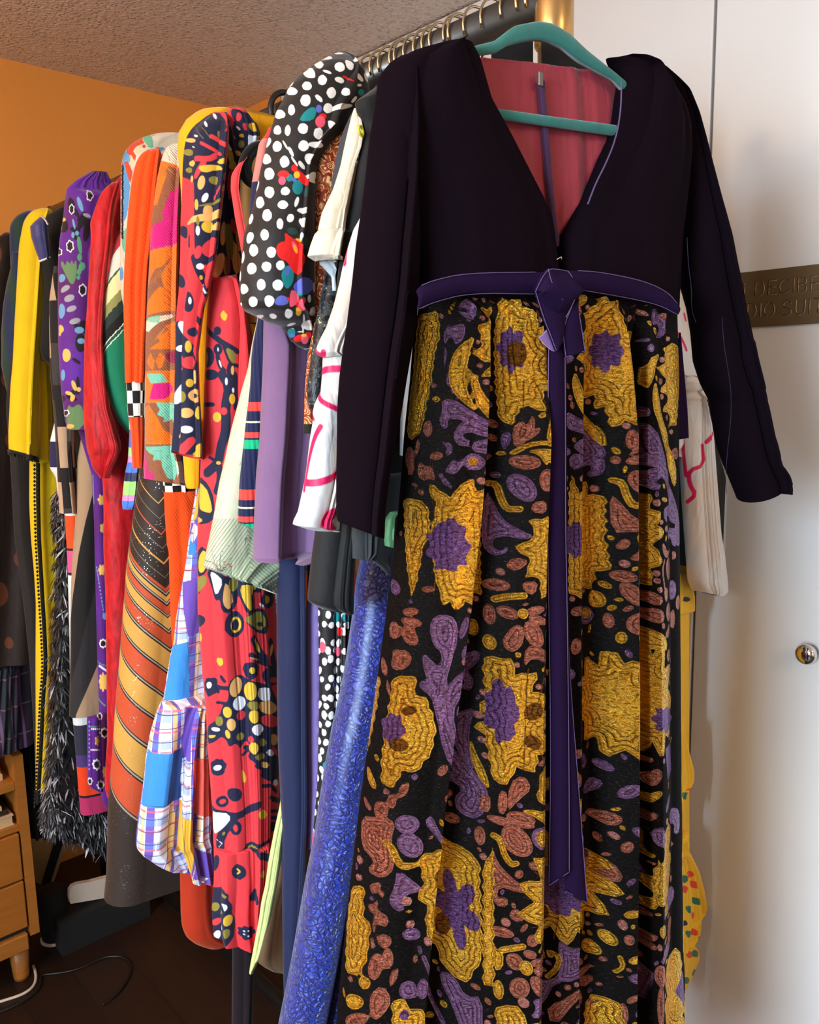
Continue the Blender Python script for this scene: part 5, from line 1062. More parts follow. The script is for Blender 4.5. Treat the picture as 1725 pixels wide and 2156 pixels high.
for i in range(34):
    for j in range(5):
        y = 1275 + i * 19 + rg.uniform(-4, 4); x = 664 + j * 17 + (i % 2) * 8 + rg.uniform(-3, 3) - max(0, y - 1600) * .09
        if rg.random() < .86: dots.append(el(x, y, 5.2, rg.uniform(6.5, 9.5), rg.uniform(-20, 20), 12, .1))
paint(K, 'white', dots)
paint(K, 'teal', [el(708, 1300, 8, 12, 20), el(692, 1612, 12, 13), el(728, 1300, 7, 9)]); paint(K, 'coral', [el(680, 1362, 7, 12), el(712, 1372, 6, 10), el(660, 1770, 5, 22)]); paint(K, 'red', [el(716, 1330, 6, 10), el(656, 1790, 5, 14), el(735, 1290, 6, 8)]); paint(K, 'yellow', [el(655, 1826, 4, 8)]); paint(K, 'blue', [el(704, 1440, 5, 8), el(652, 1765, 3, 10)]); paint(K, 'dgreen', [])
# 28 paisley dress
Y = .842
t = NT('paisley_print'); uvv, u, v = t.uv()
vo = t.new('ShaderNodeTexVoronoi', feature='DISTANCE_TO_EDGE'); vo.inputs['Scale'].default_value = 62
nzv, nzc = t.noise(uvv, 40, 2); t.lk(t.mix(.03, uvv, nzc), vo.inputs['Vector'])
v1 = t.new('ShaderNodeTexVoronoi'); v1.inputs['Scale'].default_value = 62; t.lk(t.mix(.03, uvv, nzc), v1.inputs['Vector'])
rings = t.math('SINE', t.math('MULTIPLY', v1.outputs['Distance'], 34))
c = t.mix(t.math('GREATER_THAN', rings, .1), lin((156, 62, 18)), lin((196, 116, 54))); c = t.mix(t.math('GREATER_THAN', rings, .75), c, lin((222, 190, 140))); c = t.mix(t.math('LESS_THAN', vo.outputs['Distance'], .05), c, lin((120, 34, 14)))
M_pais = finish_cloth(t, c, rough=.6)
g = G('paisley_dress', 'rust and gold paisley sleeve between the polka dot sleeve and the cream blouse', 'dress', Y, 1.2)
shell('sleeve', pl(Y), [(256, 730, 745, 256), (263, 722, 745), (278, 708, 744), (293, 696, 740), (319, 676, 720), (340, 667, 712), (384, 665, 705), (435, 661, 695), (480, 662, 686), (560, 664, 686), (640, 664, 686), (693, 660, 682), (754, 647, 672), (815, 642, 668), (841, 641, 664), (894, 640, 662)], M_pais, g, h=.012, nv=110, top=.04)
shell('cuff', pl(Y), [(893, 639, 662), (913, 639, 661)], M_blk, g, h=.013, top=0, nv=8)
# 29b black glitter lace
Y = .825
t = NT('black_glitter_lace'); uvv, u, v = t.uv()
n1, _ = t.noise(uvv, 60, 4, .6, 1.0); vo = t.new('ShaderNodeTexVoronoi'); vo.inputs['Scale'].default_value = 330; t.lk(uvv, vo.inputs['Vector'])
gold = t.math('MULTIPLY', t.math('LESS_THAN', vo.outputs['Distance'], .3), t.math('GREATER_THAN', n1, .57))
M_glit = finish_cloth(t, t.mix(gold, t.mix(t.math('GREATER_THAN', n1, .5), lin((22, 20, 20)), lin((52, 58, 62))), lin((206, 170, 110))), rough=.35, bump=.8)
g = G('glitter_lace_top', 'black lace top with gold glitter edging under the white silk sleeve', 'top', Y, 1.3)
shell('sleeve', pl(Y), [(500, 684, 712), (560, 686, 712), (580, 684), (612, 678), (653, 671), (693, 661), (754, 656), (795, 650), (825, 645), (850, 647), (860, 652)], M_glit, g, h=.01, right=.74, nv=70, fold=wave(.003, 35, 3))
# charcoal waistcoat, cream blouse
Y = .818
M_slate = cloth('slate_wool', (62, 62, 68), rough=.8)
g = G('slate_jacket', 'slate grey jacket edge showing just left of the cream blouse', 'jacket', Y, 1.3)
shell('body', pl(Y), [(232, 745, 756, 232), (240, 738, 752), (256, 731, 748), (273, 723, 744), (313, 711, 734), (354, 703, 726), (420, 694, 716), (560, 694, 716)], M_slate, g, h=.008, nv=60, top=.04)
Y = .803
M_cream = cloth('cream_silk', (226, 212, 186), rough=.5, sheen=.3, wrinkle=.4)
g = G('cream_blouse', 'cream blouse with a short folded cuff sleeve, right of the polka dot sleeve', 'blouse', Y, 1.3)
shell('sleeve', pl(Y), [(228, 747, 750, 228), (242, 742, 757), (262, 737, 762), (283, 732, 764), (310, 726, 760), (344, 719, 748), (394, 703, 737), (425, 688, 731), (445, 679, 729), (482, 671, 727)], M_cream, g, h=.013, nv=90, nf=60, top=.03, fold=wave(.003, 36, 3))
shell('cuff', pl(Y - .006), [(482, 671, 724), (491, 663, 724), (511, 656, 719), (537, 650, 714), (548, 668, 712, 553)], M_cream, g, h=.016, nv=40, nf=70, top=0, fold=folds([(-.12, 0), (.2, .5), (.4, -.8), (.5, .6), (.7, -.4), (1.12, 0)], .008, 37))
M_ice = cloth('ice_blue_lining', (196, 204, 208), rough=.5)
shell('lining', pl(Y + .006), [(540, 666, 712), (552, 672, 711), (568, 686, 709), (582, 698, 706), (612, 700, 704)], M_ice, g, h=.007, nv=30, top=0)
MB().tube(chaikin(np.array([at_y(p, Y - .02) for p in ((757, 264), (762, 268), (765, 278), (764, 288), (759, 284), (756, 274))]), True, 2), .0016, 8, closed=True).build('buckle_loop', plain('yellow_brass_loop', (206, 196, 40), .35, .4), g)
# 31 black jacket with teal buttons
Y = .79
M_bj = cloth('black_gabardine', (28, 27, 26), rough=.75, sheen=.2)
g = G('black_jacket', 'black tailored jacket with round teal buttons, behind the white silk dress', 'jacket', Y, 1.2)
shell('body', pl(Y), [(178, 792, 800, 176), (192, 772, 1000, 150), (206, 752, 1330, 178), (212, 747, 1380, 215), (230, 750, 1400, 240), (256, 762, 1420, 300), (283, 766, 1440, 400), (309, 758, 1455, 500), (384, 744, 1470, 640), (465, 728, 1490, 780), (551, 714, 1505, 900), (618, 706, 1515, 960), (700, 706, 1528, 1001), (900, 720, 1532, 1100), (1060, 740, 1534, 1205)], M_bj, g, h=.014, nv=120, nf=90, top=.03)
shell('sleeve', pl(Y + .004), [(600, 712, 745), (760, 690, 750), (960, 674, 752), (1121, 664, 752), (1190, 655, 748), (1255, 648, 745), (1270, 648, 745, 1278), (1283, 672, 744, 1288)], M_bj, g, h=.02, nv=90, nf=50, top=0, fold=folds([(-.12, 0), (.2, .6), (.45, -.8), (.6, .5), (1.12, 0)], .003, 38))
M_tb = plain('teal_button', (20, 92, 84), .35)
for (x, y) in ((1537, 1062), (1539, 1114), (1539, 1164)):
    p = at_y((x, y), Y - .012); MB().lathe((p[0] - .004, p[1], p[2]), [(.003, -.003), (.0095, -.003), (.0105, 0), (.0095, .003), (.003, .003)], 20, 'x').build('button', M_tb, g)
# grey cuff, green sleeve end
g = G('charcoal_jumper', 'charcoal jersey cuff hanging just under the purple velvet cuff', 'jumper', .76, 1.2)
shell('sleeve', pl(.765), [(900, 752, 800), (1040, 745, 800), (1124, 735, 806), (1170, 736, 800), (1176, 737, 778, 1178)], cloth('charcoal_jersey', (58, 58, 58), rough=.9), g, h=.012, nv=50, nf=40, fold=wave(.003, 39, 3))
g = G('black_wrap', 'black wrap edge pointing down beside the brocade skirt', 'wrap', .745, 1.2)
shell('body', pl(.752), [(1000, 800, 860), (1130, 782, 845), (1176, 776, 826), (1195, 800, 823), (1211, 816, 822)], M_blk, g, h=.006, nv=40)
g = G('green_silk_top', 'small green silk sleeve end between the purple cuff and the brocade skirt', 'top', .735, 1.2)
shell('sleeve', pl(.738), [(1078, 822, 840), (1092, 812, 832), (1130, 808, 830), (1150, 810, 829, 1152)], cloth('green_silk', (86, 130, 86), rough=.5, wrinkle=.6), g, h=.006, nv=40)
# 34 blue lace gown
Y = .838
t = NT('royal_blue_lace'); uvv, u, v = t.uv()
vo = t.new('ShaderNodeTexVoronoi', feature='DISTANCE_TO_EDGE'); vo.inputs['Scale'].default_value = 150
nf_, nc_ = t.noise(uvv, 24, 3); t.lk(t.mix(.05, uvv, nc_), vo.inputs['Vector'])
n2, _ = t.noise(t.mapping(uvv, (1, .5, 1)), 60, 4, .65, 2.6)
pat = t.math('MULTIPLY', t.math('SMOOTH_MIN', vo.outputs['Distance'], .18, .05), 5)
ha = t.math('ADD', pat, t.math('MULTIPLY', n2, 1.2))
t.set(Base_Color=t.mix(t.math('MULTIPLY_ADD', ha, .75, -.45, clamp=True), lin((8, 16, 84)), lin((20, 50, 160))), Roughness=.36)
t.bsdf.inputs['Sheen Weight'].default_value = .3; t.bsdf.inputs['Coat Weight'].default_value = .35; t.bsdf.inputs['Coat Roughness'].default_value = .3
wr, _ = t.noise(uvv, 10, 3); sp, _ = t.noise(uvv, 420, 2)
t.lk(t.bump(t.math('ADD', ha, t.math('MULTIPLY', sp, .5)), .8, .0022, t.bump(wr, .5, .02)), t.bsdf.inputs['Normal']); M_bl = t.m
g = G('blue_lace_gown', 'royal blue lace gown flaring to the floor left of the brocade skirt', 'gown', Y, .6)
shell('body', pl(Y), [(1000, 775), (1120, 766), (1180, 759), (1238, 748), (1300, 742), (1400, 728), (1480, 714), (1550, 698), (1608, 688), (1666, 679), (1724, 670), (1782, 662), (1869, 645), (1956, 630), (2043, 615), (2130, 598), (2230, 578), (2330, 560)], M_bl, g, h=.035, na=24, right=.86, nv=140, nf=110, fold=folds([(-.12, 0), (-.07, .2), (-.045, .6), (-.01, .5), (.06, -.8), (.14, .5), (.22, -.6), (.34, .6), (.7, .2), (1.12, 0)], .014, 40))
# 35 yellow ruffled dress
Y = .80
t = NT('yellow_spotted_cotton')
M_yr = finish_cloth(t, layered(t, lin((240, 184, 40)), [('rspot', lin((224, 72, 40))), ('gspot', lin((52, 112, 84))), ('nspot', lin((52, 50, 70)))], .0008), rough=.8, wrinkle=.6)
g = G('yellow_ruffle_dress', 'yellow cotton dress with red and green spots, ruffles peeping out right of the brocade skirt', 'dress', Y, .7)
BD = shell('body', pl(Y + .01), [(190, 1120, 1250), (420, 1150, 1330), (800, 1220, 1410), (1150, 1300, 1442), (1280, 1290, 1441), (1540, 1270, 1440), (1800, 1260, 1441), (2000, 1250, 1442), (2110, 1250, 1446)], M_yr, g, h=.02, nv=80, nf=50, fit=False)
R1 = shell('sleeve_tip', pl(Y - .01), [(1212, 1400, 1444), (1240, 1400, 1454), (1275, 1400, 1464), (1285, 1402, 1464, 1284), (1290, 1404, 1442, 1290)], M_yr, g, h=.008, nv=50, nf=40)
R2 = shell('ruffle', pl(Y - .01), [(1535, 1400, 1439), (1560, 1400, 1441), (1600, 1400, 1450), (1650, 1400, 1461), (1672, 1400, 1461), (1685, 1400, 1444), (1712, 1400, 1440)], M_yr, g, h=.012, nv=70, nf=50, fold=folds([(-.12, 0), (.3, .6), (.6, -.7), (.8, .6), (1.12, 0)], .006))
R3 = shell('ruffle', pl(Y - .012), [(1776, 1400, 1442), (1780, 1400, 1450), (1806, 1400, 1452), (1812, 1400, 1440), (1826, 1400, 1454), (1880, 1400, 1472), (1930, 1400, 1482), (1975, 1400, 1488), (1980, 1400, 1476), (2012, 1400, 1474), (2016, 1402, 1462)], M_yr, g, h=.014, nv=100, nf=70, sm=0, fold=folds([(-.12, 0), (.3, .6), (.55, -.7), (.7, .7), (.82, -.7), (.92, .6), (1.12, 0)], .008))
R4 = shell('ruffle', pl(Y - .014), [(1990, 1390, 1450), (2030, 1390, 1456), (2070, 1390, 1473), (2085, 1392, 1474), (2112, 1396, 1454)], M_yr, g, h=.010, nv=60, nf=50)
rs, gs, ns = [], [], []
for x, y in ((1450, 1662), (1453, 1842), (1461, 1862), (1461, 1928), (1460, 1962), (1452, 2010), (1462, 2084), (1440, 1870)): rs.append(el(x, y, 6.5, 8, 0, 12, .15))
for x, y in ((1449, 1912), (1467, 1898), (1440, 1850), (1449, 1965), (1464, 2008), (1446, 2064), (1441, 1675), (1463, 2050)): gs.append(el(x, y, 7, 8, 0, 12, .2))
for x, y in ((1446, 1262), (1477, 1972), (1438, 1942), (1450, 2106)): ns.append(el(x, y, 8, 6, 0, 12, .2))
for Q in (BD, R1, R2, R3, R4):
    paint(Q, 'rspot', rs); paint(Q, 'gspot', gs); paint(Q, 'nspot', ns)
# 32 white tie dyed silk dress
Y = .742
t = NT('tie_dyed_silk'); uvv, u, v = t.uv()
n1, _ = t.noise(uvv, 7, 3); n2, _ = t.noise(uvv, 12, 3)
c0 = t.mix(t.math('MULTIPLY_ADD', n1, 3.2, -1.35, clamp=True), lin((212, 208, 205)), lin((206, 176, 148))); c0 = t.mix(t.math('MULTIPLY_ADD', n2, 2.5, -1.25, clamp=True), c0, lin((190, 198, 208)))
M_silk = finish_cloth(t, layered(t, c0, [('magenta', lin((206, 24, 84)))], .0008), rough=.45, sheen=.2, wrinkle=.7)
g = G('white_silk_dress', 'white tie dyed silk dress with magenta line pattern, directly behind the purple velvet dress', 'dress', Y, 1.2)
S = shell('sleeve', pl(Y), [(440, 766, 800), (480, 744, 800), (521, 731, 800), (557, 721, 790), (592, 713, 790), (643, 699, 785), (689, 683, 780), (710, 672, 780), (728, 664, 778), (742, 661, 770, 743), (752, 672, 766, 744)], M_silk, g, h=.014, nv=140, nf=60, top=.02, fold=wave(.004, 41, 4))
S2 = shell('under_sleeve', pl(Y + .004), [(720, 684, 760), (744, 680, 760), (795, 678, 760), (824, 676, 760), (850, 664, 760), (868, 660, 758), (885, 661, 755), (927, 655, 750), (995, 648, 745), (1034, 641, 735), (1080, 631, 722), (1098, 622, 718), (1106, 620, 716, 1110), (1116, 650, 715, 1112)], M_silk, g, h=.018, nv=170, nf=80, top=0, fold=folds([(-.12, 0), (-.07, .3), (-.045, .5), (-.02, .5), (.05, -.6), (.2, .5), (.5, -.3), (1.12, 0)], .008, 42))
kJ = lambda sh: tf(sh, 480, 800, 4.107)
mg = kI([pg((1300, 170), (1330, 0), (1310, 60), (1270, 240), (1240, 440), (1240, 550), (1190, 545), (1195, 480), (1230, 390)), st(70, (900, 1440), (985, 1500), (985, 1440)), st(70, (970, 1650), (1070, 1610), (1190, 1610))]) + kJ([st(46, (800, 100), (815, 170), (870, 215), (960, 265)), st(44, (815, 400), (765, 500), (720, 700), (690, 880), (680, 950)), st(60, (680, 880), (760, 890), (860, 860), (950, 820)), st(40, (735, 290), (760, 340)), pg((800, 1190), (940, 1080), (940, 1180), (880, 1230), (960, 1290), (800, 1290))])
paint(S, 'magenta', mg); paint(S2, 'magenta', mg)
kR = lambda sh: tf(sh, 1380, 500, 2.6957)
S3 = shell('body', pl(Y + .012), [(200, 900, 1300), (420, 862, 1420), (590, 850, 1434, 593), (700, 845, 1456), (767, 842, 1462), (827, 840, 1482), (850, 840, 1490), (920, 838, 1480, 920), (960, 838, 1440, 960)], M_silk, g, h=.012, nv=120, nf=120, top=.02, fold=wave(.004, 43, 6))
paint(S3, 'magenta', kR([st(24, (125, 540), (160, 580), (185, 640)), st(20, (170, 430), (180, 470))]) + [st(8, (870, 700), (866, 730))])
S4 = shell('long_sleeve', pl(Y - .004), [(790, 1442, 1470), (827, 1434, 1484), (860, 1432, 1492), (901, 1430, 1499), (982, 1430, 1506), (1050, 1434, 1511), (1131, 1440, 1517), (1180, 1444, 1526), (1227, 1448, 1534, 1225), (1238, 1452, 1533, 1238), (1249, 1458, 1520, 1247)], M_silk, g, h=.02, nv=130, nf=70, top=.03, fold=folds([(-.12, 0), (.2, .4), (.45, .5), (.55, -.3), (.7, .5), (1.12, 0)], .006, 44))
paint(S4, 'magenta', kR([st(22, (160, 1150), (165, 1250), (175, 1350)), st(24, (265, 1180), (275, 1290), (190, 1320), (195, 1400), (230, 1460), (185, 1500)), st(26, (290, 1160), (330, 1115))]))
# ------------------------------------------------------------------ the purple velvet and brocade dress on the teal hanger
HP = Plane((XR, .572), 105)
def hp(off): return Plane((HP.p0 + HP.nv * off)[:2], 105)
def sheet(name, plane, top, bot, mat, parent, n=60, m=8, thick=.003, bulge=0.0, wav=None):
    """solid ribbon between two traced edges (photo pixels) lying in `plane`"""
    def rs(P):
        P = np.array(P, float); d = np.concatenate([[0], np.cumsum(np.linalg.norm(np.diff(P, axis=0), axis=1))]); t_ = np.linspace(0, d[-1], n)
        Q = np.stack([np.interp(t_, d, P[:, k]) for k in (0, 1)], 1)
        for _ in range(2): Q[1:-1] = Q[1:-1] * .5 + (Q[:-2] + Q[2:]) * .25
        return np.array([plane.hit(q) for q in Q])
    A, B = rs(top), rs(bot)
    s = np.linspace(0, 1, m)[None, :, None]
    G_ = A[:, None] * (1 - s) + B[:, None] * s
    off = bulge * np.sin(np.linspace(0, math.pi, m))[None, :] * np.ones((n, 1))
    if wav is not None: off = off + wav(np.linspace(0, 1, n)[:, None], np.linspace(0, 1, m)[None, :])
    Pf = plane.pt(G_[..., 0], G_[..., 1], off); Pb = plane.pt(G_[..., 0], G_[..., 1], off - thick)
    V = np.concatenate([Pf.reshape(-1, 3), Pb.reshape(-1, 3)]); N = n * m; F = []
    for i in range(n - 1):
        for j in range(m - 1):
            a, b, c, d = i * m + j, (i + 1) * m + j, (i + 1) * m + j + 1, i * m + j + 1
            F.append((a, b, c, d)); F.append((N + a, N + d, N + c, N + b))
    bd = [i * m for i in range(n)] + [(n - 1) * m + j for j in range(1, m)] + [i * m + m - 1 for i in range(n - 2, -1, -1)] + [j for j in range(m - 2, 0, -1)]
    for k in range(len(bd)):
        a, b = bd[k], bd[(k + 1) % len(bd)]; F.append((a, N + a, N + b, b))
    me = mesh_from(name, V, F)
    bm = bmesh.new(); bm.from_mesh(me); bmesh.ops.recalc_face_normals(bm, faces=bm.faces[:]); bm.to_mesh(me); bm.free()
    uvl = me.uv_layers.new(name='cloth'); a0 = np.concatenate([G_.reshape(-1, 2)] * 2)
    li = np.zeros(len(me.loops), np.int32); me.loops.foreach_get('vertex_index', li)
    uvl.data.foreach_set('uv', a0[li].ravel().astype(np.float32))
    o = link(name, me, mat, parent)
    return o, Pf
def velvet(name, dark, glow, sheen=1.0, rough=.85):
    t = NT(name); uvv, u, v = t.uv()
    nz, _ = t.noise(t.mapping(uvv, (1, .22, 1)), 16, 4, .6, .8)
    t.set(Base_Color=t.mix(t.math('MULTIPLY_ADD', nz, 1.6, -.3, clamp=True), lin(dark), lin(glow)), Roughness=rough)
    t.bsdf.inputs['Specular IOR Level'].default_value = .04
    t.bsdf.inputs['Sheen Weight'].default_value = sheen; t.bsdf.inputs['Sheen Roughness'].default_value = .28; t.bsdf.inputs['Sheen Tint'].default_value = lin((110, 64, 170))
    pile, _ = t.noise(uvv, 900, 2); wr, _ = t.noise(t.mapping(uvv, (1, .25, 1)), 20, 3)
    t.lk(t.bump(pile, .2, .0006, t.bump(wr, .08, .012)), t.bsdf.inputs['Normal']); return t.m
M_vel = velvet('purple_velvet', (15, 7, 11), (19, 9, 17), .03, 1.0)
M_rib_v = velvet('violet_velvet_ribbon', (27, 14, 36), (34, 18, 50), .07, 1.0)
M_edge = plain('ribbon_edge', (88, 66, 106), .7)
M_lin = cloth('burgundy_lining', (142, 42, 54), rough=.55, sheen=.4, wrinkle=.4)
g = G('velvet_brocade_dress', 'floor length dress with black purple velvet bodice and gold brocade skirt, nearest on the rack', 'dress', .64, .9)
# lining of the back, seen through the neckline
LB = shell('back_lining', hp(-.020), [(124, 1003, 1296, 160), (150, 1000, 1310), (250, 990, 1320), (400, 980, 1330), (590, 960, 1340)], M_lin, g, h=.006, nf=60, nv=70, top=0, bow=.0, fold=folds([(-.12, 0), (.4, .2), (.55, -.6), (.63, .7), (.7, -.7), (.8, .5), (1.12, 0)], .006, 50))
mb = MB(); zp = [hp(-.007).pt(*hp(-.007).hit(p)) for p in ((1140, 172), (1142, 210), (1146, 250), (1150, 300), (1156, 380), (1166, 470), (1172, 520))]
zp = chaikin(np.array(zp), False, 2); mb.tube(zp, .0042, 8); mb.build('zip_tape', cloth('plum_zip_tape', (64, 30, 62), rough=.7), g)
q0 = hp(.001).pt(*hp(.001).hit((1139, 166))); MB().box(q0 - [.0035, .001, .007], q0 + [.0035, .002, .007], .001).build('zip_pull', plain('pewter', (120, 108, 104), .35, .8), g)
M_face = cloth('black_neck_cloth', (24, 20, 19), rough=.85)  # stands for the black neck of another garment behind this dress
sheet('black_neck_strip', hp(-.030), [(1036, 98), (1060, 90), (1090, 82), (1123, 78)], [(1036, 150), (1060, 155), (1090, 160), (1123, 166)], M_face, g, 30, 8, .0015)
sheet('black_neck_strip', hp(-.030), [(1141, 78), (1165, 84), (1189, 93), (1223, 118), (1266, 146)], [(1141, 168), (1165, 172), (1189, 176), (1223, 180), (1266, 184)], M_face, g, 40, 8, .0015)
# bodice fronts
BL = shell('bodice_front', hp(0), [(95, 935, 975, 97), (100, 895, 996, 106), (113, 850, 1003, 118), (135, 820, 1012, 135), (184, 806, 1036), (253, 806, 1075), (323, 820, 1110), (388, 838, 1142), (430, 848, 1161), (474, 858, 1168), (504, 864, 1171), (560, 874, 1178), (640, 882, 1180)], M_vel, g, h=.026, nf=90, nv=120, top=.05, fold=folds([(-.12, 0), (.25, .3), (.5, -.1), (.8, .3), (1.12, 0)], .006, 51, .02))
BR_ = shell('bodice_front', hp(0), [(123, 1276, 1322, 127), (133, 1284, 1365, 140), (150, 1292, 1395, 158), (175, 1296, 1425), (207, 1291, 1446), (244, 1286, 1456), (290, 1275, 1458), (325, 1258, 1456), (365, 1242, 1452), (420, 1219, 1446), (467, 1193, 1440), (502, 1173, 1437), (560, 1168, 1434), (650, 1166, 1430)], M_vel, g, h=.026, nf=90, nv=120, top=.05, fold=folds([(-.12, 0), (.2, .3), (.5, -.1), (.75, .3), (1.12, 0)], .006, 52, .02))
pp = chaikin(np.array([hp(.034).pt(*hp(.034).hit(p)) for p in ((1309, 172), (1308, 230), (1298, 290), (1276, 345), (1255, 385), (1238, 430))]), False, 2)
MB().tube(pp, .0009, 6).build('facing_seam', M_edge, BR_.o)
# sleeves
SLV = shell('sleeve', hp(-.012), [(118, 842, 880, 118), (128, 820, 884), (157, 796, 888), (222, 789, 890), (283, 778, 892), (384, 768, 890), (465, 757, 888), (511, 750, 886), (592, 742, 882), (673, 732, 877), (734, 723, 867), (800, 715, 856), (863, 711, 846), (936, 710, 832), (1019, 709, 818), (1085, 709, 810), (1096, 711, 809, 1129), (1101, 714, 808, 1132)], M_vel, g, h=.034, nf=80, nv=150, top=.05, fold=folds([(-.12, 0), (.2, .5), (.42, .2), (.55, -.5), (.7, .6), (1.12, 0)], .006, 53, .02))
SRV = shell('sleeve', hp(-.010), [(140, 1385, 1402, 145), (165, 1405, 1430, 172), (190, 1415, 1452), (240, 1424, 1472), (300, 1426, 1488), (350, 1427, 1500), (420, 1427, 1518), (500, 1427, 1540), (589, 1430, 1557), (660, 1449, 1571), (700, 1454, 1580), (760, 1459, 1594), (808, 1474, 1606), (845, 1493, 1614), (908, 1502, 1628), (945, 1509, 1636), (980, 1521, 1646), (1005, 1531, 1660, 985), (1032, 1541, 1666, 998), (1060, 1550, 1667, 1006)], M_vel, g, h=.034, nf=80, nv=150, top=.05, fold=folds([(-.12, 0), (.15, .4), (.40, -.6), (.5, .5), (.8, .2), (1.12, 0)], .006, 54, .02))
for nm, S_, pts in (('sleeve_seam', SRV, ((1521, 668), (1524, 720), (1532, 770), (1540, 820), (1540, 880), (1533, 940), (1528, 1000), (1530, 1040))), ('sleeve_seam', SRV, ((1447, 500), (1450, 560), (1457, 610), (1456, 650), (1466, 680)))):
    pts = chaikin(np.array([hp(.034).pt(*hp(.034).hit(p)) for p in pts]), False, 2); MB().tube(pts, .0004, 6).build(nm, plain('velvet_nap_line', (30, 20, 44), .95), S_.o)
# loose sash end by the right hip
sheet('sash_end', hp(.0), [(1424, 770), (1424, 820), (1426, 870), (1427, 926)], [(1434, 700), (1442, 790), (1448, 860), (1451, 922)], M_rib_v, g, 30, 5)
# brocade
BRO = [('purple', lin((142, 106, 148))), ('copper', lin((186, 116, 96))), ('gold', lin((240, 178, 62))), ('violet', lin((118, 84, 138))), ('shade', lin((120, 78, 30))), ('bead', lin((190, 128, 118)))]
t = NT('gold_brocade'); uvv, u, v = t.uv()
lame, _ = t.noise(t.mapping(uvv, (1, 2.2, 1)), 420, 3, .7)
tone, _ = t.noise(uvv, 16, 3); crin, _ = t.noise(t.mapping(uvv, (1, 1.6, 1)), 170, 4, .65, .8)
thr, _ = t.noise(t.mapping(uvv, (1, 2.0, 1)), 260, 3, .6, .5); thr = t.math('MULTIPLY_ADD', thr, 2.2, -.6, clamp=True)
jit = t.math('MULTIPLY_ADD', lame, .0016, -.0008)
c = lin((9, 6, 5)); msk = None
for a_, cc in BRO:
    f = t.math('MULTIPLY_ADD', t.math('ADD', t.attr(a_), jit), 1 / .0009, .5, clamp=True)
    c = t.mix(f, c, cc); msk = f if msk is None else t.math('MAXIMUM', msk, f)
rings = None
for a_, per in (('gold', .0052), ('purple', .0042), ('copper', .0038)):
    d_ = t.math('ADD', t.attr(a_), t.math('MULTIPLY', jit, 1.5)); w_ = t.math('SINE', t.math('MULTIPLY', d_, 6.283 / per))
    r_ = t.math('MULTIPLY', t.math('MULTIPLY_ADD', w_, 1.5, -.6, clamp=True), t.math('MULTIPLY', t.math('GREATER_THAN', d_, .0012), t.math('LESS_THAN', d_, .017)))
    rings = r_ if rings is None else t.math('MAXIMUM', rings, r_)
c = t.mix(t.math('MULTIPLY', rings, .55), c, lin((60, 34, 24)))
c = t.mix(1.0, c, k_rgb(t, t.math('MULTIPLY', t.math('MULTIPLY_ADD', tone, .7, .75), t.math('MULTIPLY_ADD', thr, 1.5, .25))), 'MULTIPLY')
fleck = t.math('MULTIPLY', t.math('SUBTRACT', 1.0, msk), t.math('GREATER_THAN', lame, .66))
c = t.mix(t.math('MULTIPLY', fleck, .35), c, lin((150, 110, 80)))
t.set(Base_Color=c, Metallic=t.math('MULTIPLY_ADD', msk, .92, .0), Roughness=t.math('MULTIPLY_ADD', msk, -.48, .74))
hgt = t.math('ADD', t.math('MULTIPLY', t.math('SUBTRACT', msk, t.math('MULTIPLY', rings, .5)), .9), t.math('MULTIPLY', t.math('ADD', crin, t.math('MULTIPLY', lame, .5)), t.math('MULTIPLY_ADD', msk, .9, .15)))
t.lk(t.bump(hgt, 1.0, .006), t.bsdf.inputs['Normal']); t.bsdf.inputs['Specular IOR Level'].default_value = .05
M_bro = t.m
XLK = np.array([(604, 886), (700, 872), (800, 868), (900, 860), (1000, 853), (1100, 845), (1300, 822), (1500, 796), (1700, 770), (1900, 748), (2156, 725), (2330, 712), (2500, 700), (2850, 680)], float)
XRK = np.array([(604, 1426), (800, 1430), (1100, 1432), (1400, 1437), (1900, 1440), (2156, 1440), (2500, 1444), (2850, 1452)], float)
KEY = np.array([(845, .2), (865, .5), (880, -.35), (900, -.1), (950, .65), (1006, 1.15), (1016, .95), (1026, -.6), (1046, -.6), (1090, .0), (1135, .25), (1165, -.35), (1192, -.35), (1225, .5), (1256, 1.0), (1266, .85), (1276, -.2), (1290, -.35), (1312, -.95), (1338, -1.0), (1350, .15), (1372, .35), (1400, .2), (1432, 0)], float)
def skirt_fold(tt, vv):
    y = 604 + np.clip(vv, 0, 1) * 2246; xl = np.interp(y, XLK[:, 0], XLK[:, 1]); xr_ = np.interp(y, XRK[:, 0], XRK[:, 1])
    x = xl + tt * (xr_ - xl)
    x = np.where(x < 1020, 845 + (x - xl) * (1020 - 845) / np.maximum(1020 - xl, 1), 1020 + (x - 1020) * 412 / (xr_ - 1020))
    d = np.interp(x, KEY[:, 0], KEY[:, 1])
    r = np.clip((vv - .008) / .12, 0, 1) ** .7
    ga = np.exp(-np.maximum(vv, 0) / .05)
    inn = ((tt > -.1) & (tt < 1.1))
    w_ = .5 * np.sin(tt * 71 + 2 * np.sin(tt * 9)) + .35 * np.sin(tt * 117 + 1)
    return np.where(inn, .031 * d * r + .0055 * ga * w_ + .0022 * np.sin(tt * 33 + 5 * vv) * r, .01 * np.sin(tt * 40) * r)
rows = [(y, x, float(np.interp(y, XRK[:, 0], XRK[:, 1]))) for y, x in XLK]
SK = shell('skirt', hp(.006), rows, M_bro, g, h=.045, hb=.45, nf=420, nv=600, top=.03, fold=skirt_fold, bulge=.25)
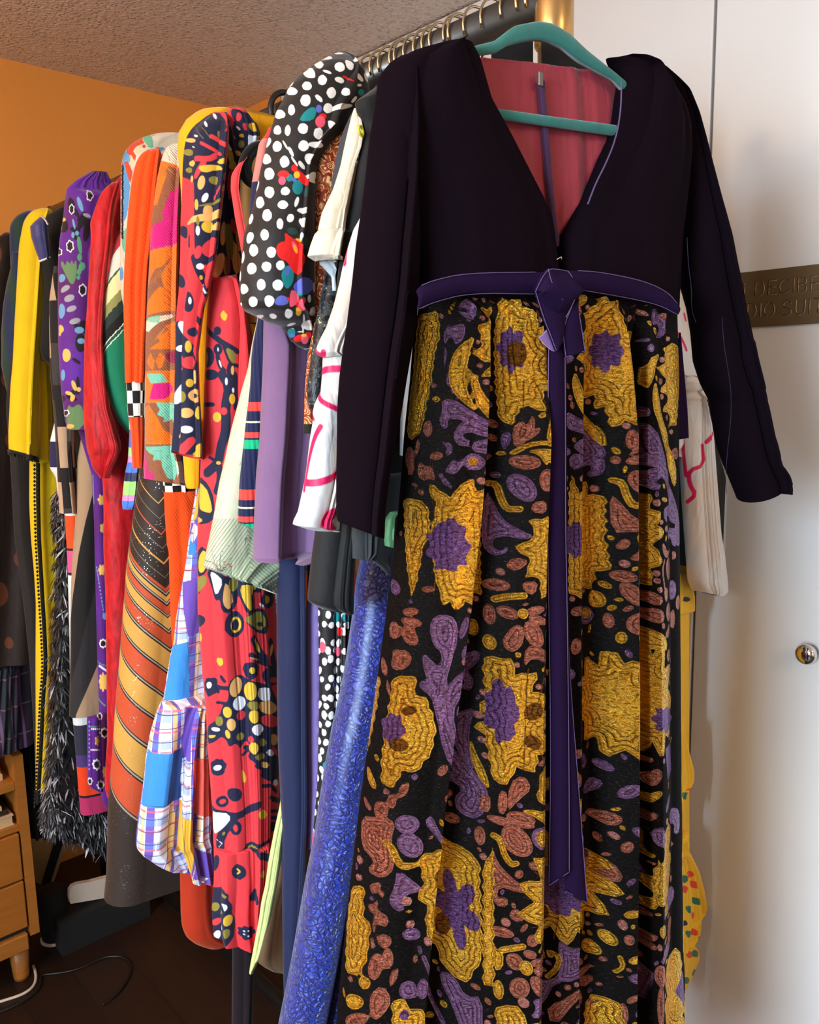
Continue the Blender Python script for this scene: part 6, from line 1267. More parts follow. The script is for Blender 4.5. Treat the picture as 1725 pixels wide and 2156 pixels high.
K1 = lambda s: tf(s, 860, 620, 5.673); K2 = lambda s: tf(s, 860, 960, 5.673); K3 = lambda s: tf(s, 1140, 620, 5.673); K4 = lambda s: tf(s, 1140, 960, 5.673); K5 = lambda s: tf(s, 780, 1300, 4.54); K6 = lambda s: tf(s, 740, 1700, 4.107); K7 = lambda s: tf(s, 1140, 1700, 4.73)
def jag(shape, a=10, n=3, seed=0):
    """serrated outline"""
    rg = random.Random(seed); p = shape[1]; out = []
    for i in range(len(p)):
        x0, y0 = p[i]; x1, y1 = p[(i + 1) % len(p)]; L = math.hypot(x1 - x0, y1 - y0) + 1e-6; k = max(1, int(L / 55))
        for j in range(k):
            f_ = j / k; s_ = (1 if j % 2 else -.6) * a * (.6 + .8 * rg.random())
            out.append((x0 + (x1 - x0) * f_ + (y1 - y0) / L * s_, y0 + (y1 - y0) * f_ - (x1 - x0) / L * s_))
    return ('P', out)
gold = []
for K_, L in ((K1, [pg((160, 260), (280, 220), (350, 190), (390, 480), (330, 700), (310, 980), (250, 1300), (200, 1600), (100, 1750), (40, 1650), (60, 1300), (100, 900), (130, 500)), pg((860, 170), (900, 140), (940, 180), (990, 130), (1010, 200), (980, 290), (940, 310), (890, 250)), pg((950, 310), (830, 360), (820, 420), (860, 480), (850, 560), (870, 600), (740, 710), (880, 800), (940, 810), (860, 960), (840, 980), (970, 1000), (980, 600)), pg((1060, 200), (1090, 20), (1330, 20), (1310, 170), (1480, 180), (1480, 400), (1590, 400), (1550, 560), (1630, 680), (1640, 800), (1560, 860), (1620, 960), (1610, 1100), (1540, 1160), (1460, 1150), (1440, 1270), (1460, 1390), (1320, 1330), (1250, 1350), (1180, 1560), (1080, 1480), (1060, 1100), (1040, 600))]),
              (K2, [pg((280, 320), (420, 420), (500, 500), (560, 380), (720, 230), (760, 400), (910, 350), (890, 1680), (790, 1640), (790, 1820), (620, 1700), (540, 1850), (470, 1720), (400, 1760), (350, 1560), (320, 1400), (300, 1000), (330, 700), (350, 540), (290, 480)), pg((0, 520), (110, 500), (200, 520), (260, 600), (280, 900), (200, 1100), (150, 1400), (80, 1680), (40, 1400), (10, 1000)), pg((1460, 670), (1280, 720), (1330, 800), (1330, 900), (1170, 1040), (1210, 1110), (1290, 1150), (1240, 1380), (1380, 1390), (1390, 1620), (1500, 1560), (1560, 1760), (1620, 1300), (1560, 800))]),
              (K3, [pg((500, 220), (560, 210), (640, 120), (720, 20), (880, 30), (920, 220), (940, 450), (1040, 430), (1170, 440), (1160, 560), (1190, 720), (1210, 1000), (1200, 1150), (1060, 1150), (1060, 1380), (950, 1200), (940, 1380), (920, 1560), (850, 1500), (770, 1580), (750, 1340), (690, 1370), (690, 1200), (530, 1240), (560, 1100), (470, 1020), (540, 880), (390, 760), (510, 680), (480, 450), (530, 400)), pg((1550, 580), (1430, 640), (1450, 820), (1330, 870), (1460, 1010), (1380, 1160), (1490, 1230), (1400, 1390), (1530, 1440), (1490, 1590), (1600, 1560), (1660, 1000), (1640, 640))]),
              (K4, [pg((340, 220), (420, 440), (620, 310), (620, 470), (740, 480), (740, 1000), (770, 1350), (690, 1400), (670, 1610), (500, 1580), (500, 1700), (320, 1640), (310, 500)), pg((1200, 440), (1280, 450), (1270, 620), (1360, 660), (1320, 810), (1400, 890), (1290, 1050), (1380, 1240), (1280, 1340), (1290, 1540), (1210, 1540), (1150, 1000)), pg((1190, 2060), (1300, 2060), (1420, 2156), (1420, 2300), (1180, 2300))]),
              (K5, [pg((260, 560), (450, 520), (440, 720), (520, 720), (600, 1000), (560, 1250), (430, 1440), (320, 1420), (250, 1600), (150, 1560), (160, 1300), (200, 1000)), pg((90, 560), (150, 560), (110, 900), (20, 1300), (30, 900)), pg((1070, 370), (1250, 330), (1270, 480), (1450, 440), (1410, 620), (1520, 640), (1500, 780), (1560, 800), (1590, 900), (1490, 970), (1560, 1130), (1440, 1200), (1420, 1370), (1290, 1340), (1210, 1520), (1100, 1480), (1060, 1100), (980, 1040), (1060, 960), (1030, 800), (1070, 760)), pg((1480, 1320), (1540, 1280), (1640, 1400), (1650, 1600), (1560, 1680), (1430, 1620), (1440, 1450))]),
              (K6, [pg((560, 400), (760, 290), (950, 330), (1060, 420), (1080, 1250), (960, 1480), (820, 1400), (760, 1240), (670, 1230), (610, 980), (620, 800), (540, 760), (600, 620)), pg((80, 660), (160, 640), (150, 900), (200, 950), (180, 1220), (130, 1400), (20, 1400), (30, 900)), pg((350, 1620), (440, 1600), (480, 1700), (580, 1680), (620, 1900), (600, 2200), (340, 2200)), pg((1170, 1620), (1320, 1560), (1380, 1700), (1510, 1680), (1500, 1830), (1600, 1850), (1590, 2100), (1170, 2100)), pg((1090, 460), (1160, 280), (1160, 1460), (1090, 1460))]),
              (K7, [pg((1170, 180), (1240, 130), (1290, 240), (1250, 400), (1300, 460), (1250, 760), (1190, 940), (1110, 940), (1120, 600), (1150, 400)), pg((1040, 760), (1110, 480), (1130, 620), (1090, 980), (1040, 1000), (1070, 830)), pg((1200, 1560), (1350, 1400), (1400, 1500), (1420, 2300), (1220, 2156), (1160, 1960), (1220, 1850), (1180, 1750)), pg((550, 1900), (670, 1850), (720, 2156), (700, 2400), (490, 2300), (500, 2060)), pg((850, 1830), (980, 1800), (1010, 1960), (960, 2300), (840, 2300))])):
    for i, s_ in enumerate(L): gold += K_([jag(s_, 11, 3, i)])
gold += K5([jag(pg((1180, 0 + 0), (1181, 1), (1180, 2)), 0)]) if False else []
gold += [star(1176, 1862, 114, 128, 13, .76, .10, 4), star(1282, 1476, 58, 112, 11, .74, .14, 22), star(1362, 1470, 50, 130, 11, .72, .14, 23)]
gl = K1([pg((800, 480), (720, 680), (700, 820), (660, 950), (680, 1150), (800, 1420), (640, 1290), (500, 1120), (480, 900), (540, 700), (640, 580)), pg((740, 870), (800, 1000), (850, 1180), (940, 1350), (940, 1550), (860, 1450), (760, 1250), (715, 1000)), pg((600, 30), (520, 200), (460, 290), (480, 160)), pg((1600, 1300), (1500, 1440), (1460, 1600), (1440, 1720), (1540, 1760), (1600, 1600)), st(45, (1180, 1880), (1280, 1780), (1420, 1740), (1540, 1780)), pg((1280, 1850), (1400, 1810), (1560, 1830), (1550, 2100), (1470, 1950), (1440, 2020), (1380, 1890))])
gl += K2([st(70, (980, 330), (1050, 330), (1080, 500), (1120, 620), (1210, 600)), el(1220, 1810, 50, 60), st(70, (1000, 1690), (1120, 1620), (1230, 1600)), el(730, 60, 50, 50)])
gl += K3([pg((380, 910), (440, 1060), (520, 1330), (640, 1490), (740, 1620), (750, 1860), (640, 1650), (480, 1470), (370, 1250), (340, 1050)), pg((1310, 1020), (1350, 1180), (1380, 1450), (1480, 1720), (1600, 2050), (1500, 2150), (1400, 1750), (1300, 1450), (1280, 1200)), pg((1230, 780), (1410, 690), (1320, 850), (1300, 1000), (1230, 1160)), el(500, 70, 50, 80, 20)])
gl += K4([st(70, (780, 280), (830, 300), (860, 480), (900, 570), (970, 530)), el(690, 1720, 60, 100), el(600, 1900, 62, 66), pg((1500, 0), (1600, 80), (1600, 400), (1540, 300))])
gl += K5([pg((960, 1150), (1000, 1300), (1060, 1450), (1080, 1600), (1000, 1500), (950, 1300)), el(1010, 110, 44, 80), el(1115, 220, 44, 70), el(1620, 1010, 52, 60), pg((1300, 1740), (1420, 1700), (1620, 1730), (1640, 1860), (1560, 1900), (1440, 1780)), el(1300, 290, 24, 26)])
gl += K6([st(55, (320, 270), (370, 310), (400, 420), (450, 480), (510, 460)), st(50, (1160, 170), (1210, 200), (1240, 330), (1290, 400), (1320, 380)), st(60, (1220, 1130), (1350, 1060)), el(1375, 1230, 46, 62), el(70, 1640, 66, 66), el(150, 1470, 40, 60), el(1500, 130, 52, 72), pg((1160, 1120), (1230, 1150), (1220, 1290), (1160, 1320)), el(1190, 1470, 36, 80)])
gl += K7([el(620, 1260, 42, 68), el(535, 1430, 62, 72), el(1200, 990, 38, 58), el(1150, 1190, 38, 68), st(40, (120, 1500), (110, 1460), (180, 1480), (150, 1620), (100, 1720)), st(40, (1040, 250), (1040, 460), (1075, 460)), st(36, (670, 1400), (690, 1480), (650, 1560))])
purple = K1([pg((560, 300), (600, 120), (680, 40), (760, 90), (800, 200), (770, 310), (680, 330), (720, 250), (680, 150), (600, 180)), el(670, 240, 40, 36), pg((430, 400), (560, 370), (660, 340), (680, 450), (620, 590), (540, 590), (560, 500), (480, 520), (430, 620)), pg((430, 620), (490, 640), (470, 850), (520, 1100), (640, 1300), (520, 1180), (440, 1000)), pg((410, 1240), (560, 1260), (700, 1370), (850, 1480), (940, 1560), (940, 1700), (800, 1680), (740, 1640), (640, 1650), (610, 1700), (640, 1750), (680, 1700), (720, 1750), (640, 1820), (560, 1780), (530, 1680), (580, 1560), (660, 1500), (520, 1480), (460, 1490), (490, 1600), (420, 1600), (380, 1500), (420, 1380)), pg((690, 1860), (760, 1740), (920, 1700), (930, 1900)), pg((1110, 1880), (1085, 1680), (1160, 1620), (1180, 1720)), el(730, 1990, 98, 104, 0, 20, .06), pg((400, 1760), (500, 1760), (540, 1860), (480, 1930), (440, 1880), (480, 1830)), pg((420, 2100), (560, 1930), (610, 2050), (540, 2150))])
purple += K2([pg((960, 400), (1030, 560), (1080, 740), (1200, 840), (1330, 900), (1250, 950), (1100, 930), (1010, 980), (1000, 1080), (1060, 1130), (1110, 1040), (1110, 1130), (1000, 1190), (920, 1100), (910, 900)), pg((250, 2010), (310, 1880), (420, 1860), (520, 1920), (560, 2100), (450, 2200), (300, 2200)), el(1240, 350, 105, 165, -22), pg((360, 180), (420, 210), (540, 400), (420, 330)), el(600, 2010, 30, 140, 15)])
purple += K3([pg((280, 1380), (400, 1470), (560, 1560), (700, 1740), (750, 1860), (740, 1950), (620, 2050), (440, 2120), (520, 1950), (380, 1850), (350, 1800), (450, 1710), (560, 1690), (400, 1640), (280, 1600)), pg((1210, 1500), (1300, 1600), (1400, 1850), (1450, 2100), (1330, 1960), (1220, 1960), (1200, 1750)), pg((1340, 150), (1430, 260), (1460, 400), (1420, 520), (1330, 520), (1400, 450), (1390, 350), (1300, 370), (1290, 250)), el(390, 1990, 80, 96, 0, 18, .06), el(1280, 640, 36, 50)])
purple += K4([pg((1210, 0), (1420, 60), (1540, 400), (1640, 700), (1650, 760), (1560, 820), (1500, 720), (1440, 690), (1450, 800), (1400, 740), (1390, 640), (1440, 590), (1520, 590), (1460, 420), (1400, 240), (1300, 280), (1330, 340), (1370, 330), (1330, 400), (1250, 390), (1210, 260), (1240, 160), (1330, 130), (1200, 100)), el(1640, 920, 60, 160), pg((1470, 1000), (1460, 900), (1540, 840), (1600, 900), (1620, 1080), (1560, 1080), (1540, 960)), pg((480, 250), (440, 200), (560, 0), (740, 0), (740, 200), (680, 260), (600, 240), (680, 150), (620, 100)), el(580, 1920, 106, 110, 0, 20, .06), el(1560, 1600, 60, 120), pg((1050, 1650), (1120, 1580), (1180, 1600), (1180, 1720)), el(1110, 1850, 70, 120, -20)])
purple += K5([pg((600, 260), (560, 60), (680, 0), (780, 30), (800, 180), (740, 400), (660, 700), (720, 1000), (800, 1240), (1000, 1480), (1080, 1640), (1000, 1900), (850, 1880), (830, 1750), (900, 1650), (800, 1590), (770, 1620), (800, 1680), (730, 1600), (760, 1500), (860, 1520), (700, 1360), (640, 1150), (600, 900), (480, 280), (570, 370), (650, 480), (660, 300)), pg((1060, 300), (880, 420), (740, 560), (680, 720), (690, 1000), (780, 1250), (860, 1300), (740, 1000), (760, 760), (900, 600), (1040, 440)), pg((800, 740), (840, 560), (950, 510), (1010, 600), (980, 720), (900, 700), (950, 640), (900, 600)), pg((760, 920), (780, 780), (880, 740), (910, 840), (850, 900), (860, 820)), pg((1010, 860), (880, 940), (810, 1080), (860, 1300), (980, 1500), (950, 1200), (970, 1000)), pg((820, 380), (820, 260), (900, 180), (950, 220), (860, 330)), el(1630, 1010, 86, 96), el(700, 1240, 30, 46), pg((470, 600), (520, 560), (580, 640), (600, 800), (540, 700), (490, 660))])
purple += K6([pg((780, 1440), (880, 1440), (960, 1600), (1080, 1560), (1080, 1900), (1060, 2200), (960, 2000), (850, 1660), (800, 1560)), el(580, 1510, 40, 90, 10), st(34, (590, 1240), (660, 1420), (700, 1650), (800, 1873)), pg((1410, 1480), (1560, 1470), (1640, 1560), (1680, 1873), (1640, 2200), (1580, 2100), (1560, 1760), (1620, 1660), (1520, 1580), (1560, 1650), (1500, 1640), (1400, 1640), (1450, 1560)), el(500, 290, 90, 115, -30), el(480, 110, 90, 84), pg((400, 480), (560, 640), (600, 690), (480, 700), (430, 760), (450, 860), (380, 850), (330, 760), (380, 640)), el(1500, 130, 82, 96), el(500, 1060, 70, 56), el(470, 1540, 70, 80, 0, 18, .1), pg((600, 100), (660, 20), (720, 160), (800, 300), (900, 420), (760, 300), (690, 200))])
purple += K7([pg((1060, 200), (1150, 140), (1160, 360), (1080, 340)), pg((1250, 100), (1300, 0), (1390, 20), (1390, 250), (1330, 280), (1340, 160), (1290, 170)), pg((950, 1580), (1080, 1580), (1070, 1760), (1060, 1980), (1010, 1900), (960, 1760), (880, 1740), (960, 1680)), pg((160, 1400), (180, 1300), (260, 1380), (400, 1340), (360, 1480), (440, 1550), (300, 1700), (150, 1720), (80, 2000), (20, 2100), (0, 1800), (130, 1740), (180, 1600)), pg((1130, 1100), (1250, 780), (1340, 800), (1330, 940), (1250, 1020)), pg((1100, 1540), (1180, 1330), (1280, 1300), (1260, 1420)), pg((960, 480), (1090, 650), (960, 710)), el(1280, 1560, 40, 100)])
copper = K1([pg((1190, 1850), (1180, 1600), (1250, 1490), (1290, 1560), (1350, 1410), (1360, 1560), (1300, 1700)), pg((1260, 1750), (1320, 1600), (1410, 1560), (1370, 1660)), el(1270, 1980, 124, 84), el(70, 1950, 50, 140), pg((110, 2000), (130, 1800), (180, 1680), (190, 1800)), el(260, 1600, 50, 100), pg((30, 2150), (110, 1900), (120, 2150)), el(1540, 1230, 44, 56), el(1570, 230, 30, 50)])
copper += K2([el(1450, 250, 72, 132), el(1090, 1820, 90, 70, 20), el(1340, 1760, 90, 46, -20), el(1360, 1870, 90, 52, 20), el(1320, 2010, 80, 130, -25), el(1150, 2080, 74, 140, 15), el(60, 1840, 90, 48, -10), el(90, 1960, 90, 48, 15), el(40, 2090, 70, 110), el(1010, 1520, 110, 70, -10), el(200, 180, 44, 110), el(290, 200, 36, 100, -12), pg((860, 60), (930, 20), (930, 270), (810, 220)), pg((1320, 510), (1440, 480), (1440, 640), (1300, 620)), pg((1080, 1290), (1150, 1160), (1290, 1190), (1170, 1330)), pg((1210, 1440), (1370, 1420), (1330, 1590), (1230, 1550)), el(1560, 950, 40, 260), el(1570, 1350, 46, 130), pg((1490, 1900), (1560, 1760), (1660, 1850), (1670, 2050), (1560, 2060)), pg((150, 440), (180, 340), (230, 430), (190, 480)), el(950, 1880, 50, 120)])
copper += K3([el(890, 1720, 44, 120), el(975, 1630, 28, 120, 5), pg((850, 1930), (940, 1760), (1020, 1740), (930, 1860)), el(930, 1950, 90, 50, -30), el(1440, 270, 30, 46), el(430, 200, 30, 100), pg((1040, 80), (1120, 60), (1120, 150), (1050, 150)), el(1590, 1900, 40, 70)])
copper += K4([el(960, 290, 92, 152, -18), pg((760, 430), (830, 560), (900, 700), (1050, 830), (880, 870), (770, 900)), el(930, 1930, 72, 130, 10), el(900, 1600, 70, 140, -25), el(840, 1400, 80, 70), pg((860, 1200), (940, 1060), (1030, 1120), (960, 1200)), pg((780, 1080), (830, 950), (890, 980), (850, 1090)), pg((1380, 1000), (1450, 1150), (1560, 1080), (1430, 1230), (1370, 1120)), pg((1430, 1220), (1500, 1200), (1540, 1350), (1470, 1500), (1420, 1380)), st(26, (1400, 1230), (1370, 1350), (1400, 1560)), pg((1390, 1560), (1450, 1560), (1440, 1740), (1400, 1700)), pg((1220, 1620), (1290, 1600), (1390, 1700), (1320, 1780), (1230, 1720)), el(1310, 1890, 80, 90, -30), el(1470, 1850, 50, 110), el(1570, 1950, 30, 120), pg((1380, 2150), (1500, 1950), (1480, 2150)), el(760, 1950, 30, 90), el(1640, 1750, 34, 90), pg((1560, 1100), (1620, 1180), (1560, 1280))])
copper += K5([el(270, 110, 46, 84), el(410, 30, 90, 38, 15), el(400, 160, 60, 100, -30), el(300, 330, 50, 40), pg((280, 480), (330, 270), (420, 330), (410, 420), (330, 490)), el(1270, 160, 66, 112, 20), el(1420, 100, 66, 112, -25), pg((1360, 200), (1480, 200), (1600, 320), (1680, 700), (1720, 900), (1600, 700), (1480, 480), (1560, 500), (1540, 360), (1420, 300), (1340, 410)), pg((1130, 1780), (1150, 1560), (1220, 1600), (1200, 1800)), pg((1210, 1780), (1230, 1500), (1340, 1400), (1400, 1520), (1300, 1650)), el(1310, 1810, 106, 60), el(1160, 1860, 110, 40, 10), el(230, 1720, 38, 80, 10), el(140, 1810, 60, 90), pg((280, 1700), (300, 1560), (380, 1520), (360, 1650)), pg((230, 470), (260, 300), (290, 280), (270, 470)), pg((190, 640), (230, 540), (240, 760)), pg((1420, 1300), (1500, 1200), (1510, 1290)), pg((1000, 1680), (1080, 1620), (1080, 1800), (1000, 1800)), el(1480, 720, 30, 50, 20)])
copper += K6([pg((150, 50), (330, 40), (400, 100), (360, 240), (390, 480), (300, 580), (180, 510), (250, 420), (140, 300)), pg((1150, 270), (1190, 400), (1280, 500), (1410, 590), (1330, 620), (1200, 600), (1180, 700), (1260, 680), (1260, 760), (1170, 770), (1100, 560)), el(1320, 190, 100, 132, -25), el(1330, 40, 110, 36), el(1300, 1200, 56, 70), el(1490, 1170, 90, 40, -10), el(1500, 1260, 80, 40, 20), el(1330, 1410, 66, 92, 15), el(1470, 1380, 56, 102, -30), el(1400, 1110, 46, 36), pg((190, 1560), (280, 1480), (350, 1620), (280, 1750), (200, 1800), (180, 1700)), pg((240, 950), (270, 830), (340, 920), (310, 1000)), st(24, (300, 700), (230, 820), (220, 1000), (260, 1100)), pg((180, 800), (240, 780), (210, 880)), el(300, 1110, 50, 60), el(320, 1260, 40, 90), el(230, 1330, 50, 120, 10), pg((320, 1440), (380, 1300), (400, 1380), (350, 1540)), el(1210, 980, 90, 44), pg((1260, 840), (1300, 750), (1390, 790), (1330, 870)), pg((1370, 1030), (1400, 930), (1480, 960), (1430, 1050)), pg((1400, 400), (1400, 340), (1490, 310), (1480, 400)), pg((200, 620), (300, 600), (250, 720), (210, 700)), pg((1540, 1110), (1620, 1070), (1600, 1160)), pg((1610, 1330), (1700, 1200), (1730, 1380)), el(80, 1800, 90, 60, -30), el(1070, 200, 36, 80), el(400, 1830, 60, 30)])
copper += K7([el(1050, 1280, 60, 32, -40), el(1040, 1350, 60, 36, 20), el(1000, 1470, 46, 92, -25), el(990, 1190, 60, 28, -30), el(920, 1480, 30, 74, 10), pg((90, 2000), (300, 1800), (600, 1560), (480, 1750), (300, 1900), (120, 2200)), pg((480, 100), (640, 0), (700, 40), (640, 160), (560, 130)), pg((480, 520), (640, 480), (700, 640), (600, 720), (470, 640)), el(690, 1950, 30, 110), pg((430, 1780), (560, 1700), (560, 1790), (480, 1860)), el(1130, 1630, 50, 110), pg((950, 950), (1040, 860), (1050, 930), (980, 970)), pg((1010, 1110), (1020, 1030), (1080, 1020), (1050, 1110)), pg((1230, 1180), (1270, 1080), (1310, 1100), (1280, 1240), (1290, 1330), (1230, 1330)), pg((1290, 400), (1300, 330), (1340, 380)), pg((20, 1360), (90, 1360), (60, 1560), (10, 1560)), el(1130, 1930, 30, 200), el(420, 1960, 60, 100), pg((1000, 860), (970, 780), (950, 840))])
violet = [star(943, 1146, 42, 62, 9, .8, .2, 7), star(1208, 1135, 30, 40, 8, .8, .2, 8), star(1040, 1487, 30, 68, 7, .78, .2, 9), star(1072, 735, 24, 52, 8, .75, .15, 11), star(1272, 738, 24, 46, 8, .75, .15, 12), flower(958, 1915, 44, 6, 82, .55, 15), star(1184, 1872, 52, 56, 8, .72, .15, 3), star(836, 1530, 22, 40, 7, .75, .2, 2), pg((1386, 1690 - 120), (1408, 1560), (1416, 1620), (1396, 1640)), pg((1424, 2090), (1440, 2040), (1444, 2120)), star(1390, 1510, 26, 30, 8, .7, .2, 6)]
violet += K7([el(500, 510, 48, 50), el(160, 960, 60, 110)]) + K6([el(440, 1760, 40, 50)])
shade = [el(1080, 745, 16, 26), el(1144, 1848, 14, 18), el(1203, 1835, 14, 14), el(1215, 1880, 14, 10), el(1090, 1540, 14, 14), el(1092, 1478, 14, 20, 30), el(865, 1490, 16, 10, -20), el(846, 1562, 18, 14), el(920, 1832, 14, 16), el(938, 1952, 12, 22), el(1150, 1930, 14, 20), st(2.2, (1084, 1390), (1080, 1470), (1076, 1600)), st(2, (1110, 1400), (1096, 1480)), st(2, (1120, 1520), (1090, 1500)), st(2, (1110, 1580), (1085, 1520)), st(2, (1085, 640), (1086, 680)), st(2, (1102, 640), (1100, 690)), st(2, (1124, 660), (1112, 720)), st(2, (1136, 700), (1112, 740)), st(2, (1138, 800), (1110, 780)), st(2, (1118, 850), (1104, 800)), st(2, (1084, 860), (1088, 800)), st(2, (1410, 730), (1432, 735)), st(2, (1402, 800), (1430, 790)), st(2, (1408, 850), (1430, 830)), st(2, (1400, 775), (1428, 765))]
for k in range(12):
    a = k * math.pi / 6; shade += [st(2.2, (1176 + 58 * math.cos(a), 1864 + 64 * math.sin(a)), (1176 + 104 * math.cos(a + .06), 1864 + 116 * math.sin(a + .06)))]
for k in range(9):
    a = k * math.pi / 4.5; shade += [st(2, (943 + 46 * math.cos(a), 1146 + 66 * math.sin(a)), (943 + 62 * math.cos(a), 1146 + 118 * math.sin(a)))]
rg = random.Random(21); bead = []
bead += K1([el(860, 290, 28, 34), el(820, 570, 30, 34), el(825, 850, 34, 36), el(880, 1045, 30, 34), el(400, 260, 26, 36), el(330, 1090, 30, 40), el(1515, 310, 22, 34), el(800, 50, 26, 30)]) + K2([el(800, 280, 42, 42), el(1050, 1360, 36, 44), el(845, 1720, 30, 36), el(655, 1800, 22, 30)]) + K3([el(455, 900, 26, 34), el(505, 1080, 34, 34), el(630, 1280, 32, 34), el(1415, 780, 28, 34), el(1385, 1040, 26, 38), el(1395, 1220, 24, 34), el(1460, 1470, 24, 34), el(1540, 1640, 24, 34), el(855, 1560, 30, 40), el(660, 30, 26, 30), el(570, 150, 24, 30), el(1505, 530, 30, 34), el(1110, 280, 20, 40)]) + K4([el(460, 265, 36, 40), el(680, 395, 34, 44), el(1320, 550, 34, 44), el(1365, 780, 24, 30), el(1440, 860, 30, 40), el(845, 1250, 36, 46), el(555, 1630, 32, 34), el(1315, 1385, 26, 36), el(1320, 1475, 26, 34), el(1345, 1580, 26, 34), el(355, 1700, 30, 34), el(960, 2100, 26, 36), el(475, 2100, 40, 40)]) + K5([el(955, 250, 30, 34), el(885, 310, 28, 34), el(840, 385, 24, 30), el(1020, 920, 34, 34), el(1035, 1140, 28, 30), el(1055, 700, 20, 28), el(1455, 570, 22, 26), el(1290, 385, 24, 26), el(1695, 1110, 30, 46), el(1050, 1280, 22, 28), el(190, 1630, 26, 36)]) + K6([el(120, 580, 26, 30), el(130, 430, 24, 40), el(1090, 370, 24, 30), el(1245, 890, 34, 36), el(465, 770, 40, 44), el(490, 970, 36, 40), el(620, 1100, 26, 40), el(50, 1450, 22, 26), el(1355, 1525, 40, 42), el(220, 1150, 20, 30), el(205, 1100, 18, 24), el(1115, 1780, 24, 34)]) + K7([el(650, 230, 26, 34), el(490, 150, 34, 40), el(685, 1075, 26, 50), el(530, 1210, 24, 22), el(370, 1280, 26, 28), el(455, 1600, 34, 34), el(380, 1660, 30, 32), el(315, 1730, 26, 26), el(165, 1850, 20, 26), el(1270, 620, 18, 34), el(1295, 710, 20, 34), el(1115, 1350, 18, 34), el(1195, 1680, 22, 30), el(1270, 210, 18, 30), el(1200, 110, 22, 34), el(545, 1980, 20, 26)])
shade += [el(*np.mean(np.array(b_[1]), 0), 1.6, 2.2) for b_ in bead]
for k in range(10): gold.append(star(1450, 700 + k * 160, 8, 60, 9, .8, .1, k))
for a_, L in (('purple', purple), ('copper', copper), ('gold', gold + [(s_[0], [tuple(q) for q in chaikin(np.array(s_[1]), True, 1)]) if s_[0] == 'P' else s_ for s_ in gl]), ('violet', violet), ('shade', shade), ('bead', bead)): paint(SK, a_, L, 0 if a_ in ('gold', 'violet') else 1)
# small leaves and buds woven into the gaps of the ground
QU = np.stack([SK.U.ravel(), SK.Z.ravel()], 1); sdm = np.full(len(QU), -1.0); buf = np.zeros(len(QU), np.float32)
for a_ in ('purple', 'copper', 'gold', 'violet', 'bead'):
    SK.me.attributes[a_].data.foreach_get('value', buf); sdm = np.maximum(sdm, buf)
cj = np.zeros(SK.U.shape, bool); cj[4:-4, SK.i0 // 2:SK.i0 + SK.nf] = True
cand = np.where((sdm < -.0042) & cj.ravel())[0]; rg = np.random.RandomState(9); rg.shuffle(cand)
taken = []; fill = {'purple': [], 'copper': [], 'gold': []}
for k in cand[:30000]:
    q = QU[k]; r_ = min(-sdm[k], .016)
    if any((q[0] - t_[0]) ** 2 + (q[1] - t_[1]) ** 2 < (r_ * .8 + t_[2]) ** 2 for t_ in taken): continue
    taken.append((q[0], q[1], r_ * .8)); a0 = rg.rand() * 3.14; e_ = .42 + .35 * rg.rand(); R_l = r_ * .72
    P_ = [(q[0] + R_l * (math.cos(w1) * math.cos(a0) - e_ * math.sin(w1) * math.sin(a0)), q[1] + R_l * (math.cos(w1) * math.sin(a0) + e_ * math.sin(w1) * math.cos(a0))) for w1 in np.linspace(0, 6.283, 11)[:-1]]
    fill[('copper', 'purple', 'copper', 'gold')[rg.randint(4)]].append(('P', P_))
    if len(taken) > 420: break
for a_, L in fill.items():
    at_ = SK.me.attributes[a_]; at_.data.foreach_get('value', buf); old = buf.copy()
    paint(SK, a_, L, 0, True); at_.data.foreach_get('value', buf); at_.data.foreach_set('value', np.maximum(old, buf))
# waist sash, bow, streamers
sheet('waist_sash', hp(.056), [(880, 612), (888, 601), (914, 590), (950, 580), (981, 575), (1055, 574), (1129, 573), (1218, 570), (1267, 573), (1320, 581), (1359, 592), (1408, 616), (1427, 640)], [(882, 648), (884, 650), (914, 636), (950, 625), (988, 617), (1055, 618), (1126, 619), (1222, 610), (1270, 617), (1322, 627), (1360, 634), (1389, 642), (1428, 663)], M_rib_v, g, 90, 10, .004, .004)
def edge_line(pts, off, parent, r=.00042):
    P = chaikin(np.array([hp(off).pt(*hp(off).hit(p)) for p in pts]), False, 2); MB().tube(P, r, 6).build('edging', M_edge, parent)
sash_o = [o for o in bpy.data.objects if o.name.startswith('waist_sash')][-1]
edge_line([(888, 601), (914, 590), (981, 575), (1129, 573)], .0575, sash_o, .0005); edge_line([(1218, 570), (1267, 573), (1359, 592), (1408, 616), (1427, 640)], .0575, sash_o, .0005)
edge_line([(884, 650), (914, 636), (988, 617), (1126, 619)], .0585, sash_o); edge_line([(1222, 610), (1322, 627), (1389, 642), (1428, 663)], .0585, sash_o)
st1, _ = sheet('streamer', hp(.086), [(1160, 640), (1156, 760), (1154, 900), (1153, 1100), (1156, 1300), (1160, 1536), (1159, 1700), (1156, 1866)], [(1190, 640), (1190, 760), (1191, 900), (1191, 1100), (1195, 1300), (1198, 1558), (1199, 1700), (1199, 1836)], M_rib_v, g, 120, 8, .002, .003)
st2, _ = sheet('streamer', hp(.081), [(1178, 640), (1180, 900), (1182, 1200), (1188, 1450), (1190, 1700), (1192, 1878)], [(1193, 640), (1194, 900), (1195, 1200), (1202, 1450), (1218, 1646), (1237, 1903)], M_rib_v, g, 120, 8, .002, .003)
edge_line([(1156, 700), (1154, 900), (1153, 1100), (1156, 1300), (1160, 1536), (1159, 1700), (1156, 1864)], .0875, st1); edge_line([(1190, 700), (1191, 900), (1191, 1100), (1195, 1300), (1198, 1558), (1199, 1700), (1199, 1836)], .0875, st1); edge_line([(1157, 1864), (1199, 1836)], .0885, st1)
